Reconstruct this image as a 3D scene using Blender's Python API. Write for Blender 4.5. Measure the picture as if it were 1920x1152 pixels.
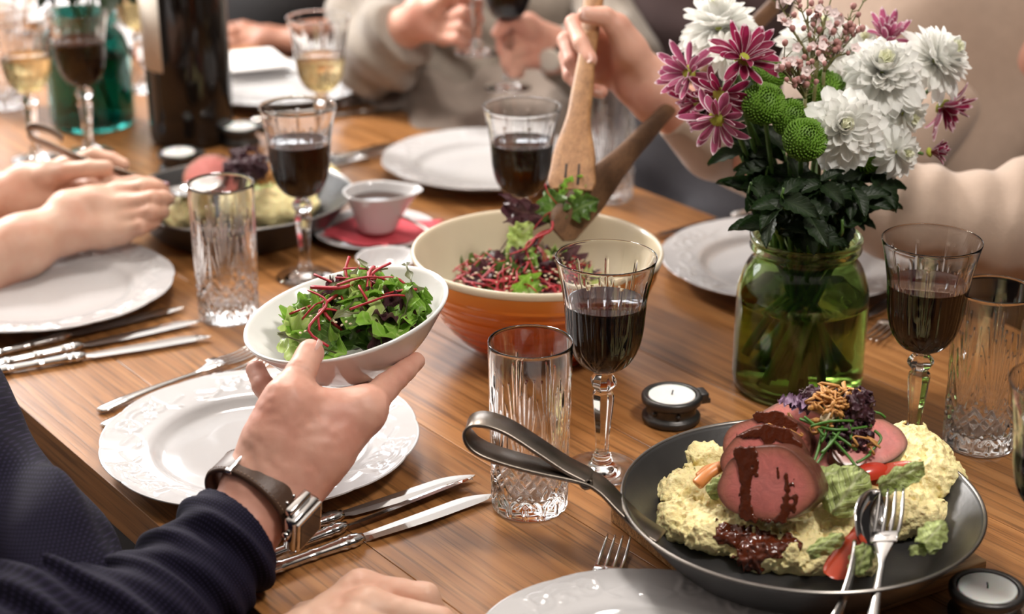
import bpy, bmesh, math, random
import numpy as np
from mathutils import Vector, Matrix, Quaternion

for o in list(bpy.data.objects):
    bpy.data.objects.remove(o)
SC = bpy.context.scene
COL = SC.collection
random.seed(7)
RNG = np.random.default_rng(7)

# ------------------------------------------------------------------ camera
TZ = 0.75                      # height of the table top
CAM_H = 0.70                   # camera above the table top
PITCH = math.radians(22.0)
FPX = 3200.0
CAM = Vector((0, 0, TZ + CAM_H))
cam_data = bpy.data.cameras.new('camera')
cam_data.sensor_width = 36.0
cam_data.lens = 36.0 * FPX / 1920.0
cam_data.clip_start = 0.05
cam_data.dof.use_dof = True
cam_data.dof.focus_distance = 1.43
cam_data.dof.aperture_fstop = 4.2
cam = bpy.data.objects.new('camera', cam_data)
COL.objects.link(cam)
cam.location = CAM
cam.rotation_euler = (math.pi / 2 - PITCH, 0, 0)
SC.camera = cam

SC.view_settings.view_transform = 'Standard'
SC.view_settings.look = 'None'
SC.view_settings.gamma = 1.0
SC.view_settings.use_curve_mapping = False
SC.view_settings.exposure = -0.07
SC.cycles.max_bounces = 14
SC.cycles.transmission_bounces = 14
SC.cycles.glossy_bounces = 6
SC.cycles.diffuse_bounces = 4
SC.cycles.sample_clamp_indirect = 6.0

# ------------------------------------------------------------------ world and lamps
wd = bpy.data.worlds.new('room_light')
SC.world = wd
wd.use_nodes = True
wd.node_tree.nodes['Background'].inputs[0].default_value = (1.0, 0.90, 0.86, 1)
wd.node_tree.nodes['Background'].inputs[1].default_value = 0.025


def lamp(loc, power, radius, col):
    """bare point light overhead, out of view, added to set the light level"""
    d = bpy.data.lights.new('unseen_light', 'POINT')
    d.energy = power
    d.shadow_soft_size = radius
    d.color = col
    o = bpy.data.objects.new('unseen_light', d)
    COL.objects.link(o)
    o.location = loc
    return o


lamp((-0.30, 2.30, 2.20), 50, 0.14, (1.0, 0.93, 0.86))
lamp((0.60, 0.76, 2.15), 62, 0.14, (1.0, 0.93, 0.86))
lamp((-1.40, 3.15, 2.0), 205, 0.16, (1.0, 0.95, 0.90))
WINDOW_STRENGTH = 6.5


# ------------------------------------------------------------------ geometry of the place
def cp(u, v, d):
    """point seen at photo pixel (u, v), d metres along the viewing axis"""
    x = (u - 960.0) / FPX * d
    y = -(v - 576.0) / FPX * d
    return Vector((x, d * math.cos(PITCH) + y * math.sin(PITCH),
                   CAM.z - d * math.sin(PITCH) + y * math.cos(PITCH)))


def tp(u, v, z=0.0):
    """point at photo pixel (u, v) lying z above the table top"""
    x = (u - 960.0) / FPX
    y = -(v - 576.0) / FPX
    d = Vector((x, math.cos(PITCH) + y * math.sin(PITCH), -math.sin(PITCH) + y * math.cos(PITCH)))
    t = (CAM_H - z) / -d.z
    return CAM + d * t


YAW = math.radians(37.4)
LDIR = Vector((-math.sin(YAW), math.cos(YAW), 0))     # along the table, away
WDIR = Vector((math.cos(YAW), math.sin(YAW), 0))      # across the table


# ------------------------------------------------------------------ materials
MATS = {}


def new_mat(name):
    m = bpy.data.materials.new(name)
    m.use_nodes = True
    return m, m.node_tree, m.node_tree.nodes['Principled BSDF']


def setp(b, **kw):
    names = {'base': 'Base Color', 'rough': 'Roughness', 'metal': 'Metallic', 'trans': 'Transmission Weight',
             'ior': 'IOR', 'sss': 'Subsurface Weight', 'sssr': 'Subsurface Radius', 'ssss': 'Subsurface Scale',
             'spec': 'Specular IOR Level', 'coat': 'Coat Weight', 'coatr': 'Coat Roughness', 'sheen': 'Sheen Weight',
             'emit': 'Emission Color', 'emits': 'Emission Strength', 'alpha': 'Alpha'}
    for k, v in kw.items():
        if isinstance(v, tuple) and len(v) == 3 and k in ('base', 'emit'):
            v = (*v, 1)
        b.inputs[names[k]].default_value = v


def mat(name, base, rough=0.5, noise=0.0, nscale=40.0, bump=0.0, bscale=120.0, dist=0.002, hue=0.0, rand=0.0, **kw):
    """principled material with noise colour variation and a noise bump"""
    m, nt, b = new_mat(name)
    setp(b, base=base, rough=rough, **kw)
    tc = nt.nodes.new('ShaderNodeTexCoord')
    if noise > 0 or rand > 0:
        n = nt.nodes.new('ShaderNodeTexNoise')
        n.inputs['Scale'].default_value = nscale
        n.inputs['Detail'].default_value = 5
        nt.links.new(tc.outputs['Object'], n.inputs['Vector'])
        mx = nt.nodes.new('ShaderNodeMix')
        mx.data_type = 'RGBA'
        dark = tuple(c * (1 - noise) for c in base)
        lite = tuple(min(1, c * (1 + noise * 0.7)) for c in base)
        if hue:
            dark = (dark[0] * (1 - hue), dark[1], dark[2] * (1 - hue))
            lite = (min(1, lite[0] * (1 + hue)), lite[1], lite[2])
        mx.inputs[6].default_value = (*dark, 1)
        mx.inputs[7].default_value = (*lite, 1)
        if rand > 0:
            oi = nt.nodes.new('ShaderNodeObjectInfo')
            ma = nt.nodes.new('ShaderNodeMath')
            ma.operation = 'MULTIPLY_ADD'
            ma.inputs[1].default_value = rand
            ma.inputs[2].default_value = -rand / 2
            nt.links.new(oi.outputs['Random'], ma.inputs[0])
            ad = nt.nodes.new('ShaderNodeMath')
            ad.operation = 'ADD'
            ad.use_clamp = True
            nt.links.new(n.outputs['Fac'], ad.inputs[0])
            nt.links.new(ma.outputs[0], ad.inputs[1])
            nt.links.new(ad.outputs[0], mx.inputs[0])
        else:
            nt.links.new(n.outputs['Fac'], mx.inputs[0])
        nt.links.new(mx.outputs[2], b.inputs['Base Color'])
    if bump > 0:
        n2 = nt.nodes.new('ShaderNodeTexNoise')
        n2.inputs['Scale'].default_value = bscale
        n2.inputs['Detail'].default_value = 4
        nt.links.new(tc.outputs['Object'], n2.inputs['Vector'])
        bp = nt.nodes.new('ShaderNodeBump')
        bp.inputs['Strength'].default_value = bump
        bp.inputs['Distance'].default_value = dist
        nt.links.new(n2.outputs['Fac'], bp.inputs['Height'])
        nt.links.new(bp.outputs['Normal'], b.inputs['Normal'])
    MATS[name] = m
    return m


def ramp(nt, stops):
    r = nt.nodes.new('ShaderNodeValToRGB')
    while len(r.color_ramp.elements) < len(stops):
        r.color_ramp.elements.new(0.5)
    for e, (p, c) in zip(r.color_ramp.elements, stops):
        e.position = p
        e.color = (*c, 1)
    return r


def wood_mat(name, c_dark, c_mid, c_lite, rough, stretch=(1.6, 26, 26), rand=6.0, gscale=1.0, pores=0.5, spec=0.5, wave=0.22):
    """long grain along local X, growth-ring figure, dark pores"""
    m, nt, b = new_mat(name)
    tc = nt.nodes.new('ShaderNodeTexCoord')
    oi = nt.nodes.new('ShaderNodeObjectInfo')
    off = nt.nodes.new('ShaderNodeVectorMath')
    off.operation = 'SCALE'
    off.inputs[0].default_value = (rand * 3, rand, rand)
    nt.links.new(oi.outputs['Random'], off.inputs[3])
    add = nt.nodes.new('ShaderNodeVectorMath')
    add.operation = 'ADD'
    nt.links.new(tc.outputs['Object'], add.inputs[0])
    nt.links.new(off.outputs[0], add.inputs[1])
    mp = nt.nodes.new('ShaderNodeMapping')
    mp.inputs['Scale'].default_value = tuple(s * gscale for s in stretch)
    nt.links.new(add.outputs[0], mp.inputs[0])
    n = nt.nodes.new('ShaderNodeTexNoise')
    n.inputs['Scale'].default_value = 1.0
    n.inputs['Detail'].default_value = 6
    n.inputs['Roughness'].default_value = 0.62
    n.inputs['Distortion'].default_value = 0.4
    nt.links.new(mp.outputs[0], n.inputs['Vector'])
    mpw = nt.nodes.new('ShaderNodeMapping')
    mpw.inputs['Scale'].default_value = (1.3 * gscale, 11 * gscale, 11 * gscale)
    nt.links.new(add.outputs[0], mpw.inputs[0])
    w = nt.nodes.new('ShaderNodeTexWave')
    w.wave_type = 'RINGS'
    w.rings_direction = 'X'
    w.inputs['Scale'].default_value = 2.2
    w.inputs['Distortion'].default_value = 5.0
    w.inputs['Detail'].default_value = 3
    w.inputs['Detail Scale'].default_value = 0.8
    nt.links.new(mpw.outputs[0], w.inputs['Vector'])
    mixf = nt.nodes.new('ShaderNodeMath')
    mixf.operation = 'MULTIPLY_ADD'
    mixf.inputs[1].default_value = wave
    nt.links.new(w.outputs['Fac'], mixf.inputs[0])
    mul = nt.nodes.new('ShaderNodeMath')
    mul.operation = 'MULTIPLY'
    mul.inputs[1].default_value = 1.02 - wave
    nt.links.new(n.outputs['Fac'], mul.inputs[0])
    nt.links.new(mul.outputs[0], mixf.inputs[2])
    r = ramp(nt, [(0.24, c_dark), (0.5, c_mid), (0.78, c_lite)])
    nt.links.new(mixf.outputs[0], r.inputs[0])
    # fine dark pores
    mp2 = nt.nodes.new('ShaderNodeMapping')
    mp2.inputs['Scale'].default_value = (9 * gscale, 320 * gscale, 320 * gscale)
    nt.links.new(add.outputs[0], mp2.inputs[0])
    n2 = nt.nodes.new('ShaderNodeTexNoise')
    n2.inputs['Scale'].default_value = 1.0
    n2.inputs['Detail'].default_value = 2
    nt.links.new(mp2.outputs[0], n2.inputs['Vector'])
    r2 = ramp(nt, [(0.36, (1 - pores, 1 - pores, 1 - pores)), (0.50, (1, 1, 1))])
    nt.links.new(n2.outputs['Fac'], r2.inputs[0])
    mx = nt.nodes.new('ShaderNodeMix')
    mx.data_type = 'RGBA'
    mx.blend_type = 'MULTIPLY'
    mx.inputs[0].default_value = 1.0
    nt.links.new(r.outputs[0], mx.inputs[6])
    nt.links.new(r2.outputs[0], mx.inputs[7])
    # tone of each board
    hv = nt.nodes.new('ShaderNodeHueSaturation')
    vm = nt.nodes.new('ShaderNodeMapRange')
    vm.inputs[3].default_value = 0.92
    vm.inputs[4].default_value = 1.14
    nt.links.new(oi.outputs['Random'], vm.inputs[0])
    nt.links.new(vm.outputs[0], hv.inputs['Value'])
    nt.links.new(mx.outputs[2], hv.inputs['Color'])
    nt.links.new(hv.outputs[0], b.inputs['Base Color'])
    rr = nt.nodes.new('ShaderNodeMapRange')
    rr.inputs[3].default_value = rough - 0.06
    rr.inputs[4].default_value = rough + 0.08
    nt.links.new(n.outputs['Fac'], rr.inputs[0])
    nt.links.new(rr.outputs[0], b.inputs['Roughness'])
    bp = nt.nodes.new('ShaderNodeBump')
    bp.inputs['Strength'].default_value = 0.12
    bp.inputs['Distance'].default_value = 0.0006
    nt.links.new(r2.outputs[0], bp.inputs['Height'])
    nt.links.new(bp.outputs['Normal'], b.inputs['Normal'])
    setp(b, spec=spec)
    MATS[name] = m
    return m


def skin_mat(name, base, red):
    m, nt, b = new_mat(name)
    tc = nt.nodes.new('ShaderNodeTexCoord')
    n = nt.nodes.new('ShaderNodeTexNoise')
    n.inputs['Scale'].default_value = 22
    n.inputs['Detail'].default_value = 6
    nt.links.new(tc.outputs['Object'], n.inputs['Vector'])
    r = ramp(nt, [(0.3, red), (0.62, base)])
    nt.links.new(n.outputs['Fac'], r.inputs[0])
    nt.links.new(r.outputs[0], b.inputs['Base Color'])
    setp(b, rough=0.48, sss=0.18, ssss=0.006, spec=0.4)
    b.inputs['Subsurface Radius'].default_value = (1.0, 0.35, 0.2)
    v = nt.nodes.new('ShaderNodeTexVoronoi')
    v.inputs['Scale'].default_value = 620
    nt.links.new(tc.outputs['Object'], v.inputs['Vector'])
    n2 = nt.nodes.new('ShaderNodeTexNoise')
    n2.inputs['Scale'].default_value = 110
    n2.inputs['Detail'].default_value = 6
    nt.links.new(tc.outputs['Object'], n2.inputs['Vector'])
    ad = nt.nodes.new('ShaderNodeMath')
    ad.operation = 'MULTIPLY_ADD'
    ad.inputs[1].default_value = 0.025
    nt.links.new(v.outputs['Distance'], ad.inputs[0])
    nt.links.new(n2.outputs['Fac'], ad.inputs[2])
    bp = nt.nodes.new('ShaderNodeBump')
    bp.inputs['Strength'].default_value = 0.22
    bp.inputs['Distance'].default_value = 0.0012
    nt.links.new(ad.outputs[0], bp.inputs['Height'])
    nt.links.new(bp.outputs['Normal'], b.inputs['Normal'])
    MATS[name] = m
    return m


wood_mat('table_wood', (0.215, 0.088, 0.026), (0.305, 0.132, 0.042), (0.375, 0.176, 0.061), 0.32, stretch=(1.8, 42, 42), pores=0.4, spec=0.4)
wood_mat('board_wood', (0.25, 0.13, 0.05), (0.48, 0.28, 0.12), (0.6, 0.38, 0.18), 0.5, rand=2.0, gscale=1.6)
wood_mat('utensil_wood', (0.15, 0.066, 0.024), (0.32, 0.155, 0.062), (0.42, 0.225, 0.095), 0.5, stretch=(1.2, 60, 60), rand=2.0, gscale=1.5, pores=0.25, wave=0.0)
wood_mat('utensil_dark', (0.07, 0.03, 0.012), (0.14, 0.065, 0.028), (0.20, 0.10, 0.045), 0.5, stretch=(1.2, 60, 60), rand=2.0, gscale=1.5, pores=0.25, wave=0.0)  # darker brown wood for the spoon, with its shadow side put into the colour
skin_mat('skin_light', (0.69, 0.385, 0.29), (0.58, 0.26, 0.19))
skin_mat('skin_pale', (0.66, 0.42, 0.31), (0.57, 0.29, 0.20))
skin_mat('skin_brown', (0.36, 0.17, 0.11), (0.27, 0.11, 0.07))
mat('porcelain', (0.53, 0.52, 0.525), 0.10, coat=0.4, coatr=0.03)
mat('bowl_glaze', (0.80, 0.79, 0.77), 0.14, coat=0.3, coatr=0.05)
mat('clear_glass', (1, 1, 1), 0.0, trans=1.0, ior=1.52)
mat('green_glass', (0.47, 0.62, 0.28), 0.0, trans=1.0, ior=1.5)
mat('teal_glass', (0.035, 0.28, 0.24), 0.0, trans=1.0, ior=1.5)
mat('water', (0.92, 0.97, 0.82), 0.0, trans=1.0, ior=1.33)
mat('red_wine_liquid', (0.004, 0.0003, 0.0008), 0.25, spec=0.02)
mat('red_wine_surface', (0.016, 0.0008, 0.002), 0.02, spec=0.5)
mat('white_wine_liquid', (0.93, 0.78, 0.42), 0.0, trans=1.0, ior=1.34)
mat('bottle_glass', (0.008, 0.006, 0.005), 0.06, spec=0.35)
mat('paper_label', (0.66, 0.60, 0.52), 0.75, noise=0.05)
mat('steel', (0.62, 0.60, 0.585), 0.13, metal=1.0, noise=0.06, nscale=60)
mat('steel_bright', (0.72, 0.70, 0.69), 0.08, metal=1.0)
mat('iron_pan', (0.045, 0.044, 0.045), 0.36, metal=0.3, noise=0.35, nscale=30, bump=0.06, bscale=220)
mat('iron_handle', (0.23, 0.195, 0.165), 0.33, metal=1.0, noise=0.45, nscale=45, bump=0.1, bscale=150)
mat('iron_rim', (0.30, 0.28, 0.26), 0.3, metal=1.0, noise=0.3)
mat('iron_holder', (0.075, 0.072, 0.07), 0.38, metal=0.75, noise=0.4, nscale=60, bump=0.15, bscale=200)
mat('candle_wax', (0.96, 0.95, 0.92), 0.45, sss=0.3, ssss=0.01)
mat('wick', (0.02, 0.02, 0.02), 0.9)
mat('cream_glaze', (0.74, 0.64, 0.47), 0.16, noise=0.04, nscale=20, coat=0.3)
mat('napkin_red', (0.62, 0.075, 0.10), 0.85, noise=0.15, bump=0.2, bscale=400)
mat('napkin_white', (0.82, 0.80, 0.79), 0.85, bump=0.2, bscale=300)
mat('gravy_dark', (0.035, 0.012, 0.006), 0.08)
mat('leather', (0.075, 0.036, 0.020), 0.45, noise=0.3, nscale=50, bump=0.25, bscale=260, dist=0.001)
mat('stitch', (0.20, 0.12, 0.07), 0.7)
mat('watch_dial', (0.02, 0.02, 0.025), 0.1)
mat('nail', (0.78, 0.50, 0.43), 0.22)
mat('nail_red', (0.16, 0.012, 0.02), 0.15)
mat('knit_beige', (0.43, 0.32, 0.25), 0.88, noise=0.10, nscale=70, bump=0.35, bscale=500, dist=0.001, sheen=0.25)
mat('knit_grey', (0.28, 0.24, 0.20), 0.92, noise=0.22, nscale=120, bump=0.6, bscale=300, dist=0.002, sheen=0.3)
mat('trouser_taupe', (0.225, 0.18, 0.15), 0.9, noise=0.2, nscale=60, bump=0.3, bscale=400)
mat('trouser_navy', (0.028, 0.027, 0.034), 0.9, noise=0.2, nscale=60, bump=0.3, bscale=400)
mat('cloth_black', (0.010, 0.009, 0.010), 0.85)
mat('cloth_brown', (0.055, 0.032, 0.032), 0.85, noise=0.15)
mat('cloth_pink', (0.40, 0.14, 0.17), 0.85)
mat('cloth_white', (0.78, 0.76, 0.78), 0.85)
mat('floor_dark', (0.030, 0.022, 0.020), 0.8, noise=0.3, nscale=4, spec=0.2)
mat('wall_paint', (0.55, 0.50, 0.46), 0.8, noise=0.05, nscale=3)
mat('ceiling_paint', (0.80, 0.78, 0.75), 0.9)
mat('window_frame', (0.6, 0.58, 0.55), 0.4)


def shirt_mat():
    """navy shirt with a woven pin-dot"""
    m, nt, b = new_mat('shirt_navy')
    tc = nt.nodes.new('ShaderNodeTexCoord')
    mp = nt.nodes.new('ShaderNodeMapping')
    mp.inputs['Scale'].default_value = (390, 390, 390)
    nt.links.new(tc.outputs['UV'], mp.inputs[0])
    ck = nt.nodes.new('ShaderNodeVectorMath')
    ck.operation = 'FRACTION'
    nt.links.new(mp.outputs[0], ck.inputs[0])
    sub = nt.nodes.new('ShaderNodeVectorMath')
    sub.operation = 'SUBTRACT'
    sub.inputs[1].default_value = (0.5, 0.5, 0)
    nt.links.new(ck.outputs[0], sub.inputs[0])
    sx = nt.nodes.new('ShaderNodeSeparateXYZ')
    nt.links.new(sub.outputs[0], sx.inputs[0])
    cb = nt.nodes.new('ShaderNodeCombineXYZ')
    nt.links.new(sx.outputs[0], cb.inputs[0])
    nt.links.new(sx.outputs[1], cb.inputs[1])
    ln = nt.nodes.new('ShaderNodeVectorMath')
    ln.operation = 'LENGTH'
    nt.links.new(cb.outputs[0], ln.inputs[0])
    r = ramp(nt, [(0.17, (0.022, 0.017, 0.046)), (0.30, (0.0035, 0.0025, 0.011))])
    nt.links.new(ln.outputs['Value'], r.inputs[0])
    nt.links.new(r.outputs[0], b.inputs['Base Color'])
    setp(b, rough=0.85, spec=0.2)
    n = nt.nodes.new('ShaderNodeTexNoise')
    n.inputs['Scale'].default_value = 500
    nt.links.new(tc.outputs['Object'], n.inputs['Vector'])
    bp = nt.nodes.new('ShaderNodeBump')
    bp.inputs['Strength'].default_value = 0.15
    bp.inputs['Distance'].default_value = 0.001
    nt.links.new(n.outputs['Fac'], bp.inputs['Height'])
    nt.links.new(bp.outputs['Normal'], b.inputs['Normal'])
    MATS['shirt_navy'] = m


shirt_mat()


def orange_glaze():
    """stoneware glaze running from amber at the rim to red at the foot"""
    m, nt, b = new_mat('orange_glaze')
    tc = nt.nodes.new('ShaderNodeTexCoord')
    s = nt.nodes.new('ShaderNodeSeparateXYZ')
    nt.links.new(tc.outputs['Object'], s.inputs[0])
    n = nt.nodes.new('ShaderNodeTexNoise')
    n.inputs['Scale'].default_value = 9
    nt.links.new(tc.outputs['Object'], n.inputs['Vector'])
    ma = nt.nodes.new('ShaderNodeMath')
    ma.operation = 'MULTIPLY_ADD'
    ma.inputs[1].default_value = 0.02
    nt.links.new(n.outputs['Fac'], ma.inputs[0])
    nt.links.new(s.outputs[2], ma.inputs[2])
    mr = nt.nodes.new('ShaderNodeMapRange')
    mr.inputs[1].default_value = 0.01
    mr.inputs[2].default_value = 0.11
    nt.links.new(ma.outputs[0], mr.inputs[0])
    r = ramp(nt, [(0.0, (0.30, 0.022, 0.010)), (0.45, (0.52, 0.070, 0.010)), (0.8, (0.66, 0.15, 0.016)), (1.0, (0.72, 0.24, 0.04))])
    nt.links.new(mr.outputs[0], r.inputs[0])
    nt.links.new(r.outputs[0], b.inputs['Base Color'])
    setp(b, rough=0.12, coat=0.5, coatr=0.04)
    MATS['orange_glaze'] = m


orange_glaze()


# ------------------------------------------------------------------ mesh helpers
def mesh_of(name, verts, faces, smooth=True):
    me = bpy.data.meshes.new(name)
    me.from_pydata([tuple(v) for v in verts], [], [tuple(f) for f in faces])
    if smooth:
        me.polygons.foreach_set('use_smooth', np.ones(len(me.polygons), dtype=bool))
    me.update()
    return me


def mesh_np(name, V, F, smooth=True):
    """fast quad mesh from numpy arrays"""
    me = bpy.data.meshes.new(name)
    nv, nf = len(V), len(F)
    k = F.shape[1]
    me.vertices.add(nv)
    me.vertices.foreach_set('co', np.ascontiguousarray(V, dtype=np.float32).ravel())
    me.loops.add(nf * k)
    me.loops.foreach_set('vertex_index', np.ascontiguousarray(F, dtype=np.int32).ravel())
    me.polygons.add(nf)
    me.polygons.foreach_set('loop_start', np.arange(0, nf * k, k, dtype=np.int32))
    me.polygons.foreach_set('loop_total', np.full(nf, k, dtype=np.int32))
    me.update(calc_edges=True)
    me.validate()
    if smooth:
        me.polygons.foreach_set('use_smooth', np.ones(len(me.polygons), dtype=bool))
    return me


def obj(name, me, material=None, parent=None, loc=None, rot=None, M=None):
    if material is not None and not me.materials:
        me.materials.append(MATS[material])
    o = bpy.data.objects.new(name, me)
    COL.objects.link(o)
    if parent is not None:
        o.parent = parent
    if M is not None:
        o.matrix_local = M
    else:
        if loc is not None:
            o.location = loc
        if rot is not None:
            o.rotation_euler = rot
    return o


def tag(o, label=None, cat=None, group=None, kind=None):
    if label:
        o['label'] = label
    if cat:
        o['category'] = cat
    if group:
        o['group'] = group
    if kind:
        o['kind'] = kind
    return o


def thing(name, label, cat, loc=(0, 0, 0), rot=(0, 0, 0), group=None):
    o = bpy.data.objects.new(name, None)
    COL.objects.link(o)
    o.location = loc
    o.rotation_euler = rot
    o.empty_display_size = 0.02
    return tag(o, label, cat, group)


def lathe_arrays(prof, n, closed_start=True, closed_end=True, rfun=None, zfun=None):
    prof = np.array(prof, float)
    th = np.linspace(0, 2 * np.pi, n, endpoint=False)
    R = np.repeat(prof[:, 0][:, None], n, 1)
    Z = np.repeat(prof[:, 1][:, None], n, 1)
    T = np.repeat(th[None, :], len(prof), 0)
    if rfun is not None:
        R = rfun(T, R, Z)
    if zfun is not None:
        Z = zfun(T, R, Z)
    V = np.stack([R * np.cos(T), R * np.sin(T), Z], -1).reshape(-1, 3)
    F = []
    m = len(prof)
    i = np.arange(m - 1)[:, None] * n
    j = np.arange(n)[None, :]
    j2 = (j + 1) % n
    F = np.stack([i + j, i + j2, i + n + j2, i + n + j], -1).reshape(-1, 4)
    return V, F


def lathe(name, prof, n=64, rfun=None, zfun=None, smooth=True):
    """surface of revolution; profile ends on the axis get r = tiny"""
    V, F = lathe_arrays(prof, n, rfun=rfun, zfun=zfun)
    return mesh_np(name, V, F, smooth)


def dense(prof, step):
    """resample a polyline profile through Catmull-Rom at a given step"""
    P = [np.array(q, float) for q in prof]
    out = []
    for i in range(len(P) - 1):
        p0 = P[max(i - 1, 0)]
        p1, p2 = P[i], P[i + 1]
        p3 = P[min(i + 2, len(P) - 1)]
        k = max(1, int(np.linalg.norm(p2 - p1) / step))
        for t in np.arange(k) / k:
            out.append(0.5 * ((2 * p1) + (-p0 + p2) * t + (2 * p0 - 5 * p1 + 4 * p2 - p3) * t * t + (-p0 + 3 * p1 - 3 * p2 + p3) * t ** 3))
    out.append(P[-1])
    return np.array(out)


def spline(pts, n):
    P = [np.array(q, float) for q in pts]
    out = []
    for s in np.linspace(0, len(P) - 1, n):
        i = min(int(s), len(P) - 2)
        t = s - i
        p0 = P[max(i - 1, 0)]
        p1, p2 = P[i], P[i + 1]
        p3 = P[min(i + 2, len(P) - 1)]
        out.append(0.5 * ((2 * p1) + (-p0 + p2) * t + (2 * p0 - 5 * p1 + 4 * p2 - p3) * t * t + (-p0 + 3 * p1 - 3 * p2 + p3) * t ** 3))
    return np.array(out)


def frames(P, up=None):
    """tangent, side, normal along a polyline"""
    P = np.array(P, float)
    T = np.gradient(P, axis=0)
    T /= np.linalg.norm(T, axis=1)[:, None] + 1e-12
    if up is None:
        up = np.array([0.0, 0.0, 1.0]) if abs(T[0][2]) < 0.9 else np.array([1.0, 0, 0])
    S = []
    s = np.cross(T[0], up)
    s /= np.linalg.norm(s) + 1e-12
    for t in T:
        s = s - t * np.dot(s, t)
        s /= np.linalg.norm(s) + 1e-12
        S.append(s.copy())
    S = np.array(S)
    N = np.cross(S, T)
    return T, S, N


def sweep(P, prof_fn, up=None, cap=True):
    """sweep a closed cross-section; prof_fn(i, t) -> (k,2) array of (side, normal) offsets"""
    P = np.array(P, float)
    T, S, N = frames(P, up)
    rings = []
    n = len(P)
    for i in range(n):
        c = np.array(prof_fn(i, i / (n - 1)))
        rings.append(P[i] + c[:, :1] * S[i] + c[:, 1:] * N[i])
    k = len(rings[0])
    V = np.concatenate(rings)
    F = []
    for i in range(n - 1):
        for j in range(k):
            j2 = (j + 1) % k
            F.append((i * k + j, i * k + j2, (i + 1) * k + j2, (i + 1) * k + j))
    F = [tuple(f) for f in F]
    if cap:
        F.append(tuple(range(k - 1, -1, -1)))
        F.append(tuple((n - 1) * k + j for j in range(k)))
    return V, F


def circ(r, k=8, ry=None):
    a = np.arange(k) / k * 2 * np.pi
    return np.stack([r * np.cos(a), (ry if ry is not None else r) * np.sin(a)], -1)


def tube(name, pts, rad, k=8, n=None, material=None, parent=None, smooth=True):
    P = spline(pts, n) if n else np.array([tuple(p) for p in pts], float)
    m = len(P)
    rf = rad if callable(rad) else (lambda t: rad)
    V, F = sweep(P, lambda i, t: circ(rf(t), k))
    me = mesh_of(name, V, F, smooth)
    return obj(name, me, material, parent)


def join_arrays(parts):
    V, F, off = [], [], 0
    for v, f in parts:
        V.extend([tuple(q) for q in v])
        F.extend([tuple(i + off for i in q) for q in f])
        off += len(v)
    return V, F


def box_arrays(sx, sy, sz, bev=0.0, c=(0, 0, 0)):
    bm = bmesh.new()
    bmesh.ops.create_cube(bm, size=1)
    bmesh.ops.scale(bm, vec=(sx, sy, sz), verts=bm.verts)
    if bev > 0:
        bmesh.ops.bevel(bm, geom=bm.edges, offset=bev, segments=2, affect='EDGES', profile=0.5)
    bmesh.ops.translate(bm, vec=c, verts=bm.verts)
    bm.verts.ensure_lookup_table()
    V = [tuple(v.co) for v in bm.verts]
    F = [tuple(v.index for v in f.verts) for f in bm.faces]
    bm.free()
    return V, F


def box(name, sx, sy, sz, material, bev=0.0, c=(0, 0, 0), parent=None, loc=None, rot=None, smooth=False):
    V, F = box_arrays(sx, sy, sz, bev, c)
    return obj(name, mesh_of(name, V, F, smooth), material, parent, loc, rot)


def basis(origin, x, z):
    """matrix with local z along z and local x as near x as possible"""
    z = Vector(z).normalized()
    x = Vector(x)
    x = (x - z * x.dot(z)).normalized()
    y = z.cross(x)
    M = Matrix((x, y, z)).transposed().to_4x4()
    M.translation = Vector(origin)
    return M


# ------------------------------------------------------------------ noise and implicit surfaces
def vnoise(X, Y, Z, seed=0):
    def h(i, j, k):
        n = (i * 374761393 + j * 668265263 + k * 2147483647 + seed * 974711) & 0xffffffff
        n = ((n ^ (n >> 13)) * 1274126177) & 0xffffffff
        return ((n ^ (n >> 16)) & 0xffff) / 65535.0
    xi, yi, zi = np.floor(X).astype(np.int64), np.floor(Y).astype(np.int64), np.floor(Z).astype(np.int64)
    fx, fy, fz = X - xi, Y - yi, Z - zi
    fx, fy, fz = (q * q * (3 - 2 * q) for q in (fx, fy, fz))
    r = 0
    for a in (0, 1):
        for b in (0, 1):
            for c in (0, 1):
                w = (fx if a else 1 - fx) * (fy if b else 1 - fy) * (fz if c else 1 - fz)
                r = r + w * h(xi + a, yi + b, zi + c)
    return r * 2 - 1


def smin(a, b, k):
    if k <= 0:
        return np.minimum(a, b)
    h = np.clip(0.5 + 0.5 * (b - a) / k, 0, 1)
    return b * (1 - h) + a * h - k * h * (1 - h)


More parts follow.
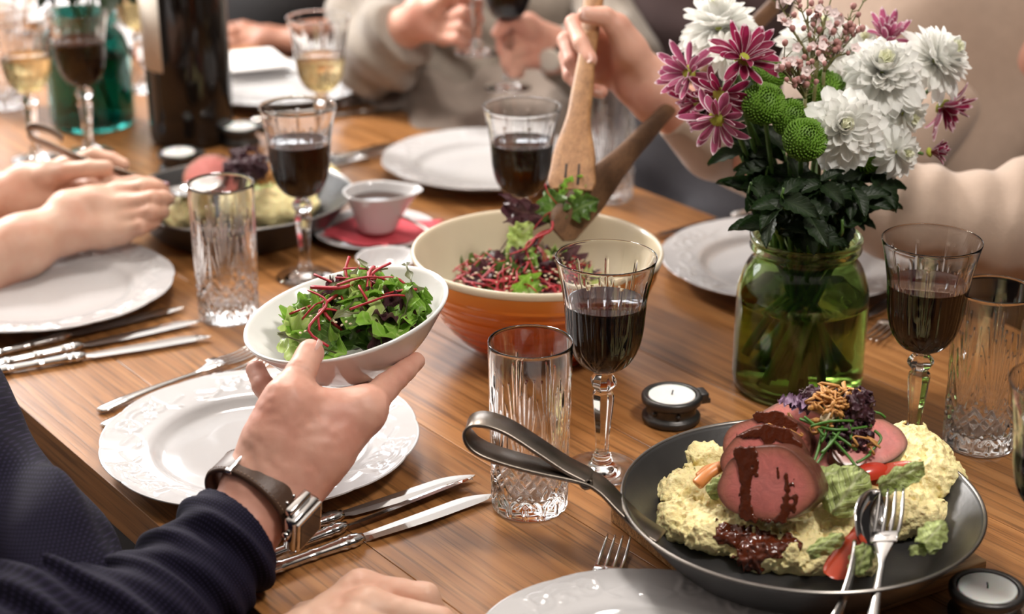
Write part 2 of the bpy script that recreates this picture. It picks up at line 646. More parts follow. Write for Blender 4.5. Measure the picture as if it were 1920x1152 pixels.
class Grid:
    def __init__(self, lo, hi, h):
        self.lo = np.array(lo, float)
        self.h = h
        self.n = np.ceil((np.array(hi, float) - self.lo) / h).astype(int) + 1
        self.F = np.full(tuple(self.n), 10.0, np.float32)

    def block(self, lo, hi, pad):
        a = np.maximum(np.floor((np.array(lo) - pad - self.lo) / self.h).astype(int), 0)
        b = np.minimum(np.ceil((np.array(hi) + pad - self.lo) / self.h).astype(int) + 1, self.n)
        if np.any(b <= a):
            return None, None
        sl = tuple(slice(i, j) for i, j in zip(a, b))
        ax = [self.lo[q] + self.h * np.arange(a[q], b[q]) for q in range(3)]
        return sl, np.meshgrid(*ax, indexing='ij')

    def cone(self, a, b, ra, rb, k=0.01):
        a, b = np.array(a, float), np.array(b, float)
        r = max(ra, rb)
        sl, X = self.block(np.minimum(a, b), np.maximum(a, b), r + k + 3 * self.h)
        if sl is None:
            return
        self.F[sl] = smin(self.F[sl], cone_d(X, a, b, ra, rb), k)

    def chain(self, pts, rads, k=0.01):
        for i in range(len(pts) - 1):
            self.cone(pts[i], pts[i + 1], rads[i], rads[i + 1], k)

    def ell(self, c, r, k=0.01, R=None):
        c = np.array(c, float)
        r = np.array(r, float)
        m = r.max()
        sl, X = self.block(c - m, c + m, k + 3 * self.h)
        if sl is None:
            return
        P = [X[q] - c[q] for q in range(3)]
        if R is not None:
            P = [sum(R[q][j] * P[j] for j in range(3)) for q in range(3)]
        k0 = np.sqrt(sum((P[q] / r[q]) ** 2 for q in range(3)))
        k1 = np.sqrt(sum((P[q] / r[q] ** 2) ** 2 for q in range(3))) + 1e-9
        self.F[sl] = smin(self.F[sl], k0 * (k0 - 1) / k1, k)

    def coords(self):
        ax = [self.lo[q] + self.h * np.arange(self.n[q]) for q in range(3)]
        return np.meshgrid(*ax, indexing='ij')

    def near(self, w):
        """mask and coordinates of the cells near the surface"""
        m = np.abs(self.F) < w
        idx = np.argwhere(m)
        return m, self.lo + idx * self.h

    def displace(self, fn, w=0.02):
        m, P = self.near(w)
        self.F[m] += fn(P[:, 0], P[:, 1], P[:, 2]).astype(np.float32)

    def mesh(self, name):
        return surface_nets(name, self.F, self.lo, self.h)


def cone_d(X, a, b, ra, rb):
    d = b - a
    L2 = max(float(d @ d), 1e-12)
    px, py, pz = X[0] - a[0], X[1] - a[1], X[2] - a[2]
    t = np.clip((px * d[0] + py * d[1] + pz * d[2]) / L2, 0, 1)
    return np.sqrt((px - t * d[0]) ** 2 + (py - t * d[1]) ** 2 + (pz - t * d[2]) ** 2) - (ra + (rb - ra) * t)


def surface_nets(name, F, lo, h):
    S = F < 0
    n = F.shape
    cs = np.zeros(tuple(q - 1 for q in n), np.int8)
    for a in (0, 1):
        for b in (0, 1):
            for c in (0, 1):
                cs += S[a:n[0] - 1 + a, b:n[1] - 1 + b, c:n[2] - 1 + c]
    act = (cs > 0) & (cs < 8)
    idx = np.argwhere(act)
    imap = np.full(act.shape, -1, np.int64)
    imap[act] = np.arange(len(idx))
    acc = np.zeros((len(idx), 3))
    cnt = np.zeros(len(idx))
    corners = [(0, 0, 0), (1, 0, 0), (0, 1, 0), (1, 1, 0), (0, 0, 1), (1, 0, 1), (0, 1, 1), (1, 1, 1)]
    val = {c: F[idx[:, 0] + c[0], idx[:, 1] + c[1], idx[:, 2] + c[2]] for c in corners}
    for c in corners:
        for ax in range(3):
            if c[ax] == 0:
                c2 = tuple(1 if q == ax else c[q] for q in range(3))
                a, b = val[c], val[c2]
                x = (a < 0) != (b < 0)
                t = np.where(x, a / np.where(x, a - b, 1), 0)
                p = np.array(c, float)[None, :].repeat(len(idx), 0)
                p[:, ax] += t
                acc[x] += p[x]
                cnt[x] += 1
    V = lo + (idx + acc / cnt[:, None]) * h
    Q = []
    for ax in range(3):
        sl0 = [slice(None)] * 3
        sl1 = [slice(None)] * 3
        sl0[ax] = slice(0, n[ax] - 1)
        sl1[ax] = slice(1, n[ax])
        A, B = S[tuple(sl0)], S[tuple(sl1)]
        e = np.argwhere(A != B)
        o1, o2 = (ax + 1) % 3, (ax + 2) % 3
        ok = (e[:, o1] > 0) & (e[:, o2] > 0) & (e[:, o1] < n[o1] - 1) & (e[:, o2] < n[o2] - 1)
        e = e[ok]
        inside = A[e[:, 0], e[:, 1], e[:, 2]]

        def cell(d1, d2):
            q = e.copy()
            q[:, o1] -= d1
            q[:, o2] -= d2
            return imap[q[:, 0], q[:, 1], q[:, 2]]
        q = np.stack([cell(1, 1), cell(0, 1), cell(0, 0), cell(1, 0)], -1)
        q[~inside] = q[~inside][:, ::-1]
        Q.append(q)
    Q = np.concatenate(Q)
    Q = Q[(Q >= 0).all(1)]
    return mesh_np(name, V, Q)


def bounds(pts, r):
    A = np.array([tuple(p) for p in pts])
    return A.min(0) - r, A.max(0) + r


def hand_field(g, palm, fingers, kp=0.012, kf=0.009, join=0.012):
    """palm: list of (a,b,ra,rb); fingers: list of (points, radii). One continuous surface whose fingers stay apart."""
    pts = [q for c in palm for q in c[:2]] + [p for f in fingers for p in f[0]]
    A = np.array([tuple(p) for p in pts])
    sl, X = g.block(A.min(0), A.max(0), 0.034)
    if sl is None:
        return
    P = None
    for a, b, ra, rb in palm:
        d = cone_d(X, np.array(a, float), np.array(b, float), ra, rb)
        P = d if P is None else smin(P, d, kp)
    tot = P
    for pts, rads in fingers:
        f = None
        for i in range(len(pts) - 1):
            d = cone_d(X, np.array(pts[i], float), np.array(pts[i + 1], float), rads[i], rads[i + 1])
            f = d if f is None else smin(f, d, 0.003)
        tot = np.minimum(tot, smin(P, f, kf))
    g.F[sl] = smin(g.F[sl], tot, join)

# ================================================================== THE SETTING
fl = box('floor', 16, 16, 0.1, 'floor_dark', loc=(0, 3, -0.05))
tag(fl, 'dark floor under the dining table', kind='structure')


def build_back_wall():
    """far wall with tall daylight windows; it stands square to the view beyond the table"""
    y = 6.6
    spans = [(-3.1, -1.95), (-1.05, 0.25)]
    z0, z1 = 1.55, 3.35
    xs0, xs1 = -5.2, 4.6
    parts = [box_arrays(xs1 - xs0, 0.2, z0, c=((xs0 + xs1) / 2, y, z0 / 2)),
             box_arrays(xs1 - xs0, 0.2, 0.5, c=((xs0 + xs1) / 2, y, z1 + 0.25))]
    edges = [xs0] + [q for s in spans for q in s] + [xs1]
    for i in range(0, len(edges), 2):
        parts.append(box_arrays(edges[i + 1] - edges[i], 0.2, z1 - z0, c=((edges[i] + edges[i + 1]) / 2, y, (z0 + z1) / 2)))
    V, F = join_arrays(parts)
    w = obj('wall_back', mesh_of('wall_back', V, F, False), 'wall_paint')
    tag(w, 'plain far wall with tall windows', kind='structure')
    pm, nt, b = new_mat('daylight_pane')
    setp(b, base=(0.9, 0.94, 1.0), rough=0.1, emit=(0.93, 0.96, 1.0), emits=WINDOW_STRENGTH)
    MATS['daylight_pane'] = pm
    for n, (a, c) in enumerate(spans):
        W, H = c - a, z1 - z0
        fr = [box_arrays(0.06, 0.12, H, c=(-W / 2 + 0.03, 0, 0)), box_arrays(0.06, 0.12, H, c=(W / 2 - 0.03, 0, 0)),
              box_arrays(W, 0.12, 0.06, c=(0, 0, H / 2 - 0.03)), box_arrays(W, 0.12, 0.06, c=(0, 0, -H / 2 + 0.03)),
              box_arrays(0.05, 0.1, H, c=(0, 0, 0))]
        V, F = join_arrays(fr)
        wn = obj('window_%d' % (n + 1), mesh_of('window', V, F, False), 'window_frame', loc=((a + c) / 2, y - 0.02, (z0 + z1) / 2))
        tag(wn, 'tall daylight window in the far wall', kind='structure')
        for s in (-1, 1):
            box('pane', W / 2 - 0.09, 0.01, H - 0.12, 'daylight_pane', c=(s * W / 4, 0.02, 0), parent=wn)


build_back_wall()


def build_left_wall():
    """side wall at the far left with one wide daylight window"""
    x, a, c, z0, z1 = -3.0, 3.2, 5.2, 1.25, 2.85
    ya, yb = -1.5, 6.5
    parts = [box_arrays(0.2, yb - ya, z0, c=(x, (ya + yb) / 2, z0 / 2)), box_arrays(0.2, yb - ya, 0.6, c=(x, (ya + yb) / 2, z1 + 0.3)),
             box_arrays(0.2, a - ya, z1 - z0, c=(x, (a + ya) / 2, (z0 + z1) / 2)), box_arrays(0.2, yb - c, z1 - z0, c=(x, (yb + c) / 2, (z0 + z1) / 2))]
    V, F = join_arrays(parts)
    w = obj('wall_left', mesh_of('wall_left', V, F, False), 'wall_paint')
    tag(w, 'plain left wall with a wide daylight window', kind='structure')
    W, H = c - a, z1 - z0
    fr = [box_arrays(0.12, 0.06, H, c=(0, -W / 2 + 0.03, 0)), box_arrays(0.12, 0.06, H, c=(0, W / 2 - 0.03, 0)),
          box_arrays(0.12, W, 0.06, c=(0, 0, H / 2 - 0.03)), box_arrays(0.12, W, 0.06, c=(0, 0, -H / 2 + 0.03)), box_arrays(0.1, 0.05, H)]
    V, F = join_arrays(fr)
    wn = obj('window_3', mesh_of('window', V, F, False), 'window_frame', loc=(x, (a + c) / 2, (z0 + z1) / 2))
    tag(wn, 'wide daylight window in the left wall', kind='structure')
    for s_ in (-1, 1):
        box('pane', 0.01, W / 2 - 0.09, H - 0.12, 'daylight_pane', c=(-0.02, s_ * W / 4, 0), parent=wn)


build_left_wall()


cl = box('ceiling', 8.4, 8.2, 0.1, 'ceiling_paint', loc=(0.8, 2.6, 3.55))
tag(cl, 'plain white ceiling above the dining table', kind='structure')


def build_table():
    t = thing('dining_table', 'long solid wood dining table with wide brown oak planks', 'table', (0, 0, 0))
    cuts = [0.524, 0.645, 0.807, 0.945, 1.085, 1.222, 1.335, 1.440]
    L0, L1 = 0.30, 4.6
    th = 0.042
    for i in range(len(cuts) - 1):
        a, b = cuts[i], cuts[i + 1]
        bevel = 0.0006
        V, F = box_arrays(L1 - L0, b - a - 0.0006, th, bevel)
        c = WDIR * ((a + b) / 2) + LDIR * ((L0 + L1) / 2)
        o = obj('plank', mesh_of('plank', V, F, False), 'table_wood', t,
                loc=(c.x, c.y, TZ - th / 2), rot=(0, 0, math.atan2(LDIR.y, LDIR.x)))
    for la in (L0 + 0.25, L1 - 0.25):
        for wa in (0.64, 1.32):
            c = WDIR * wa + LDIR * la
            box('leg', 0.09, 0.09, TZ - th, 'table_wood', 0.004, parent=t, loc=(c.x, c.y, (TZ - th) / 2), rot=(0, 0, YAW))


build_table()


# ================================================================== PLATES
def plate_mesh():
    R = 0.142
    prof = [(0.0001, 0.0075), (0.055, 0.0072), (0.083, 0.0078), (0.090, 0.0095), (0.0945, 0.0135), (0.099, 0.0165), (0.104, 0.0172)]
    prof += [(r, 0.0172 + (r - 0.104) * 0.16) for r in np.linspace(0.1055, 0.1395, 24)]
    top = prof + [(0.1412, 0.0236), (0.142, 0.0228), (0.1412, 0.0216)]
    bot = [(0.13, 0.0190), (0.105, 0.0140), (0.096, 0.0095), (0.088, 0.004), (0.087, 0.0002), (0.083, 0.0002), (0.081, 0.003), (0.0001, 0.0035)]
    pr = np.array(top + bot)
    n = 360
    ntop = len(top)

    def rf(T, Rr, Z):
        w = np.clip((Rr - 0.10) / 0.042, 0, 1)
        s = np.abs(np.sin(T * 6))                      # twelve shallow scallops
        return Rr * (1 + w * (0.014 * (s ** 0.6) - 0.009))

    def zf(T, Rr, Z):
        m = np.zeros_like(Rr)
        m[:ntop - 3] = 1.0
        sec = (T % (2 * np.pi / 6)) - np.pi / 6
        rm = Rr
        s = sec * 0.122
        t = rm - 0.122
        rel = np.zeros_like(Rr)

        def arc(cs, ct, rad, w, a0=-9, a1=9):
            d = np.sqrt((s - cs) ** 2 + (t - ct) ** 2)
            an = np.arctan2(t - ct, s - cs)
            g = np.exp(-((d - rad) / w) ** 2)
            return g * ((an > a0) & (an < a1))

        def dot(cs, ct, w):
            return np.exp(-(((s - cs) ** 2 + (t - ct) ** 2) / w ** 2))
        rel += arc(-0.022, 0.001, 0.0095, 0.0016) + arc(0.022, 0.001, 0.0095, 0.0016)
        rel += arc(-0.024, 0.0, 0.0045, 0.0013) + arc(0.024, 0.0, 0.0045, 0.0013)
        rel += arc(0, -0.02, 0.026, 0.0015, 0.7, 2.4) + arc(-0.05, 0.004, 0.02, 0.0015, -1.3, 1.3) + arc(0.05, 0.004, 0.02, 0.0015)
        for q in np.linspace(-0.012, 0.012, 7):
            rel += dot(q, 0.012 - q * q * 20, 0.0018)
        for q in np.linspace(-0.055, -0.038, 5):
            rel += dot(q, -0.004 - (q + 0.046) * 0.3, 0.0018) + dot(-q, -0.004 - (q + 0.046) * 0.3, 0.0018)
        rel += dot(0, -0.004, 0.004) + dot(0.006, -0.009, 0.0025) + dot(-0.006, -0.009, 0.0025)
        w = np.clip((Rr - 0.104) / 0.003, 0, 1) * np.clip((0.1385 - Rr) / 0.003, 0, 1)
        return Z + m * w * rel * 0.0011
    return lathe('plate', pr, n, rf, zf)


PLATE = plate_mesh()


def place_plate(u, v, label, z=0.0, rz=0.0, me=None):
    p = tp(u, v, z + 0.018)
    o = obj('dinner_plate', me or PLATE, 'porcelain', loc=(p.x, p.y, TZ + z), rot=(0, 0, rz))
    return tag(o, label, 'plate', 'white scalloped dinner plates')


plateA = place_plate(489, 822, 'empty white embossed dinner plate under the hand with the watch', rz=0.2)
plateB = place_plate(1213, 1260, 'white embossed dinner plate at the bottom edge beside the dinner fork', rz=0.5)
plateB.scale = (0.94, 0.94, 0.94)
plateC = place_plate(82, 537, 'empty white dinner plate beneath the forearms at the left', rz=0.1)
plateD = place_plate(912, 301, 'empty white dinner plate behind the sauce boat and orange bowl')
plateE = place_plate(1472, 489, 'white dinner plate behind the green glass jar of flowers')
plateF = place_plate(524, 158, 'far white dinner plate behind the dark wine bottle')


# ================================================================== GLASSES
def groove(S, Z, segs, w):
    """V-cut profile, 0..1, for line segments in the unrolled (arc, height) plane"""
    out = np.zeros_like(S)
    for (s0, z0, s1, z1, k) in segs:
        dx, dz = s1 - s0, z1 - z0
        L2 = dx * dx + dz * dz
        t = np.clip(((S - s0) * dx + (Z - z0) * dz) / L2, 0, 1)
        d = np.sqrt((S - s0 - t * dx) ** 2 + (Z - z0 - t * dz) ** 2)
        ww = w * (1 - 0.75 * t) if k else w
        out = np.maximum(out, np.clip(1 - d / ww, 0, 1))
    return out


def tumbler_mesh():
    H = 0.152
    zs = np.linspace(0.004, H - 0.003, 118)
    outer = [(0.0001, 0.0008), (0.026, 0.0006), (0.0300, 0.0002), (0.0318, 0.0014)] + [(0.0324 + 0.0026 * (z / H), z) for z in zs]
    inner = [(0.0350, H - 0.0010), (0.0346, H), (0.0341, H - 0.0010)] + [(0.0339 - 0.0035 * ((H - z) / H), z) for z in np.linspace(H - 0.004, 0.02, 14)] + [(0.027, 0.0165), (0.018, 0.0152), (0.0001, 0.015)]
    prof = np.array(outer + inner)
    nout = len(outer)
    R0 = 0.034
    nrep = 7
    cell = 2 * np.pi * R0 / nrep
    mm = 0.001
    segs = []
    for dx, top in ((0, 128), (4.2, 116), (-4.2, 116), (8.6, 100), (-8.6, 100), (12.5, 82), (-12.5, 82)):
        segs.append((dx * 0.30 * mm, 47 * mm, dx * mm, top * mm, 1))
    hc = cell / 2 / mm
    segs += [(-hc * mm, 14 * mm, hc * mm, 50 * mm, 0), (hc * mm, 14 * mm, -hc * mm, 50 * mm, 0),
             (-hc * 0.5 * mm, 14 * mm, hc * mm, 39 * mm, 0), (hc * 0.5 * mm, 14 * mm, -hc * mm, 39 * mm, 0),
             (-hc * mm, 25 * mm, 0, 50 * mm, 0), (hc * mm, 25 * mm, 0, 50 * mm, 0),
             (0, 3 * mm, 0, 13 * mm, 0), (hc * mm, 3 * mm, hc * mm, 13 * mm, 0), (-hc * mm, 3 * mm, -hc * mm, 13 * mm, 0)]
    segs += [(hc * mm, 55 * mm, hc * mm, 100 * mm, 1), (-hc * mm, 55 * mm, -hc * mm, 100 * mm, 1)]

    def rf(T, Rr, Z):
        S = ((T + np.pi / nrep) % (2 * np.pi / nrep) - np.pi / nrep) * R0
        g = groove(S, Z, segs, 0.0024)
        g[nout:] = 0
        g[:4] = 0
        return Rr - 0.0017 * g
    return lathe('tumbler', prof, 294, rf)


TUMBLER = tumbler_mesh()


def place_tumbler(u, v, label, rz=0.0):
    p = tp(u, v)
    o = obj('tumbler', TUMBLER, 'clear_glass', loc=(p.x, p.y, TZ + 0.0003), rot=(0, 0, rz))
    return tag(o, label, 'glass', 'cut crystal tumblers')


BOWL_IN = [(0.0002, 0.1045), (0.010, 0.1052), (0.0195, 0.1105), (0.0268, 0.121), (0.0302, 0.135), (0.0322, 0.15), (0.0338, 0.162), (0.0376, 0.18), (0.0424, 0.2008)]


def wine_glass_mesh():
    low = [(0.0001, 0.0012), (0.026, 0.0008), (0.0325, 0.0004), (0.0333, 0.0014), (0.0325, 0.0024), (0.022, 0.0045), (0.012, 0.0075), (0.0088, 0.0095),
           (0.0092, 0.0115), (0.0078, 0.0135), (0.0082, 0.0155), (0.0062, 0.019), (0.0062, 0.03), (0.0072, 0.045), (0.0088, 0.060), (0.0096, 0.071),
           (0.0088, 0.076), (0.0066, 0.0785), (0.0085, 0.0805), (0.0112, 0.0845), (0.0112, 0.0885), (0.0085, 0.0925), (0.0066, 0.0945), (0.0072, 0.0965)]
    bowl = [(0.0125, 0.0985), (0.0215, 0.1045), (0.0292, 0.117), (0.0330, 0.133), (0.0346, 0.150), (0.0360, 0.164), (0.0390, 0.182), (0.0432, 0.2010)]
    lowd = dense(low, 0.0016)
    bowd = dense([low[-1]] + bowl, 0.0014)[1:]
    inner = [(0.0432, 0.2014), (0.0428, 0.2017)] + [tuple(q) for q in dense(BOWL_IN[::-1], 0.004)]
    prof = np.concatenate([lowd, bowd, np.array(inner)])
    nl, nb = len(lowd), len(lowd) + len(bowd)
    nrep = 9
    mm = 0.001

    def rf(T, Rr, Z):
        S = ((T + np.pi / nrep) % (2 * np.pi / nrep) - np.pi / nrep) * 0.034
        hc = np.pi / nrep * 0.034 / mm
        segs = [(0, 100 * mm, 0, 186 * mm, 1), (1.5 * mm, 112 * mm, 5.5 * mm, 168 * mm, 1), (-1.5 * mm, 112 * mm, -5.5 * mm, 168 * mm, 1),
                (hc * mm, 118 * mm, hc * mm, 160 * mm, 1), (-hc * mm, 118 * mm, -hc * mm, 160 * mm, 1),
                (0, 101 * mm, hc * mm, 120 * mm, 0), (0, 101 * mm, -hc * mm, 120 * mm, 0)]
        g = groove(S, Z, segs, 0.0021)
        g[:nl] = 0
        g[nb:] = 0
        R2 = Rr - 0.0010 * g * np.clip(Rr / 0.02, 0, 1)
        # facetted stem and knop
        f = np.zeros_like(Rr)
        f[:nl] = np.clip((Z[:nl] - 0.016) / 0.004, 0, 1)
        c = np.cos(np.pi / 8) / np.cos(((T + np.pi / 8) % (np.pi / 4)) - np.pi / 8)
        return R2 * (1 - f + f * c * 1.03)
    return lathe('wine_glass', prof, 216, rf)


WINE_GLASS = wine_glass_mesh()


def liquid_mesh(level, name):
    pr = [(r + 0.0003, z - 0.0003) for r, z in dense(BOWL_IN, 0.003) if z < level]
    pr[0] = (0.0001, pr[0][1])
    r = pr[-1][0]
    nside = len(pr)
    pr += [(r, level + 0.0008), (r * 0.97, level), (0.0001, level)]
    me = lathe(name, pr, 72)
    if 'red' in name:
        me.materials.append(MATS['red_wine_liquid'])
        me.materials.append(MATS['red_wine_surface'])
        for q in me.polygons:
            if q.index >= nside * 72:
                q.material_index = 1
    return me


RED_HI = liquid_mesh(0.160, 'red_wine')
RED_LO = liquid_mesh(0.148, 'red_wine')
WHITE_W = liquid_mesh(0.146, 'white_wine')


def place_wine(u, v, label, liquid=None, lmat=None, rz=0.0, M=None, name='wine_glass', group='cut crystal wine glasses'):
    if M is None:
        p = tp(u, v)
        M = Matrix.Translation((p.x, p.y, TZ + 0.0003)) @ Matrix.Rotation(rz, 4, 'Z')
    o = obj(name, WINE_GLASS, 'clear_glass', M=M)
    tag(o, label, 'wine glass', group)
    if liquid:
        q = obj('wine', liquid, lmat, o)
        q['label'] = 'dark red wine' if 'red' in lmat else 'pale white wine'
    return o


place_tumbler(993, 948, 'empty cut crystal tumbler standing in front of the orange bowl', 0.1)
place_tumbler(430, 594, 'empty cut crystal tumbler between the left plate and the far pan', 0.35)
place_tumbler(1834, 832, 'empty cut crystal tumbler at the right beside the red wine glass', 0.2)
place_tumbler(1140, 372, 'empty crystal tumbler behind the upright wooden spatula', 0.0)

place_wine(1128, 882, 'glass of red wine in front of the orange salad bowl', RED_HI, 'red_wine_liquid', 0.1)
place_wine(1710, 842, 'glass of red wine between the flower jar and the right tumbler', RED_HI, 'red_wine_liquid', 0.25)
place_wine(978, 520, 'glass of red wine behind the wooden spatula and orange bowl', RED_HI, 'red_wine_liquid', 0.0)
place_wine(573, 520, 'glass of red wine in front of the far serving pan', RED_HI, 'red_wine_liquid', 0.3)
place_wine(608, 300, 'glass of white wine standing before the far white plate', WHITE_W, 'white_wine_liquid', 0.2)
place_wine(168, 287, 'glass of red wine in front of the teal glass vase', RED_HI, 'red_wine_liquid', 0.1)
place_wine(68, 300, 'glass of white wine left of the teal glass vase', WHITE_W, 'white_wine_liquid', 0.5)
place_wine(1948, 1180, 'wine glass cut off by the right edge beside the lower tealight', RED_LO, 'red_wine_liquid', 0.5)
place_wine(268, 168, 'glass of white wine left of the dark wine bottle', WHITE_W, 'white_wine_liquid', 0.5)


# ================================================================== ORANGE BOWL
def salad_bowl():
    R, H = 0.128, 0.112
    out = [(0.055, 0.0005), (0.058, 0.002), (0.060, 0.006), (0.072, 0.016), (0.090, 0.034), (0.105, 0.056), (0.117, 0.080), (0.1255, 0.104)]
    od = dense(out, 0.0012)
    ridge = np.array([0.0009 * (math.sin(z * 2 * math.pi / 0.0105) > 0.2) for z in od[:, 1]])
    ridge[od[:, 1] < 0.02] = 0
    ridge[od[:, 1] > 0.088] = 0.0003
    od[:, 0] += ridge
    V1 = np.concatenate([[(0.0001, 0.004), (0.05, 0.004)], od])
    inn = [(0.1255, 0.104), (0.1272, 0.1085), (0.1262, 0.1118), (0.1240, 0.1118), (0.1225, 0.109), (0.119, 0.098), (0.110, 0.074), (0.097, 0.051), (0.08, 0.031), (0.06, 0.016), (0.03, 0.009), (0.0001, 0.008)]
    p = tp(1006, 657)
    root = thing('salad_bowl', 'large orange ridged salad bowl with cream inside', 'bowl', (p.x, p.y, TZ))
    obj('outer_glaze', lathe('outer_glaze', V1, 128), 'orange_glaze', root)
    obj('inner_glaze', lathe('inner_glaze', dense(inn, 0.004), 128), 'cream_glaze', root)
    return Vector((p.x, p.y, TZ))


OB = salad_bowl()


# ================================================================== CUTLERY
def knife_mesh():
    """lies along +X, handle from 0 to .105, blade to .235"""
    P = np.array([(x, 0, 0.0052) for x in np.linspace(0, 0.108, 46)])

    def pr(i, t):
        x = P[i][0]
        w = 0.0052 + 0.0016 * math.cos((x / 0.108) * math.pi) ** 2
        if x < 0.004:
            w *= 0.55 + 0.45 * x / 0.004
        for b in (0.012, 0.030, 0.062, 0.090, 0.098):
            if abs(x - b) < 0.0022:
                w *= 1.13
        if x > 0.1035:
            w *= 0.72
        return circ(w, 10, w * 0.72)
    V, F = sweep(P, pr, up=np.array([0, 0, 1.0]))
    xs = np.linspace(0.1065, 0.238, 30)
    rows = []
    for x in xs:
        t = (x - 0.1065) / (0.238 - 0.1065)
        lo = -0.0055 - 0.0045 * math.sin(min(1, t * 1.4) * math.pi * 0.62)
        hi = 0.0045 + 0.0022 * t
        if t > 0.72:
            q = (t - 0.72) / 0.28
            hi = (0.0045 + 0.0022 * 0.72) * (1 - q ** 2.2) + (-0.006) * q ** 2.2
            lo = lo * (1 - q ** 3) + (-0.006) * q ** 3
        if t < 0.05:
            lo *= 0.6
        th = 0.0011
        rows.append([(x, lo, 0.0042), (x, lo * 0.5 + hi * 0.5, 0.0042 + th), (x, hi, 0.0042 + th * 1.1), (x, hi, 0.0042 - th * 1.1), (x, lo * 0.5 + hi * 0.5, 0.0042 - th)])
    V2 = [q for r in rows for q in r]
    F2 = []
    for i in range(len(rows) - 1):
        for j in range(5):
            F2.append((i * 5 + j, i * 5 + (j + 1) % 5, (i + 1) * 5 + (j + 1) % 5, (i + 1) * 5 + j))
    F2 += [(4, 3, 2, 1, 0), tuple((len(rows) - 1) * 5 + j for j in range(5))]
    me_h = mesh_of('handle', V, F)
    me_b = mesh_of('blade', V2, F2, False)
    return me_h, me_b


KNIFE_H, KNIFE_B = knife_mesh()


def fork_meshes():
    """dinner fork along +X, tines at the far end, lying tines up"""
    P = []
    for x in np.linspace(0, 0.142, 50):
        t = x / 0.142
        z = 0.0032 + 0.004 * math.sin(t * math.pi) * (1 - t) + 0.0045 * max(0, t - 0.8) / 0.2
        P.append((x, 0, z))
    P = np.array(P)

    def pr(i, t):
        x = P[i][0]
        if t < 0.7:
            w = 0.0088 - 0.0058 * (t / 0.7) ** 0.7
        else:
            w = 0.0030 + 0.0086 * max(0, (t - 0.82) / 0.18) ** 1.3
        if x < 0.006:
            w *= 0.5 + 0.5 * x / 0.006
        for b in (0.02, 0.028, 0.085):
            if abs(x - b) < 0.0022:
                w *= 1.12
        h = 0.0022 if t < 0.8 else 0.0022 - 0.0010 * (t - 0.8) / 0.2
        return circ(w, 10, h)
    V, F = sweep(P, pr, up=np.array([0, 0, 1.0]))
    tines = []
    for k in range(4):
        y = (k - 1.5) * 0.0062
        Q = np.array([(x, y * (1 + 0.06 * math.sin((x - 0.14) / 0.056 * math.pi)), 0.0078 - 0.0045 * math.sin((x - 0.138) / 0.056 * math.pi * 0.75) + 0.0035 * ((x - 0.138) / 0.056) ** 2) for x in np.linspace(0.138, 0.196, 12)])
        tines.append(sweep(Q, lambda i, t: circ(0.0019 * (1 - 0.6 * t ** 3), 6, 0.0013 * (1 - 0.4 * t)), up=np.array([0, 0, 1.0])))
    bridge = box_arrays(0.012, 0.0215, 0.0022, 0.0008, c=(0.141, 0, 0.0076))
    Vt, Ft = join_arrays([(V, F), bridge])
    return mesh_of('handle', Vt, Ft), [mesh_of('tine', *tt) for tt in tines]


FORK_H, FORK_T = fork_meshes()


def spoon_mesh():
    P = []
    for x in np.linspace(0, 0.145, 50):
        t = x / 0.145
        P.append((x, 0, 0.0032 + 0.010 * math.sin(t * math.pi) * (0.4 + t * 0.6)))
    P = np.array(P)

    def pr(i, t):
        w = 0.0088 - 0.0056 * t ** 0.7
        if i < 3:
            w *= 0.6 + 0.13 * i
        return circ(w, 10, 0.0022)
    V, F = sweep(P, pr, up=np.array([0, 0, 1.0]))
    rows, nr, nc = [], 14, 12
    top, bot = [], []
    for i in range(nr + 1):
        t = i / nr
        x = 0.140 + 0.064 * t
        w = 0.0215 * math.sin(math.pi * min(1, (0.06 + 0.94 * t)) ** 0.82) ** 0.7 + 0.0008
        for j in range(nc + 1):
            s = j / nc * 2 - 1
            dz = -0.010 * math.sin(math.pi * min(1, t * 0.95 + 0.03)) * (1 - s * s)
            z = 0.0125 + dz - 0.002 * t
            top.append((x, w * s, z))
            bot.append((x, w * s * 1.02, z - 0.0014))
    n = (nr + 1) * (nc + 1)
    V2 = top + bot
    F2 = []
    for i in range(nr):
        for j in range(nc):
            a = i * (nc + 1) + j
            F2.append((a, a + nc + 1, a + nc + 2, a + 1))
            F2.append((n + a, n + a + 1, n + a + nc + 2, n + a + nc + 1))
    for i in range(nr):
        for j in (0, nc):
            a = i * (nc + 1) + j
            F2.append((a, a + nc + 1, n + a + nc + 1, n + a))
    return mesh_of('handle', V, F), mesh_of('spoon_bowl', V2, F2)


SPOON_H, SPOON_B = spoon_mesh()


def lay(p0, p1, z=0.0):
    """matrix of a piece of cutlery lying from p0 towards p1 on the table"""
    d = Vector(p1) - Vector(p0)
    M = basis(p0, d, Vector((0, 0, 1)) if abs(d.normalized().z) < 0.9 else Vector((0, 1, 0)))
    x = d.normalized()
    zz = Vector((0, 0, 1))
    zz = (zz - x * x.dot(zz)).normalized()
    yy = zz.cross(x)
    M = Matrix((x, yy, zz)).transposed().to_4x4()
    M.translation = Vector(p0) + Vector((0, 0, z))
    return M


def put_knife(M, label, group='steel table knives'):
    r = obj('table_knife', KNIFE_H, 'steel', M=M)
    tag(r, label, 'knife', group)
    obj('blade', KNIFE_B, 'steel_bright', r)
    return r


def put_fork(M, label, group='steel dinner forks', name='dinner_fork', scale=1.0):
    r = obj(name, FORK_H, 'steel', M=M @ Matrix.Scale(scale, 4))
    tag(r, label, 'fork', group)
    for t in FORK_T:
        obj('tine', t, 'steel', r)
    return r


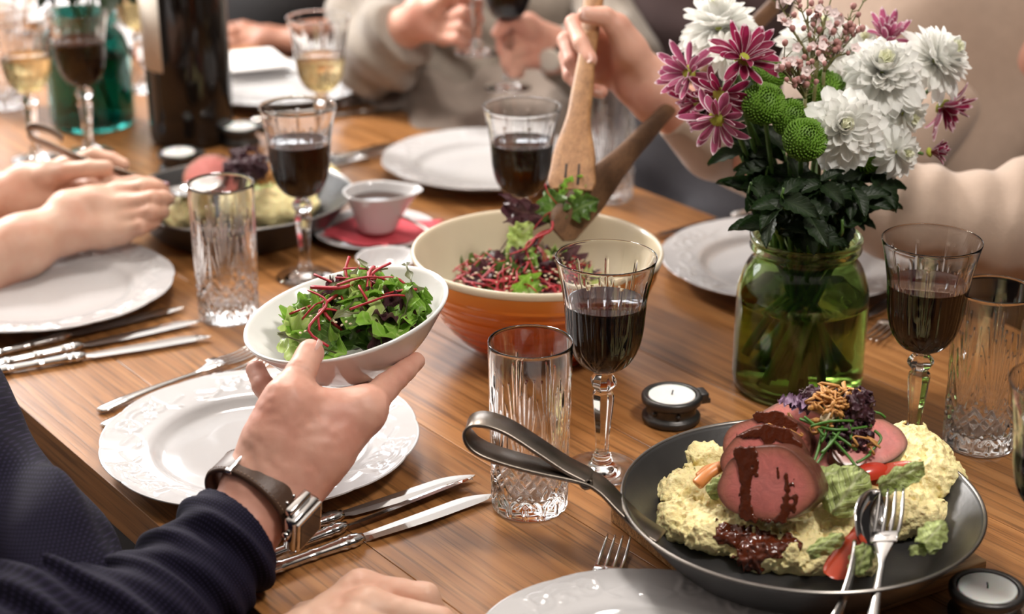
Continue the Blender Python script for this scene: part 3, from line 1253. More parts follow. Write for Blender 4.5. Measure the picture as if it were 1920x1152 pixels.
def put_spoon(M, label, name='spoon', group=None, scale=1.0):
    r = obj(name, SPOON_H, 'steel', M=M @ Matrix.Scale(scale, 4))
    tag(r, label, 'spoon', group)
    obj('spoon_bowl', SPOON_B, 'steel_bright', r)
    return r


def put_on(u0, v0, u1, v1, L):
    """start point so that the tip lands on pixel 1 while lying along pixel 0 -> 1"""
    a, b = tp(u0, v0), tp(u1, v1)
    d = (b - a).normalized()
    return lay(b - d * L, b)


put_knife(put_on(545, 1006, 884, 896, 0.238), 'table knife nearest the white plate, beside the wristwatch')
put_knife(put_on(500, 1062, 882, 910, 0.238) @ Matrix.Rotation(math.radians(-24), 4, 'X') @ Matrix.Translation((0, 0, 0.002)), 'middle table knife of the three beside the wristwatch')
put_knife(put_on(484, 1088, 921, 932, 0.238), 'outermost table knife of the three, its tip at the tumbler')
put_fork(put_on(170, 783, 486, 662, 0.196), 'dinner fork farther from the viewer, half under the plate')
put_fork(put_on(169, 815, 500, 688, 0.196), 'dinner fork nearer to the table edge, mostly under the plate')
put_knife(put_on(-8, 672, 341, 581, 0.238), 'table knife lying closest to the left plate')
put_knife(put_on(10, 688, 374, 606, 0.238), 'middle table knife of the three near the left plate')
put_knife(put_on(20, 700, 394, 635, 0.238), 'outermost table knife of the three near the left plate')
put_fork(put_on(1100, 1190, 1160, 1022, 0.196), 'dinner fork with its tines showing above the bottom plate')
put_fork(put_on(1740, 560, 1626, 650, 0.196), 'dinner fork on the table right of the flower jar', )
put_knife(put_on(1745, 530, 1612, 610, 0.238), 'table knife on the table right of the flower jar')
put_knife(put_on(1420, 400, 1226, 452, 0.238), 'table knife left of the plate behind the flower jar')
put_knife(put_on(600, 222, 762, 208, 0.238), 'table knife by the far white plate, at the table edge')
put_fork(put_on(590, 206, 735, 190, 0.196), 'dinner fork right of the far white plate')
put_knife(put_on(585, 312, 742, 272, 0.238), 'table knife left of the plate behind the sauce boat')
put_fork(put_on(600, 322, 740, 288, 0.196), 'dinner fork beside the plate behind the sauce boat')
put_knife(put_on(2010, 742, 1902, 784, 0.238), 'table knife at the right edge beside the right tumbler')


# ================================================================== IRON PANS
def pan_meshes():
    R = 0.141
    inn = [(0.0001, 0.004), (0.07, 0.0038), (0.094, 0.004), (0.101, 0.0055), (0.109, 0.012), (0.127, 0.032), (0.1385, 0.0452)]
    body = [(0.1415, 0.0450), (0.130, 0.031), (0.112, 0.010), (0.103, 0.002), (0.098, 0.0002), (0.0001, 0.0002)]
    rim = [(0.1385, 0.0452), (0.1392, 0.0464), (0.1408, 0.0464), (0.1415, 0.0450)]
    pr = np.concatenate([dense(inn, 0.004), dense(body, 0.004)])
    return lathe('pan_body', pr, 144), lathe('pan_rim', rim, 144)


PAN_B, PAN_R = pan_meshes()


def strap(pts, w, th, side, n=60):
    """flat iron strap swept through pts, wide along the side vector"""
    P = spline(pts, n)
    T = np.gradient(P, axis=0)
    T /= np.linalg.norm(T, axis=1)[:, None]
    s = np.array(side, float)
    V, F = [], []
    for p, t in zip(P, T):
        sd = s - t * (s @ t)
        sd /= np.linalg.norm(sd)
        nn = np.cross(sd, t)
        for a, b in ((-1, -.6), (-.92, -1), (.92, -1), (1, -.6), (1, .6), (.92, 1), (-.92, 1), (-1, .6)):
            V.append(p + sd * a * w / 2 + nn * b * th / 2)
    k = 8
    for i in range(n - 1):
        for j in range(k):
            F.append((i * k + j, i * k + (j + 1) % k, (i + 1) * k + (j + 1) % k, (i + 1) * k + j))
    F += [tuple(range(k - 1, -1, -1)), tuple((n - 1) * k + j for j in range(k))]
    return V, F


# the near pan on its board
PANZ = 0.0156
pc = tp(1502, 934, PANZ + 0.0455)
PC = Vector((pc.x, pc.y, TZ + PANZ))
pan = thing('serving_pan', 'black iron serving pan of sliced beef and mash on a wooden board', 'pan', PC, group='iron serving pans')
obj('pan_body', PAN_B, 'iron_pan', pan)
obj('pan_rim', PAN_R, 'iron_rim', pan)
hp = [(1240, 1008, 1.318), (1200, 982, 1.322), (1164, 948, 1.327), (1128, 912, 1.333), (1090, 893, 1.336), (1000, 873, 1.336), (925, 851, 1.336),
      (889, 832, 1.336), (877, 808, 1.336), (888, 790, 1.336), (915, 788, 1.336), (955, 803, 1.336), (1010, 838, 1.336), (1060, 871, 1.336), (1096, 890, 1.336), (1106, 897, 1.336), (1100, 903, 1.336), (1094, 897, 1.336)]
P3 = [np.array(cp(*q)) - np.array(PC) for q in hp]
hd = np.array(P3[6]) - np.array(P3[3])
side = np.cross(hd, [0, 0, 1.0])
side /= np.linalg.norm(side)
Vh, Fh = strap(P3, 0.026, 0.0034, side, 110)
obj('handle', mesh_of('handle', Vh, Fh), 'iron_handle', pan)

ba, bb = tp(1851, 1056, 0.013), tp(1588, 1144, 0.013)
e1 = (bb - ba)
e1.z = 0
e1.normalize()
e2 = Vector((-e1.y, e1.x, 0))
if e2.y < 0:
    e2 = -e2
bc = Vector((ba.x, ba.y, 0)) + e1 * 0.105 + e2 * 0.11
brd = box('serving_board', 0.21, 0.22, 0.0150, 'board_wood', 0.0015, loc=(bc.x, bc.y, TZ + 0.0077), rot=(0, 0, math.atan2(e1.y, e1.x)))
tag(brd, 'light wooden board lying under the near iron pan', 'board')

# the far pan
p2 = tp(447, 362, 0.046)
PC2 = Vector((p2.x, p2.y, TZ + 0.0003))
pan2 = thing('serving_pan', 'far black iron pan of beef and mash behind the left tumbler', 'pan', PC2, group='iron serving pans')
obj('pan_body', PAN_B, 'iron_pan', pan2)
obj('pan_rim', PAN_R, 'iron_rim', pan2)


# ================================================================== TEALIGHTS
def tealight(u, v, label, rz=0.0, clip=True, lit=False):
    p = tp(u, v)
    t = thing('tealight_holder', label, 'tealight', (p.x, p.y, TZ + 0.0003), (0, 0, rz), 'iron tealight holders')
    pr = [(0.0001, 0.0004), (0.0255, 0.0002), (0.0272, 0.002), (0.0275, 0.006), (0.0262, 0.0075), (0.0235, 0.0085), (0.0232, 0.0175), (0.0262, 0.0185), (0.0282, 0.0205), (0.0284, 0.0255), (0.0272, 0.0272), (0.0242, 0.0272), (0.0225, 0.0262), (0.0222, 0.020), (0.0001, 0.020)]
    obj('holder', lathe('holder', dense(pr, 0.0022), 72), 'iron_holder', t)
    c = obj('candle', lathe('candle', [(0.0218, 0.0205), (0.0219, 0.0262), (0.0212, 0.0268), (0.0195, 0.0262), (0.004, 0.0260), (0.0001, 0.0261)], 64), 'candle_wax', t)
    w = tube('wick', [(0, 0, 0.025), (0.0003, 0, 0.028), (0.0010, 0.0002, 0.0305)], 0.0007, 6, None, 'wick', c)
    if clip:
        V, F = join_arrays([box_arrays(0.010, 0.016, 0.010, 0.002, c=(0.030, 0, 0.0215)), box_arrays(0.014, 0.004, 0.005, 0.001, c=(0.034, 0.004, 0.013))])
        obj('clip', mesh_of('clip', V, F), 'iron_holder', t)
        for a in (2.2, 3.6, 4.6):
            s = obj('screw', lathe('screw', [(0.0001, 0.0022), (0.0018, 0.002), (0.0026, 0.0008), (0.0026, -0.002)], 14), 'iron_holder', t)
            s.matrix_local = basis((0.0232 * math.cos(a), 0.0232 * math.sin(a), 0.013), (0, 0, 1), (math.cos(a), math.sin(a), 0))
    return t


tealight(1258, 788, 'white tealight in an iron holder between wine glass and flower jar', 0.3)
tealight(1845, 1160, 'white tealight in an iron holder at the lower right corner', 2.0, clip=False)
tealight(337, 320, 'white tealight in a dark holder in front of the wine bottle', 0.3)
tealight(452, 270, 'white tealight right of the wine bottle behind the far pan', 0.3)


# ================================================================== SAUCE BOAT, SAUCER, NAPKIN
def sauce_set():
    p = tp(705, 447)
    n = 96
    sc = obj('saucer', lathe('saucer', dense([(0.0001, 0.004), (0.045, 0.004), (0.05, 0.006), (0.074, 0.0135), (0.0755, 0.013), (0.074, 0.012), (0.05, 0.003), (0.046, 0.0003), (0.0001, 0.0003)], 0.004), n), 'porcelain', loc=(p.x, p.y, TZ + 0.0003))
    tag(sc, 'white saucer under the red napkin and sauce boat', 'saucer')
    # red napkin: a square laid diagonally, rippling over the saucer
    m = 26
    V = []
    for layer in (0, 1):
        for i in range(m):
            for j in range(m):
                x, y = (i / (m - 1) - 0.5) * 0.112, (j / (m - 1) - 0.5) * 0.112
                r = math.hypot(x, y)
                z = 0.0075 + 0.0065 * max(0, min(1, (r - 0.045) / 0.03)) + 0.0022 * math.sin(x * 60 + y * 25) + 0.0016 * math.sin(y * 85) - 0.10 * max(0, r - 0.080)
                V.append((x, y, z - layer * 0.0012))
    F = []
    for i in range(m - 1):
        for j in range(m - 1):
            a = i * m + j
            F.append((a, a + m, a + m + 1, a + 1))
            a += m * m
            F.append((a, a + 1, a + m + 1, a + m))
    for i in range(m - 1):
        for (a, b) in ((i, i + 1), (i + (m - 1) * m, i + 1 + (m - 1) * m), (i * m, (i + 1) * m), (i * m + m - 1, (i + 1) * m + m - 1)):
            F.append((a, b, b + m * m, a + m * m))
    nk = obj('paper_napkin', mesh_of('paper_napkin', V, F), 'napkin_red', loc=(p.x + 0.004, p.y, TZ + 0.0015), rot=(0, 0, 0.95))
    tag(nk, 'red paper napkin folded under the white sauce boat', 'napkin')
    # boat: oval cup drawn out to a lip on the left
    def rf(T, R, Z):
        w = np.clip(Z / 0.05, 0, 1)
        d = np.abs(((T - math.pi + math.pi) % (2 * math.pi)) - math.pi)      # 0 at the lip
        lip = np.exp(-(d / 0.55) ** 2)
        return R * (1 + 0.42 * w * lip)
    pr = [(0.0001, 0.0006), (0.020, 0.0004), (0.0225, 0.002), (0.0255, 0.012), (0.031, 0.03), (0.0385, 0.047), (0.0400, 0.0495), (0.0390, 0.0505), (0.0372, 0.049), (0.030, 0.032), (0.024, 0.014), (0.018, 0.006), (0.0001, 0.005)]
    r = thing('sauce_boat', 'white porcelain sauce boat of dark gravy on the red napkin', 'sauce boat', (p.x + 0.002, p.y - 0.002, TZ + 0.0115), (0, 0, math.pi + 0.12))
    obj('boat', lathe('boat', dense(pr, 0.003), 72, rf), 'porcelain', r)
    obj('gravy', lathe('gravy', [(0.0330, 0.0385), (0.03, 0.0388), (0.0001, 0.0388)], 48, rf), 'gravy_dark', r)
    put_spoon(lay(tp(828, 448, 0.02), tp(745, 412, 0.028)) @ Matrix.Translation((0, 0, 0)), 'small steel spoon resting at the sauce boat', 'spoon', scale=0.62)
    q = tp(727, 512)
    sb = obj('small_dish', lathe('small_dish', dense([(0.0001, 0.006), (0.02, 0.006), (0.034, 0.019), (0.036, 0.020), (0.0365, 0.019), (0.03, 0.008), (0.02, 0.0005), (0.0001, 0.0005)], 0.003), 64), 'porcelain', loc=(q.x, q.y, TZ + 0.0003))
    tag(sb, 'small white dish half hidden behind the held salad bowl', 'dish')


sauce_set()


# ================================================================== WINE BOTTLE, FAR VASE AND FAR TABLE THINGS
def bottle():
    p = tp(362, 262)
    r = thing('wine_bottle', 'tall dark magnum wine bottle with a cream label', 'bottle', (p.x, p.y, TZ + 0.0003))
    pr = [(0.0001, 0.004), (0.03, 0.002), (0.052, 0.0003), (0.0585, 0.005), (0.060, 0.014), (0.0605, 0.23), (0.059, 0.25), (0.050, 0.275), (0.034, 0.30), (0.021, 0.325), (0.0185, 0.35), (0.0178, 0.42), (0.0195, 0.425), (0.0195, 0.437), (0.0175, 0.438), (0.0001, 0.438)]
    obj('glass_body', lathe('glass_body', dense(pr, 0.006), 96), 'bottle_glass', r)
    V, F = [], []
    n = 40
    for i in range(n + 1):
        a = math.radians(148 + 98 * i / n)
        for z in (0.112, 0.226):
            for rr in (0.0606, 0.0610):
                V.append((rr * math.cos(a), rr * math.sin(a), z))
    for i in range(n):
        a = i * 4
        b = a + 4
        F += [(a + 1, b + 1, b + 3, a + 3), (a, a + 2, b + 2, b), (a + 2, a + 3, b + 3, b + 2), (a, b, b + 1, a + 1)]
    obj('label', mesh_of('label', V, F), 'paper_label', r)
    V, F = lathe_arrays([(0.0192, 0.36), (0.0192, 0.424), (0.0202, 0.425), (0.0202, 0.4385), (0.0001, 0.4390)], 48)
    obj('capsule', mesh_np('capsule', V, F), 'cloth_brown', r)


bottle()


def jar_mesh(R, H, neck, name, wall=0.0028):
    out = [(0.0001, 0.003), (R * 0.75, 0.002), (R * 0.93, 0.0006), (R, 0.010), (R * 1.0, 0.03), (R * 1.0, H * 0.58), (R * 0.975, H * 0.68), (R * 0.88, H * 0.79), (neck * 0.97, H * 0.855), (neck * 0.96, H * 0.90), (neck * 1.045, H * 0.912), (neck * 1.055, H * 0.925), (neck * 0.985, H * 0.938), (neck * 0.985, H * 0.955), (neck * 1.05, H * 0.965), (neck * 1.06, H * 0.99), (neck * 1.02, H)]
    inn = [(neck * 0.955, H * 0.992), (neck * 0.93, H * 0.93), (neck * 0.92, H * 0.86), (R * 0.88 - wall, H * 0.785), (R * 0.975 - wall, H * 0.675), (R - wall, H * 0.58), (R - wall, 0.03), (R - wall, 0.013), (R * 0.9, 0.008), (0.0001, 0.007)]
    return lathe(name, np.concatenate([dense(out, 0.003), dense(inn, 0.004)]), 112), inn


def foliage(name, c, r, n, size, material, parent, seed):
    rng = random.Random(seed)
    for i in range(n):
        a, e = rng.uniform(0, 6.28), math.acos(rng.uniform(-0.2, 1))
        d = Vector((math.cos(a) * math.sin(e), math.sin(a) * math.sin(e), math.cos(e)))
        M = basis(c + Vector((d.x * r[0], d.y * r[1], d.z * r[2])) * rng.uniform(0.5, 1), d + Vector((rng.uniform(-.4, .4), rng.uniform(-.4, .4), rng.uniform(-.7, .2))), Vector((rng.uniform(-1, 1), rng.uniform(-1, 1), 1)))
        obj('leaf', LEAF_SIMPLE, material, parent, M=M @ Matrix.Scale(size * rng.uniform(0.7, 1.2), 4))


# ================================================================== LEAVES AND PETALS
def sheet(name, nx, ny, wfun, zfun, yfun=None, thick=0.0):
    """leaf-like sheet, length 1 along +X; wfun(t) half width, zfun(t,s) height; carries UVs (t, s)"""
    V, F, UV = [], [], []
    for i in range(nx + 1):
        t = i / nx
        for j in range(ny + 1):
            s = j / ny * 2 - 1
            w = wfun(t)
            w = w.real if isinstance(w, complex) else w
            y = w * s if yfun is None else yfun(t, s, w)
            V.append((t, y, zfun(t, s)))
            UV.append((t, (s + 1) / 2))
    for i in range(nx):
        for j in range(ny):
            a = i * (ny + 1) + j
            F.append((a, a + ny + 1, a + ny + 2, a + 1))
    if thick > 0:
        n = len(V)
        V += [(x, y * 0.985, z - thick) for x, y, z in V]
        UV += UV[:]
        F += [tuple(q + n for q in reversed(f)) for f in F[:]]
        for i in range(nx):
            for j in (0, ny):
                a = i * (ny + 1) + j
                F.append((a, a + ny + 1, a + ny + 1 + n, a + n))
        for j in range(ny):
            for b in (0, nx * (ny + 1)):
                F.append((b + j, b + j + 1, b + j + 1 + n, b + j + n))
    me = mesh_of(name, V, F)
    uv = me.uv_layers.new(name='UVMap')
    li = np.zeros(len(me.loops), np.int32)
    me.loops.foreach_get('vertex_index', li)
    uv.data.foreach_set('uv', np.array(UV, np.float32)[li].ravel())
    return me


def leaf_mat(name, base, vein, edge=None, edge_at=0.8, rough=0.4, sss=0.0, noise=0.25, bumpv=0.35, trl=0.3):
    """leaf or petal: midrib and side veins from UVs, optional edge colour, noise tone"""
    m, nt, b = new_mat(name)
    uv = nt.nodes.new('ShaderNodeUVMap')
    sp = nt.nodes.new('ShaderNodeSeparateXYZ')
    nt.links.new(uv.outputs[0], sp.inputs[0])
    a = nt.nodes.new('ShaderNodeMath')
    a.operation = 'SUBTRACT'
    a.inputs[1].default_value = 0.5
    nt.links.new(sp.outputs[1], a.inputs[0])
    ab = nt.nodes.new('ShaderNodeMath')
    ab.operation = 'ABSOLUTE'
    nt.links.new(a.outputs[0], ab.inputs[0])
    # side veins: fract(t*9 - |s|*5)
    v1 = nt.nodes.new('ShaderNodeMath')
    v1.operation = 'MULTIPLY_ADD'
    v1.inputs[1].default_value = -5.0
    nt.links.new(ab.outputs[0], v1.inputs[0])
    v0 = nt.nodes.new('ShaderNodeMath')
    v0.operation = 'MULTIPLY'
    v0.inputs[1].default_value = 8.0
    nt.links.new(sp.outputs[0], v0.inputs[0])
    nt.links.new(v0.outputs[0], v1.inputs[2])
    pp = nt.nodes.new('ShaderNodeMath')
    pp.operation = 'PINGPONG'
    pp.inputs[1].default_value = 0.5
    nt.links.new(v1.outputs[0], pp.inputs[0])
    r1 = ramp(nt, [(0.0, (0.55, 0.55, 0.55)), (0.16, (0, 0, 0))])
    nt.links.new(pp.outputs[0], r1.inputs[0])
    r2 = ramp(nt, [(0.0, (1, 1, 1)), (0.07, (0, 0, 0))])
    nt.links.new(ab.outputs[0], r2.inputs[0])
    mxv = nt.nodes.new('ShaderNodeMath')
    mxv.operation = 'MAXIMUM'
    nt.links.new(r1.outputs[0], mxv.inputs[0])
    nt.links.new(r2.outputs[0], mxv.inputs[1])
    tc = nt.nodes.new('ShaderNodeTexCoord')
    oi = nt.nodes.new('ShaderNodeObjectInfo')
    n = nt.nodes.new('ShaderNodeTexNoise')
    n.inputs['Scale'].default_value = 3.5
    n.inputs['Detail'].default_value = 4
    ofs = nt.nodes.new('ShaderNodeVectorMath')
    ofs.operation = 'ADD'
    nt.links.new(tc.outputs['Object'], ofs.inputs[0])
    nt.links.new(oi.outputs['Random'], ofs.inputs[1])
    nt.links.new(ofs.outputs[0], n.inputs['Vector'])
    tone = nt.nodes.new('ShaderNodeMix')
    tone.data_type = 'RGBA'
    tone.inputs[6].default_value = (*[c * (1 - noise) for c in base], 1)
    tone.inputs[7].default_value = (*[min(1, c * (1 + noise)) for c in base], 1)
    nt.links.new(n.outputs['Fac'], tone.inputs[0])
    mx = nt.nodes.new('ShaderNodeMix')
    mx.data_type = 'RGBA'
    nt.links.new(mxv.outputs[0], mx.inputs[0])
    nt.links.new(tone.outputs[2], mx.inputs[6])
    mx.inputs[7].default_value = (*vein, 1)
    last = mx.outputs[2]
    if edge is not None:
        re = ramp(nt, [(edge_at * 0.5, (0, 0, 0)), (edge_at * 0.5 + 0.06, (1, 1, 1))])
        nt.links.new(ab.outputs[0], re.inputs[0])
        rt = ramp(nt, [(0.90, (0, 0, 0)), (0.96, (1, 1, 1))])
        nt.links.new(sp.outputs[0], rt.inputs[0])
        mm = nt.nodes.new('ShaderNodeMath')
        mm.operation = 'MAXIMUM'
        nt.links.new(re.outputs[0], mm.inputs[0])
        nt.links.new(rt.outputs[0], mm.inputs[1])
        m2 = nt.nodes.new('ShaderNodeMix')
        m2.data_type = 'RGBA'
        nt.links.new(mm.outputs[0], m2.inputs[0])
        nt.links.new(last, m2.inputs[6])
        m2.inputs[7].default_value = (*edge, 1)
        last = m2.outputs[2]
    nt.links.new(last, b.inputs['Base Color'])
    setp(b, rough=rough, sss=sss, ssss=0.004)
    bp = nt.nodes.new('ShaderNodeBump')
    bp.inputs['Strength'].default_value = bumpv
    bp.inputs['Distance'].default_value = 0.001
    bp.invert = True
    nt.links.new(mxv.outputs[0], bp.inputs['Height'])
    nt.links.new(bp.outputs['Normal'], b.inputs['Normal'])
    tr = nt.nodes.new('ShaderNodeBsdfTranslucent')
    nt.links.new(last, tr.inputs['Color'])
    ms = nt.nodes.new('ShaderNodeMixShader')
    ms.inputs[0].default_value = trl
    nt.links.new(b.outputs[0], ms.inputs[1])
    nt.links.new(tr.outputs[0], ms.inputs[2])
    nt.links.new(ms.outputs[0], nt.nodes['Material Output'].inputs['Surface'])
    MATS[name] = m
    return m


leaf_mat('leaf_dark', (0.012, 0.029, 0.007), (0.026, 0.05, 0.014), rough=0.5)
leaf_mat('leaf_green', (0.22, 0.42, 0.05), (0.40, 0.55, 0.16), rough=0.32)
leaf_mat('leaf_pale', (0.50, 0.64, 0.20), (0.62, 0.68, 0.36), rough=0.34)
leaf_mat('leaf_deep', (0.085, 0.17, 0.03), (0.20, 0.30, 0.09), rough=0.3)
leaf_mat('leaf_purple', (0.085, 0.032, 0.042), (0.16, 0.08, 0.085), rough=0.3)
leaf_mat('leaf_olive', (0.16, 0.17, 0.075), (0.26, 0.26, 0.13), rough=0.4)
leaf_mat('petal_white', (0.93, 0.93, 0.90), (0.89, 0.90, 0.86), rough=0.6, noise=0.04, bumpv=0.12, trl=0.42)
leaf_mat('petal_white_inner', (0.92, 0.93, 0.74), (0.88, 0.90, 0.68), rough=0.6, noise=0.05, bumpv=0.12, trl=0.42)
leaf_mat('petal_purple', (0.27, 0.014, 0.065), (0.20, 0.010, 0.045), edge=(0.80, 0.62, 0.68), edge_at=0.80, rough=0.5, noise=0.25, bumpv=0.15)
leaf_mat('petal_pink', (0.46, 0.11, 0.22), (0.36, 0.06, 0.14), edge=(0.84, 0.70, 0.74), edge_at=0.78, rough=0.5, noise=0.2, bumpv=0.15)
leaf_mat('cabbage_leaf', (0.56, 0.66, 0.25), (0.74, 0.78, 0.46), rough=0.35, bumpv=0.8)
mat('petal_green', (0.13, 0.27, 0.018), 0.55, noise=0.3, nscale=60)
mat('flower_eye', (0.45, 0.50, 0.06), 0.7, bump=0.8, bscale=900)
mat('stem_green', (0.085, 0.17, 0.035), 0.4, noise=0.25, nscale=40)
mat('twig_olive', (0.14, 0.13, 0.04), 0.6)
mat('wax_bud', (0.42, 0.20, 0.18), 0.5, noise=0.3)
mat('wax_petal', (0.80, 0.66, 0.64), 0.5)
mat('beet', (0.40, 0.014, 0.026), 0.45, noise=0.3, nscale=60, sss=0.1, ssss=0.002)
mat('sesame', (0.70, 0.58, 0.40), 0.5)

LEAF_SIMPLE = sheet('leaf', 8, 4, lambda t: 0.26 * math.sin(math.pi * t ** 0.8) ** 0.8 + 0.004, lambda t, s: 0.10 * math.sin(t * 2.6) + 0.10 * s * s * math.sin(math.pi * t) - 0.15 * t * t)
LEAF_TOOTH = sheet('leaf', 16, 6, lambda t: (0.25 * math.sin(math.pi * t ** 0.75) ** 0.7) * (0.78 + 0.22 * abs(math.sin(t * 14))) + 0.006, lambda t, s: 0.08 * math.sin(t * 2.4) - 0.22 * t * t + 0.12 * s * s)


def frilly(name, seed, wide=0.42, ruffle=0.10):
    rng = random.Random(seed)
    p1, p2, p3 = (rng.uniform(0, 6) for _ in range(3))
    return sheet(name, 22, 14, lambda t: wide * (math.sin(math.pi * min(1, t * 0.96 + 0.03)) ** 0.75) * (0.82 + 0.18 * math.sin(t * 23 + p1)) + 0.03,
                 lambda t, s: 0.16 * math.sin(t * 2.5) - 0.25 * t * t + ruffle * abs(s) ** 1.5 * math.sin(t * 24 + p2 + (3 if s > 0 else 0)) + 0.07 * math.sin(s * 5 + p3) * t + 0.15 * s * s)


FRILLS = [frilly('leaf', 3), frilly('leaf', 4, 0.34, 0.13), frilly('leaf', 5, 0.5, 0.09)]
SPINACH = sheet('leaf', 14, 8, lambda t: 0.33 * (math.sin(math.pi * max(0, t - 0.18) / 0.82) ** 0.6 if t > 0.18 else 0) + 0.022, lambda t, s: 0.14 * math.sin(t * 2.6) - 0.12 * t * t + 0.13 * s * s)
SPRIG = sheet('leaf', 22, 6, lambda t: 0.012 + 0.075 * max(0, math.sin(t * 17)) * (t > 0.25) * (1.15 - t) + 0.05 * (t > 0.8) * (1 - t) * 5 * 0.6, lambda t, s: 0.25 * math.sin(t * 2.2) + 0.03 * s * s)


def strip_mesh(seed, name='strip'):
    rng = random.Random(seed)
    a = [rng.uniform(-0.17, 0.17) for _ in range(6)]
    P = spline([(0, 0, 0), (0.3, a[0], a[1] * 0.6 + 0.1), (0.65, a[2], a[3] * 0.6 + 0.12), (1, a[4], a[5] * 0.6)], 14)
    V, F = sweep(P, lambda i, t: np.array([(-0.020, -0.016), (0.020, -0.016), (0.020, 0.016), (-0.020, 0.016)]) * (1 - 0.35 * t))
    return mesh_of(name, V, F)


STRIPS = [strip_mesh(i) for i in range(6)]


# ================================================================== SALADS
def held_bowl():
    """white salad bowl held by the man; local z is the bowl's axis"""
    R = 0.0895
    c = cp(648, 588, 1.452)
    # tilt: right side raised, slightly towards the viewer
    ax = Vector((-0.20, -0.055, 1)).normalized()
    M = basis(c, (1, 0, 0), ax)
    H = 0.052
    prof = [(0.0001, -H + 0.004), (0.030, -H + 0.004), (0.034, -H), (0.0365, -H), (0.0375, -H + 0.003), (0.050, -0.043), (0.066, -0.029), (0.080, -0.012), (0.0882, -0.0012), (0.0895, 0.0012), (0.0885, 0.0026), (0.0865, 0.0018),
            (0.0775, -0.010), (0.063, -0.026), (0.047, -0.039), (0.030, -0.0455), (0.0001, -0.047)]

    def rf(T, Rr, Z):
        return Rr * (1 + 0.010 * np.sin(T * 3 + 0.4) * np.clip(Rr / 0.09, 0, 1))
    o = obj('salad_dish', lathe('salad_dish', dense(prof, 0.003), 128, rf), 'bowl_glaze', M=M)
    tag(o, 'white ceramic bowl of leaf salad held up by a hand', 'bowl')
    return M


HB = held_bowl()


def place_word(x, y, R):
    """where a leaf lies within its bowl, as the viewer sees it"""
    if math.hypot(x, y) < 0.3 * R:
        return 'at the centre'
    k = int(((math.atan2(y, x) + math.pi / 8) % (2 * math.pi)) // (math.pi / 4))
    return ('on the right', 'at the back right', 'at the back', 'at the back left', 'on the left', 'at the front left', 'in front', 'at the front right')[k]


WALL_HELD = (np.array([-0.05, -0.047, -0.0455, -0.039, -0.026, -0.010, 0.0018, 0.003, 0.01]), np.array([0.001, 0.015, 0.030, 0.047, 0.063, 0.0775, 0.0855, 0.12, 0.2]))
WALL_ORANGE = (np.array([0.0, 0.009, 0.016, 0.031, 0.051, 0.074, 0.098, 0.109, 0.113, 0.12]), np.array([0.001, 0.03, 0.06, 0.08, 0.097, 0.110, 0.119, 0.122, 0.15, 0.25]))


def scatter_salad(M, R, zmid, dome, plan, group, rng, lab, wall=WALL_HELD, xoff=(0.010, -0.002), zoff=0.0):
    """plan: list of (mesh, material, count, size, label, category, name)"""
    for meshes, material, n, (s0, s1), label, cat, nm in plan:
        for i in range(n):
            r = R * math.sqrt(rng.random()) * 0.92
            a = rng.uniform(0, 2 * math.pi)
            x, y = r * math.cos(a), r * math.sin(a)
            z = zmid + dome * (1 - (r / R) ** 2) + rng.uniform(-0.004, 0.006)
            sz = rng.uniform(s0, s1)
            d = Vector((rng.uniform(-1, 1), rng.uniform(-1, 1), rng.uniform(-0.2, 0.45)))
            nrm = Vector((x / R * 0.5 + rng.uniform(-.7, .7), y / R * 0.5 + rng.uniform(-.7, .7) - 0.35, 1))
            p = Vector((x, y, z))
            B = basis(p, d, nrm)
            B = B @ Matrix.Translation((-0.5 * sz, 0, 0)) @ Matrix.Scale(sz, 4)
            me = rng.choice(meshes)
            lv = np.array([v.co[:] for v in me.vertices])
            for _ in range(14):                         # keep the leaf inside the bowl
                W = lv @ np.array(B.to_3x3()).T + np.array(B.translation)
                rim = np.interp(W[:, 2] + zoff, wall[0], wall[1])
                over = np.hypot(W[:, 0] + xoff[0], W[:, 1] + xoff[1]) - rim
                if over.max() <= 0:
                    break
                B = Matrix.Translation((-B.translation.x * 0.10, -B.translation.y * 0.10, 0.0022)) @ B @ Matrix.Scale(0.97, 4)
            o = obj(nm, me, None, M=M @ B)
            if not me.materials:
                me.materials.append(MATS[material])
            o.material_slots[0].link = 'OBJECT'
            o.material_slots[0].material = MATS[material]
            ctr = B @ Vector((0.5, 0, 0))
            tag(o, label + ' ' + place_word(ctr.x, ctr.y, R) + ' ' + lab, cat, group + ': ' + nm.replace('_', ' '))


rngs = random.Random(21)
HS = HB @ Matrix.Translation((0.010, -0.002, 0))
scatter_salad(HS, 0.052, -0.028, 0.018, [
    (FRILLS, 'leaf_deep', 9, (0.05, 0.07), 'dark green frilly lettuce leaf', 'leaf', 'lettuce_leaf'),
    (FRILLS, 'leaf_purple', 8, (0.045, 0.065), 'purple frilly lettuce leaf', 'leaf', 'red_lettuce_leaf'),
], 'white bowl salad', rngs, 'in the held white bowl')
scatter_salad(HS, 0.054, -0.014, 0.022, [
    (FRILLS, 'leaf_green', 17, (0.042, 0.062), 'bright green frilly lettuce leaf', 'leaf', 'green_lettuce_leaf'),
    (FRILLS, 'leaf_pale', 9, (0.032, 0.048), 'pale green frilly lettuce leaf', 'leaf', 'pale_lettuce_leaf'),
    ([SPINACH], 'leaf_deep', 5, (0.042, 0.056), 'round dark spinach leaf', 'leaf', 'spinach_leaf'),
    ([SPINACH], 'leaf_green', 6, (0.040, 0.052), 'round light green spinach leaf', 'leaf', 'young_spinach_leaf'),
    ([SPINACH, FRILLS[1]], 'leaf_purple', 13, (0.036, 0.052), 'smooth purple chard leaf', 'leaf', 'chard_leaf'),
], 'white bowl salad', rngs, 'in the held white bowl')
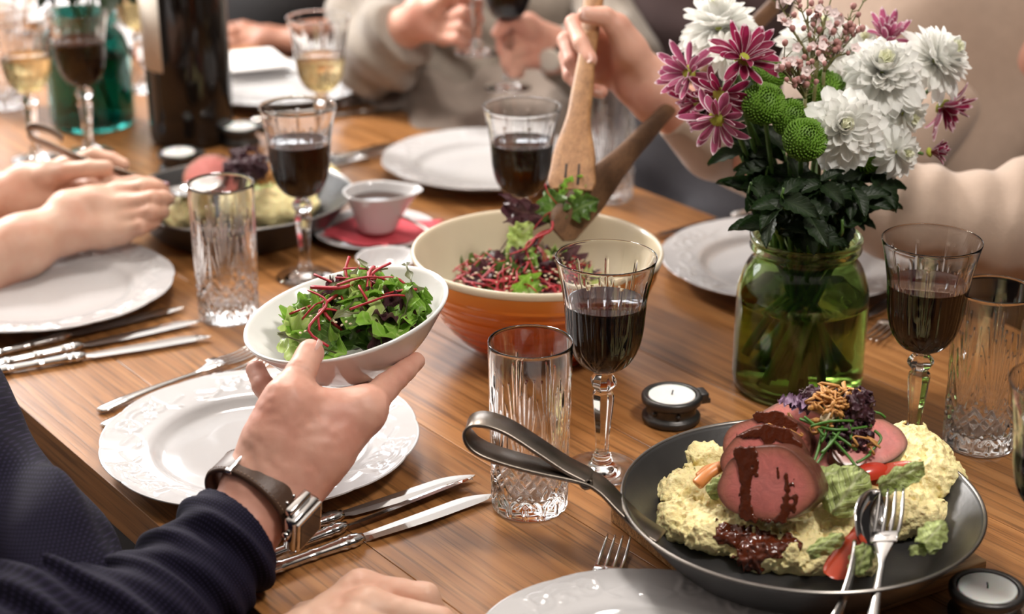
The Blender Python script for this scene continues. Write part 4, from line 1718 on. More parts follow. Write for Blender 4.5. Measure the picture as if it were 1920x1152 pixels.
scatter_salad(HS, 0.060, -0.008, 0.014, [
    ([SPRIG], 'leaf_olive', 14, (0.045, 0.064), 'thin olive green herb sprig', 'sprig', 'herb_sprig'),
], 'white bowl salad', rngs, 'in the held white bowl')
scatter_salad(HS, 0.040, 0.007, 0.007, [
    (STRIPS, 'beet', 18, (0.04, 0.075), 'shredded red beet strip', 'beet strip', 'beet_strip'),
], 'white bowl salad', rngs, 'on the salad in the held white bowl')

OBM = Matrix.Translation(OB)
scatter_salad(OBM, 0.066, 0.058, 0.016, [
    (FRILLS, 'leaf_deep', 10, (0.06, 0.085), 'dark green lettuce leaf', 'leaf', 'lettuce_leaf'),
    (FRILLS, 'leaf_purple', 12, (0.06, 0.085), 'purple lettuce leaf', 'leaf', 'red_lettuce_leaf'),
    (FRILLS, 'leaf_pale', 9, (0.045, 0.065), 'pale green lettuce leaf', 'leaf', 'pale_lettuce_leaf'),
], 'orange bowl salad', rngs, 'in the orange salad bowl', WALL_ORANGE, (-0.014, -0.012))
scatter_salad(OBM @ Matrix.Translation((-0.014, -0.012, 0)), 0.076, 0.070, 0.022, [
    (STRIPS, 'beet', 150, (0.026, 0.05), 'shredded red beet strip', 'beet strip', 'beet_strip'),
    (FRILLS, 'leaf_purple', 5, (0.04, 0.055), 'dark red lettuce leaf', 'leaf', 'dark_lettuce_leaf'),
    (FRILLS, 'leaf_green', 4, (0.035, 0.05), 'bright green lettuce leaf', 'leaf', 'green_lettuce_leaf'),
], 'orange bowl salad', rngs, 'in the orange salad bowl', WALL_ORANGE, (-0.014, -0.012))


def seeds(M, R, zmid, dome, n, label, rng, size=0.0013):
    parts = []
    bm = bmesh.new()
    bmesh.ops.create_icosphere(bm, subdivisions=1, radius=1)
    base = np.array([v.co[:] for v in bm.verts])
    bf = [tuple(v.index for v in f.verts) for f in bm.faces]
    bm.free()
    for i in range(n):
        r = R * math.sqrt(rng.random())
        a = rng.uniform(0, 6.283)
        q = np.array([r * math.cos(a), r * math.sin(a), zmid + dome * (1 - (r / R) ** 2) + rng.uniform(0, 0.006)])
        Rm = np.array(Matrix.Rotation(rng.uniform(0, 6), 3, 'Z'))
        parts.append(((base * [size * 1.5, size, size * 0.7]) @ Rm.T + q, bf))
    V, F = join_arrays(parts)
    o = obj('sesame_seeds', mesh_of('sesame_seeds', V, F), 'sesame', M=M)
    tag(o, label, 'seeds', kind='stuff')


seeds(OBM @ Matrix.Translation((-0.012, -0.010, 0)), 0.072, 0.080, 0.022, 190, 'pale sesame seeds sprinkled over the beet salad', random.Random(4))
seeds(HB, 0.05, 0.002, 0.012, 45, 'pale sesame seeds on the held bowl salad', random.Random(5))


def salad_clump():
    """leaves caught between spatula and spoon above the bowl"""
    rng = random.Random(11)
    def lf(me, material, u, v, d, du, dv, dd, size, nm, label, cat='leaf'):
        a = cp(u, v, d)
        b = cp(u + du, v + dv, d + dd)
        M = basis(a, b - a, Vector((rng.uniform(-.5, .5), -1, rng.uniform(0, 1))))
        o = obj(nm, me, None, M=M @ Matrix.Scale(size, 4))
        if not me.materials:
            me.materials.append(MATS[material])
        o.material_slots[0].link = 'OBJECT'
        o.material_slots[0].material = MATS[material]
        tag(o, label, cat, 'salad lifted by the wooden servers: ' + nm.replace('_', ' '))
    gw = iter(['at the spatula tip', 'highest against the spatula', 'touching the spoon', 'darkest and lowest'])
    pw = iter(['pointing left', 'sticking out farthest left', 'drooping into the bowl', 'hanging longest', 'hanging farthest left', 'bunched by the spatula'])
    lw = iter(['below the clump', 'beside the spatula'])
    bw = iter(['longest, reaching down', 'above the leaves', 'slanting left', 'shortest, by the spoon', 'hanging straight down'])
    for (u, v, du, dv, s, m) in [(1052, 398, 30, -50, 0.042, 'leaf_green'), (1050, 380, 20, -30, 0.036, 'leaf_green'), (1062, 405, 34, -20, 0.036, 'leaf_deep'), (1040, 420, -6, -44, 0.036, 'leaf_deep')]:
        lf(rng.choice(FRILLS), m, u, v, 1.722, du, dv, -0.01, s, 'green_lettuce_leaf', 'bright green lettuce leaf between the wooden servers, ' + next(gw))
    for (u, v, du, dv, s) in [(1030, 410, -90, -22, 0.05), (1030, 395, -100, -30, 0.055), (1010, 470, -38, 40, 0.05), (1030, 430, -50, 60, 0.055), (960, 440, -30, 45, 0.05), (1020, 400, -50, 18, 0.045)]:
        lf(rng.choice([SPRIG, FRILLS[1]]), 'leaf_purple', u, v, 1.73, du, dv, 0.0, s, 'red_lettuce_leaf', 'purple lettuce leaf at the wooden servers, ' + next(pw))
    for (u, v, du, dv, s) in [(1000, 445, -34, 30, 0.035), (1000, 420, -30, 26, 0.035)]:
        lf(FRILLS[0], 'leaf_pale', u, v, 1.72, du, dv, 0.0, s, 'pale_lettuce_leaf', 'pale green lettuce leaf hanging from the wooden servers, ' + next(lw))
    for (u, v, du, dv, s) in [(1030, 400, -40, 100, 0.06), (1022, 345, 24, 40, 0.03), (1035, 430, -70, 60, 0.055), (1000, 430, 30, -20, 0.03), (1020, 440, -20, 70, 0.05)]:
        lf(rng.choice(STRIPS), 'beet', u, v, 1.715, du, dv, 0.0, s, 'beet_strip', 'red beet strip at the wooden servers, ' + next(bw), 'beet strip')


salad_clump()


# ================================================================== FOOD IN THE PANS
def mash_material():
    mat('mash', (0.89, 0.77, 0.39), 0.5, noise=0.10, nscale=90, bump=0.8, bscale=420, dist=0.002, sss=0.15, ssss=0.004)
    mat('sauce', (0.10, 0.020, 0.007), 0.10, noise=0.5, nscale=120, bump=0.4, bscale=220)
    mat('fried_onion', (0.60, 0.29, 0.08), 0.5, noise=0.35, nscale=150, bump=0.6, bscale=400)
    mat('almond', (0.80, 0.66, 0.45), 0.5)
    mat('tomato', (0.55, 0.045, 0.022), 0.2, noise=0.2, nscale=60)
    mat('tomato_flesh', (0.55, 0.07, 0.03), 0.25, noise=0.3, nscale=90)
    mat('carrot', (0.72, 0.26, 0.07), 0.35, noise=0.15)
    mat('chive', (0.07, 0.19, 0.025), 0.35)
    mat('cress_purple', (0.060, 0.020, 0.030), 0.5, noise=0.3, nscale=200)
    mat('cress_lilac', (0.36, 0.24, 0.36), 0.5, noise=0.2, nscale=200)
    mat('meat_crust', (0.13, 0.045, 0.030), 0.30, noise=0.4, nscale=60, bump=0.5, bscale=180, dist=0.002)
    # rosy face of the beef, browner near the crust, with shiny sauce runs
    m, nt, b = new_mat('meat_face')
    uv = nt.nodes.new('ShaderNodeUVMap')
    sp = nt.nodes.new('ShaderNodeSeparateXYZ')
    nt.links.new(uv.outputs[0], sp.inputs[0])
    ln = nt.nodes.new('ShaderNodeVectorMath')
    ln.operation = 'DISTANCE'
    ln.inputs[1].default_value = (0.5, 0.5, 0)
    nt.links.new(uv.outputs[0], ln.inputs[0])
    r = ramp(nt, [(0.0, (0.66, 0.21, 0.19)), (0.34, (0.62, 0.185, 0.16)), (0.44, (0.44, 0.15, 0.105)), (0.485, (0.17, 0.06, 0.035))])
    nt.links.new(ln.outputs['Value'], r.inputs[0])
    tc = nt.nodes.new('ShaderNodeTexCoord')
    n = nt.nodes.new('ShaderNodeTexNoise')
    n.inputs['Scale'].default_value = 85
    n.inputs['Detail'].default_value = 9
    n.inputs['Roughness'].default_value = 0.7
    n.inputs['Distortion'].default_value = 1.2
    nt.links.new(tc.outputs['Object'], n.inputs['Vector'])
    hs = nt.nodes.new('ShaderNodeHueSaturation')
    mr = nt.nodes.new('ShaderNodeMapRange')
    mr.inputs[3].default_value = 0.55
    mr.inputs[4].default_value = 1.45
    nt.links.new(n.outputs['Fac'], mr.inputs[0])
    nt.links.new(mr.outputs[0], hs.inputs['Value'])
    nt.links.new(r.outputs[0], hs.inputs['Color'])
    nt.links.new(hs.outputs[0], b.inputs['Base Color'])
    setp(b, rough=0.36, sss=0.15, ssss=0.004, coat=0.35, coatr=0.15)
    bp = nt.nodes.new('ShaderNodeBump')
    bp.inputs['Strength'].default_value = 0.5
    bp.inputs['Distance'].default_value = 0.0015
    nt.links.new(n.outputs['Fac'], bp.inputs['Height'])
    nt.links.new(bp.outputs['Normal'], b.inputs['Normal'])
    MATS['meat_face'] = m


mash_material()


def slice_parts(a, bb, th, seed):
    """fillet slice: oval a x bb half axes, thickness th; +Z is the cut face"""
    rng = random.Random(seed)
    ph = [rng.uniform(0, 6.28) for _ in range(4)]
    n = 64

    def rad(t):
        return 1 + 0.05 * math.sin(2 * t + ph[0]) + 0.04 * math.sin(3 * t + ph[1]) + 0.02 * math.sin(5 * t + ph[2]) + 0.010 * math.sin(9 * t + ph[3])
    rings = [(0.965, th / 2), (0.99, th / 2 - 0.0012), (1.0, th / 2 - 0.003), (1.015, 0), (1.0, -th / 2 + 0.002), (0.97, -th / 2)]
    V, F = [], []
    for k, z in rings:
        for i in range(n):
            t = i / n * 2 * math.pi
            q = k * rad(t)
            V.append((a * q * math.cos(t), bb * q * math.sin(t), z + 0.0008 * math.sin(3 * t + ph[3])))
    for r in range(len(rings) - 1):
        for i in range(n):
            F.append((r * n + i, (r + 1) * n + i, (r + 1) * n + (i + 1) % n, r * n + (i + 1) % n))
    crust = mesh_of('crust', V, F)
    faces = []
    for sgn in (1, -1):
        V, F, UV = [(0, 0, sgn * (th / 2 + 0.0010))], [], [(0.5, 0.5)]
        kr = [0.3, 0.6, 0.85, 0.975]
        for k in kr:
            for i in range(n):
                t = i / n * 2 * math.pi
                q = k * rad(t)
                z = th / 2 + 0.001 * (1 - k * k) + (0.0003 if k < 0.95 else 0)
                V.append((a * q * math.cos(t), bb * q * math.sin(t), sgn * z + 0.0008 * math.sin(3 * t + ph[3]) * (k > 0.5) * k))
                UV.append((0.5 + 0.5 * k * math.cos(t), 0.5 + 0.5 * k * math.sin(t)))
        for i in range(n):
            F.append((0, 1 + i, 1 + (i + 1) % n))
            for r in range(len(kr) - 1):
                F.append((1 + r * n + i, 1 + (r + 1) * n + i, 1 + (r + 1) * n + (i + 1) % n, 1 + r * n + (i + 1) % n))
        if sgn < 0:
            F = [tuple(reversed(f)) for f in F]
        me = mesh_of('cut_face', V, F)
        uv = me.uv_layers.new(name='UVMap')
        li = np.zeros(len(me.loops), np.int32)
        me.loops.foreach_get('vertex_index', li)
        uv.data.foreach_set('uv', np.array(UV, np.float32)[li].ravel())
        faces.append(me)
    return crust, faces


def meat_slice(c, nrm, xdir, a, bb, th, seed, label, drips=(), group='beef slices in the near pan'):
    M = basis(c, xdir, nrm)
    cr, fc = slice_parts(a, bb, th, seed)
    o = obj('beef_slice', cr, 'meat_crust', M=M)
    tag(o, label, 'meat', group)
    for f in fc:
        obj('cut_face', f, 'meat_face', o)
    if drips:                                           # thick glaze running over the cut face
        g = Grid((-a * 1.05, -bb * 1.05, th / 2 - 0.0035), (a * 1.05, bb * 1.05, th / 2 + 0.0035), 0.0006)
        for line in drips:
            g.chain([np.array((q[0], q[1], th / 2)) for q in line], [q[2] for q in line], 0.003)
        g.displace(lambda x, y, z: 0.0012 * vnoise(x * 300, y * 300, x * 0 + seed, 2) + 0.0006 * vnoise(x * 800, y * 800, x * 0 + seed, 3), 0.006)
        Z = g.coords()[2]
        g.F = np.maximum(g.F, (np.abs(Z - th / 2 - 0.0006) - 0.0013).astype(np.float32))
        obj('glaze', g.mesh('glaze'), 'sauce', o)
    return o


view = (CAM - PC).normalized()
fwd = Vector((0, 1, 0))
n1 = Vector((-0.58, -1, 0.42))
meat_slice(cp(1448, 906, 1.318), n1, (1, 0.1, 0.0), 0.0385, 0.0305, 0.026, 3, 'large front slice of pink beef with glaze running down it',
           [[(-0.021, 0.025, 0.004), (-0.017, 0.021, 0.0072), (-0.0155, 0.008, 0.0055), (-0.0175, -0.010, 0.0042), (-0.017, -0.023, 0.0052), (-0.011, -0.027, 0.0028)],
            [(-0.010, 0.025, 0.0045), (-0.008, 0.013, 0.0024), (-0.0075, 0.004, 0.0012)], [(0.016, 0.008, 0.0012), (0.017, -0.004, 0.0024), (0.0145, -0.017, 0.003), (0.012, -0.0255, 0.0042)],
            [(0.0215, 0.003, 0.0009), (0.0230, -0.010, 0.0019), (0.0205, -0.020, 0.0026)], [(-0.004, -0.0275, 0.0018), (0.005, -0.028, 0.0020)], [(0.0100, 0.012, 0.0008), (0.0098, 0.005, 0.0015)]])
meat_slice(cp(1440, 872, 1.338), Vector((-0.55, -1, 0.5)), (1, 0.05, 0.0), 0.0365, 0.0300, 0.014, 5, 'second beef slice just behind the large front slice', [[(-0.020, 0.023, 0.002), (0.002, 0.026, 0.005), (0.016, 0.022, 0.006), (0.026, 0.014, 0.004)], [(0.004, 0.024, 0.005), (0.003, 0.010, 0.003)]])
meat_slice(cp(1442, 842, 1.362), Vector((-0.5, -1, 0.6)), (1, 0.0, 0.0), 0.0345, 0.0290, 0.015, 8, 'third beef slice leaning under the sauce', [[(-0.006, 0.025, 0.004), (0.008, 0.022, 0.007), (0.020, 0.016, 0.006)], [(0.008, 0.020, 0.006), (0.006, 0.006, 0.003)]])
meat_slice(cp(1482, 818, 1.388), Vector((-0.25, -0.9, 0.95)), (1, 0.2, 0.0), 0.0300, 0.0260, 0.022, 9, 'rearmost pale pink beef slice under the herb garnish')
meat_slice(cp(1622, 846, 1.352), Vector((0.10, -0.62, 1.0)), (1, 0.55, 0.1), 0.0320, 0.0215, 0.024, 12, 'beef slice leaning right beneath the chives')
meat_slice(cp(1560, 850, 1.360), Vector((-0.1, -0.6, 1.0)), (1, 0.1, 0.1), 0.030, 0.024, 0.02, 14, 'beef piece in the middle under the purple cress')


def mash_mound(blobs, lo, hi, seed, name, label, sauce=None, group=None, h=0.0013, amp=0.0042, noisy=True):
    g = Grid(lo, hi, h)
    for c, r in blobs:
        g.ell(c, r, 0.010)

    def dsp(x, y, z):
        return -(amp * vnoise(x * 75, y * 75, z * 75, seed) + amp * 0.55 * vnoise(x * 170, y * 170, z * 170, seed + 1) + amp * 0.55 * vnoise(x * 400, y * 380, z * 380, seed + 2))
    g.displace(dsp, 0.022)
    me = g.mesh(name)
    o = obj(name, me, 'mash')
    tag(o, label, 'mash', group, kind='stuff')
    if sauce:
        g2 = Grid(lo, hi, h)
        for c, r in sauce[0]:
            g2.ell(c, r, 0.006)
        g2.displace(lambda x, y, z: 0.005 * vnoise(x * 140, y * 140, z * 140, seed + 9) + 0.003 * vnoise(x * 300, y * 300, z * 300, seed + 8), 0.03)
        g2.F = np.maximum(g2.F, g.F - 0.0014)
        so = obj('pan_gravy', g2.mesh('pan_gravy'), 'sauce')
        tag(so, sauce[1], 'gravy', kind='stuff')


def pp(u, v, z):
    return np.array(tp(u, v, z))


zf = PANZ + 0.004
blobs1 = [(pp(1300, 925, zf + 0.014), (0.030, 0.026, 0.018)), (pp(1330, 880, zf + 0.014), (0.022, 0.02, 0.018)), (pp(1290, 975, zf + 0.012), (0.024, 0.020, 0.017)),
          (pp(1340, 1000, zf + 0.013), (0.026, 0.022, 0.017)), (pp(1365, 950, zf + 0.014), (0.03, 0.026, 0.020)), (pp(1410, 1010, zf + 0.010), (0.034, 0.024, 0.017)),
          (pp(1450, 1045, zf + 0.010), (0.028, 0.014, 0.015)), (pp(1500, 1010, zf + 0.011), (0.03, 0.022, 0.018)), (pp(1560, 990, zf + 0.012), (0.03, 0.022, 0.018)),
          (pp(1530, 1045, zf + 0.010), (0.030, 0.014, 0.014)), (pp(1590, 1030, zf + 0.008), (0.018, 0.013, 0.013)), (pp(1480, 960, zf + 0.008), (0.05, 0.03, 0.014)), (pp(1620, 1050, zf + 0.009), (0.010, 0.012, 0.016)),
          (pp(1318, 866, zf + 0.022), (0.018, 0.014, 0.014))]
lo, hi = bounds([b[0] for b in blobs1], 0.05)
sauce1 = ([(pp(1395, 1010, zf + 0.026), (0.020, 0.016, 0.016)), (pp(1440, 1018, zf + 0.024), (0.022, 0.011, 0.014)), (pp(1405, 1050, zf + 0.012), (0.014, 0.010, 0.016)), (pp(1370, 985, zf + 0.03), (0.010, 0.010, 0.010))],
          'glossy dark brown gravy over the mash below the beef')
mash_mound(blobs1, lo, hi, 3, 'mashed_potato', 'lumpy yellow mashed potato in front of the beef', sauce1)
blobs2 = [(pp(1705, 858, zf + 0.030), (0.036, 0.030, 0.022)), (pp(1690, 845, zf + 0.034), (0.026, 0.022, 0.020)), (pp(1745, 905, zf + 0.024), (0.030, 0.030, 0.024)), (pp(1700, 905, zf + 0.020), (0.044, 0.034, 0.030)), (pp(1680, 965, zf + 0.014), (0.036, 0.024, 0.021)), (pp(1718, 965, zf + 0.013), (0.024, 0.020, 0.019)), (pp(1640, 930, zf + 0.012), (0.026, 0.02, 0.020)), (pp(1768, 915, zf + 0.020), (0.014, 0.016, 0.016))]
lo, hi = bounds([b[0] for b in blobs2], 0.05)
mash_mound(blobs2, lo, hi, 14, 'mashed_potato', 'smooth yellow mashed potato mound at the right side of the pan', amp=0.0036)


def wedge(u, v, d, xdir, nrm, L, W, H, label):
    """tomato wedge: crescent with skin outside and flesh inside"""
    M = basis(cp(u, v, d), xdir, nrm)
    n, k = 14, 10
    V, F = [], []
    for i in range(n + 1):
        a = math.pi * i / n
        x, rr = -math.cos(a) * L / 2, math.sin(a) ** 0.8
        for j in range(k + 1):
            b = -0.9 + 1.8 * j / k
            V.append((x, W * rr * math.sin(b), H * rr * math.cos(b)))
    for i in range(n):
        for j in range(k):
            q = i * (k + 1) + j
            F.append((q, q + 1, q + k + 2, q + k + 1))
    o = obj('tomato_wedge', mesh_of('tomato_wedge', V, F), 'tomato', M=M)
    tag(o, label, 'tomato', 'tomato wedges')
    V2, F2 = [], []
    for i in range(n + 1):
        a = math.pi * i / n
        x, rr = -math.cos(a) * L / 2, math.sin(a) ** 0.8
        V2 += [(x, W * rr * math.sin(-0.9), H * rr * math.cos(0.9)), (x, 0, H * 0.12 * rr), (x, W * rr * math.sin(0.9), H * rr * math.cos(0.9))]
    for i in range(n):
        q = i * 3
        F2 += [(q, q + 1, q + 4, q + 3), (q + 1, q + 2, q + 5, q + 4)]
    obj('flesh', mesh_of('flesh', V2, F2), 'tomato_flesh', o)


wedge(1668, 882, 1.322, (1, -0.1, 0.35), (0.25, 0.55, -0.65), 0.040, 0.012, 0.014, 'bright tomato wedge under the right beef slice')
wedge(1630, 892, 1.330, (1, 0.3, 0.1), (0.1, -0.5, 0.8), 0.034, 0.010, 0.010, 'dark red tomato wedge beside the crinkled cabbage leaf')
wedge(1580, 1038, 1.262, (0.75, 0.5, 0.55), (0.45, 0.5, -0.7), 0.040, 0.017, 0.016, 'tomato wedge between the front mash and the spoon')
wedge(1618, 985, 1.292, (0.7, 0.5, 0.5), (0.3, 0.4, -0.7), 0.036, 0.011, 0.012, 'tomato wedge behind the serving spoon')


def carrot(u0, v0, d0, u1, v1, d1, r, label):
    a, b = cp(u0, v0, d0), cp(u1, v1, d1)
    P = spline([a, (a + b) / 2 + Vector((0, 0, 0.002)), b], 12)
    V, F = sweep(P, lambda i, t: circ(r * (1 - 0.15 * t) * (0.75 if i in (0, 11) else 1), 10, r * 0.7))
    o = obj('carrot_stick', mesh_of('carrot_stick', V, F), 'carrot')
    tag(o, label, 'carrot', 'carrot sticks')


carrot(1306, 910, 1.352, 1352, 874, 1.358, 0.0062, 'orange carrot stick lying on the mash at the left')
carrot(1312, 898, 1.358, 1340, 878, 1.366, 0.0058, 'orange carrot stick behind the front one')


def cab(me, u, v, d, xd, nn, s, label, material='cabbage_leaf', squash=1.0):
    M = basis(cp(u, v, d), xd, nn)
    o = obj('cabbage_leaf', me, None, M=M @ Matrix.Diagonal((s, s * squash, s, 1)) @ Matrix.Translation((-0.5, 0, 0)))
    if not me.materials:
        me.materials.append(MATS[material])
    o.material_slots[0].link = 'OBJECT'
    o.material_slots[0].material = MATS[material]
    tag(o, label, 'leaf', 'cabbage leaves in the near pan')


def crinkle(seed):
    rng = random.Random(seed)
    p = [rng.uniform(0, 6) for _ in range(5)]
    return sheet('cabbage_leaf', 22, 18, lambda t: 0.42 * (math.sin(math.pi * (0.08 + 0.84 * t)) ** 0.5) * (0.9 + 0.1 * math.sin(t * 19 + p[0])),
                 lambda t, s: 0.05 * math.sin(t * 17 + p[1]) * math.sin(s * 8 + p[2]) + 0.03 * math.sin(t * 31 + s * 19 + p[4]) + 0.16 * math.sin(s * 2.2 + p[3]) - 0.2 * (t - 0.5) ** 2, thick=0.012)


CAB = [crinkle(i) for i in range(3)]
cab(CAB[0], 1588, 922, 1.313, (0.55, 0.3, 0.75), (-0.15, -1, 0.5), 0.042, 'crinkled light green cabbage leaf beside the front beef slice')
cab(CAB[1], 1560, 893, 1.325, (1, 0.2, 0.2), (0, -0.6, 1), 0.030, 'small cabbage leaf under the chives')
cab(CAB[2], 1690, 895, 1.308, (1, 0.2, 0.5), (-0.1, -0.7, 0.9), 0.040, 'pale cabbage leaf lying on the right mash', squash=0.5)
cab(CAB[1], 1750, 1002, 1.262, (0.5, 0.4, 0.3), (0.1, -0.6, 0.9), 0.027, 'loose cabbage scrap on the bare right pan floor')
cab(CAB[0], 1732, 1028, 1.262, (1, 0.1, 0.1), (0, -0.3, 1), 0.022, 'pale cabbage scrap near the pan rim', squash=0.6)
cab(CAB[2], 1615, 1050, 1.250, (0.4, 0.4, 0.8), (-0.1, -1, 0.4), 0.024, 'cabbage scrap between the serving spoon and fork')
cab(CAB[2], 1350, 914, 1.345, (0.8, 0.1, 0.5), (-0.2, -1, 0.6), 0.022, 'cabbage scrap left of the front beef slice')
cab(CAB[0], 1548, 1022, 1.270, (1, 0.2, 0.5), (-0.2, -0.8, 0.8), 0.030, 'cabbage leaf sunk in the front mash', squash=0.6)


def chive(pts, label):
    o = tube('chive', [cp(*q) for q in pts], lambda t: 0.0012, 6, 10, 'chive')
    tag(o, label, 'chive', 'chives on the beef')


for pts in [[(1555, 818, 1.335), (1590, 855, 1.322), (1616, 892, 1.312)], [(1545, 790, 1.345), (1535, 840, 1.33), (1522, 878, 1.32)], [(1572, 800, 1.34), (1548, 845, 1.328), (1524, 880, 1.32)],
            [(1500, 786, 1.345), (1560, 806, 1.33), (1634, 800, 1.34)], [(1550, 795, 1.338), (1600, 775, 1.345), (1634, 800, 1.34)], [(1640, 808, 1.335), (1652, 824, 1.330), (1630, 850, 1.325)], [(1632, 852, 1.325), (1618, 862, 1.322), (1606, 868, 1.32)],
            [(1508, 782, 1.34), (1530, 800, 1.335), (1545, 818, 1.33)], [(1590, 770, 1.345), (1594, 800, 1.335), (1596, 825, 1.33)], [(1560, 812, 1.33), (1590, 832, 1.328), (1606, 845, 1.325)],
            [(1632, 772, 1.36), (1650, 776, 1.36), (1660, 784, 1.36)], [(1580, 800, 1.335), (1560, 830, 1.325), (1540, 850, 1.32)], [(1520, 800, 1.335), (1560, 790, 1.33), (1600, 790, 1.335)], [(1545, 770, 1.345), (1552, 800, 1.335), (1540, 830, 1.33)]]:
    chive(pts, 'thin green chive lying over the beef garnish')


def lumps(name, c, r, seed, material, label, cat, amp=0.4, h=0.0012, freq=180, group=None):
    g = Grid(np.array(c) - max(r) * 1.8, np.array(c) + max(r) * 1.8, h)
    g.ell(c, r, 0.0)
    m = min(r)
    g.displace(lambda x, y, z: m * amp * (vnoise(x * freq, y * freq, z * freq, seed) + 0.6 * vnoise(x * freq * 2.1, y * freq * 2.1, z * freq * 2.1, seed + 1)), m * 2)
    o = obj(name, g.mesh(name), material)
    tag(o, label, cat, group)
    return o


lumps('red_cress', np.array(cp(1607, 772, 1.345)), (0.012, 0.009, 0.018), 3, 'cress_purple', 'dark purple cress sprig standing right of the fried onions', 'cress', 0.75, freq=300)
lumps('red_cress', np.array(cp(1590, 820, 1.345)), (0.016, 0.012, 0.012), 5, 'cress_purple', 'dark purple cress under the chives', 'cress', 0.75, freq=300)
lumps('red_cress', np.array(cp(1535, 742, 1.365)), (0.014, 0.008, 0.007), 6, 'cress_purple', 'dark red cress at the top of the garnish', 'cress', 0.75, freq=300)
rgc = random.Random(17)
for (u, v, s) in [(1492, 762, 0.024), (1510, 758, 0.022), (1525, 750, 0.02), (1478, 756, 0.018), (1540, 748, 0.018)]:
    M = basis(cp(u, v, 1.362), (rgc.uniform(-1, -0.2), 0.2, rgc.uniform(-0.2, 0.4)), (rgc.uniform(-.3, .3), -0.7, 1))
    me = FRILLS[1]
    o = obj('lilac_cress', me, None, M=M @ Matrix.Scale(s, 4) @ Matrix.Translation((-0.5, 0, 0)))
    o.material_slots[0].link = 'OBJECT'
    o.material_slots[0].material = MATS['cress_lilac']
    tag(o, 'small lilac cress leaf at the left of the garnish', 'leaf', 'lilac cress on the beef')


def fried_onions():
    rng = random.Random(9)
    spots = [(1560, 742, 1.352, 12), (1575, 765, 1.342, 9), (1540, 765, 1.342, 6), (1590, 745, 1.352, 6), (1535, 805, 1.335, 3), (1620, 842, 1.325, 3), (1470, 792, 1.36, 3), (1505, 800, 1.35, 2)]
    for (u, v, d, n), where in zip(spots, ['on top of the garnish', 'right of the almond flake', 'left of the almond flake', 'beside the dark cress', 'low among the chives', 'on the right beef slice', 'on the rear beef slice', 'on the third beef slice']):
        for i in range(n):
            c = cp(u + rng.uniform(-20, 20), v + rng.uniform(-11, 11), d + rng.uniform(-0.006, 0.006))
            q = [c + Vector((rng.uniform(-1, 1), rng.uniform(-1, 1), rng.uniform(-0.6, 0.6))) * 0.0085 for _ in range(4)]
            P = spline(q, 9)
            w = rng.uniform(0.0012, 0.0022)
            V, F = sweep(P, lambda i, t: circ(w * (0.7 + 0.5 * math.sin(t * 7 + i)), 6, w * 0.6))
            o = obj('fried_onion', mesh_of('fried_onion', V, F), 'fried_onion')
            tag(o, 'crisp golden fried onion shred ' + where, 'fried onion', 'fried onions on the beef')


fried_onions()
for i, (u, v, d) in enumerate([(1552, 783, 1.337), (1464, 852, 1.320), (1470, 862, 1.314), (1498, 890, 1.305), (1522, 930, 1.300)]):
    M = basis(cp(u, v, d), (1, 0, 0.5), (0, -1, 0.6))
    s = 0.0065 if i == 0 else 0.0034
    V, F = lathe_arrays([(0.0001, 0.25), (0.6, 0.2), (1, 0), (0.6, -0.2), (0.0001, -0.25)], 14)
    o = obj('almond_flake', mesh_np('almond_flake', V, F), 'almond', M=M @ Matrix.Diagonal((s, s * 0.7, s * 0.5, 1)))
    tag(o, 'pale almond flake in the garnish' if i == 0 else 'tiny pale almond chip on the front beef slice', 'almond flake', 'almond flakes')

# serving fork and spoon standing in the pan
def lay_tip(p0, p1, L):
    d = (p1 - p0).normalized()
    return lay(p1 - d * L, p1)


put_spoon(lay_tip(cp(1546, 1166, 1.205), cp(1630, 925, 1.298), 0.204 * 0.92) @ Matrix.Rotation(math.radians(62), 4, 'X'), 'steel serving spoon leaning over the front rim of the pan', 'serving_spoon', scale=0.92)
put_fork(lay_tip(cp(1642, 1142, 1.205), cp(1676, 932, 1.294), 0.196 * 0.94) @ Matrix.Rotation(math.radians(-14), 4, 'X'), 'steel serving fork with tines in the right mash', None, 'serving_fork', scale=0.94)

# food in the far pan
zp = 0.006
fb = [(pp(530, 385, zp + 0.012), (0.045, 0.04, 0.020)), (pp(590, 350, zp + 0.012), (0.03, 0.035, 0.022)), (pp(480, 395, zp + 0.012), (0.045, 0.035, 0.02)), (pp(350, 395, zp + 0.012), (0.03, 0.04, 0.02)), (pp(610, 335, zp + 0.014), (0.018, 0.03, 0.02))]
lo, hi = bounds([b[0] for b in fb], 0.06)
mash_mound(fb, lo, hi, 31, 'mashed_potato', 'yellow mash in the far iron pan', h=0.003, amp=0.004)
meat_slice(Vector(pp(400, 335, 0.045)), Vector((-0.5, -0.8, 0.6)), (1, 0, 0.3), 0.036, 0.03, 0.03, 41, 'pink beef piece at the left in the far pan', group='beef slices in the far pan')
meat_slice(Vector(pp(425, 345, 0.042)), Vector((-0.3, -0.8, 0.7)), (1, 0, 0.3), 0.034, 0.028, 0.02, 42, 'beef slice in front of the other in the far pan', group='beef slices in the far pan')
lumps('red_cress', pp(462, 315, 0.075), (0.022, 0.018, 0.018), 8, 'cress_purple', 'purple cress garnish on the far pan beef', 'cress', 0.75, freq=160, h=0.002)
for k, (u, v) in enumerate([(490, 318), (480, 330), (500, 330)]):
    o = lumps('fried_onion', pp(u, v, 0.06), (0.012, 0.01, 0.008), 20 + k, 'fried_onion', 'clump of fried onions in the far pan', 'fried onion', 0.8, freq=200, h=0.002, group='fried onions in the far pan')
cab(CAB[0], 505, 350, 2.19, (1, 0.2, 0.4), (0, -1, 0.7), 0.05, 'green cabbage leaf in the far pan')


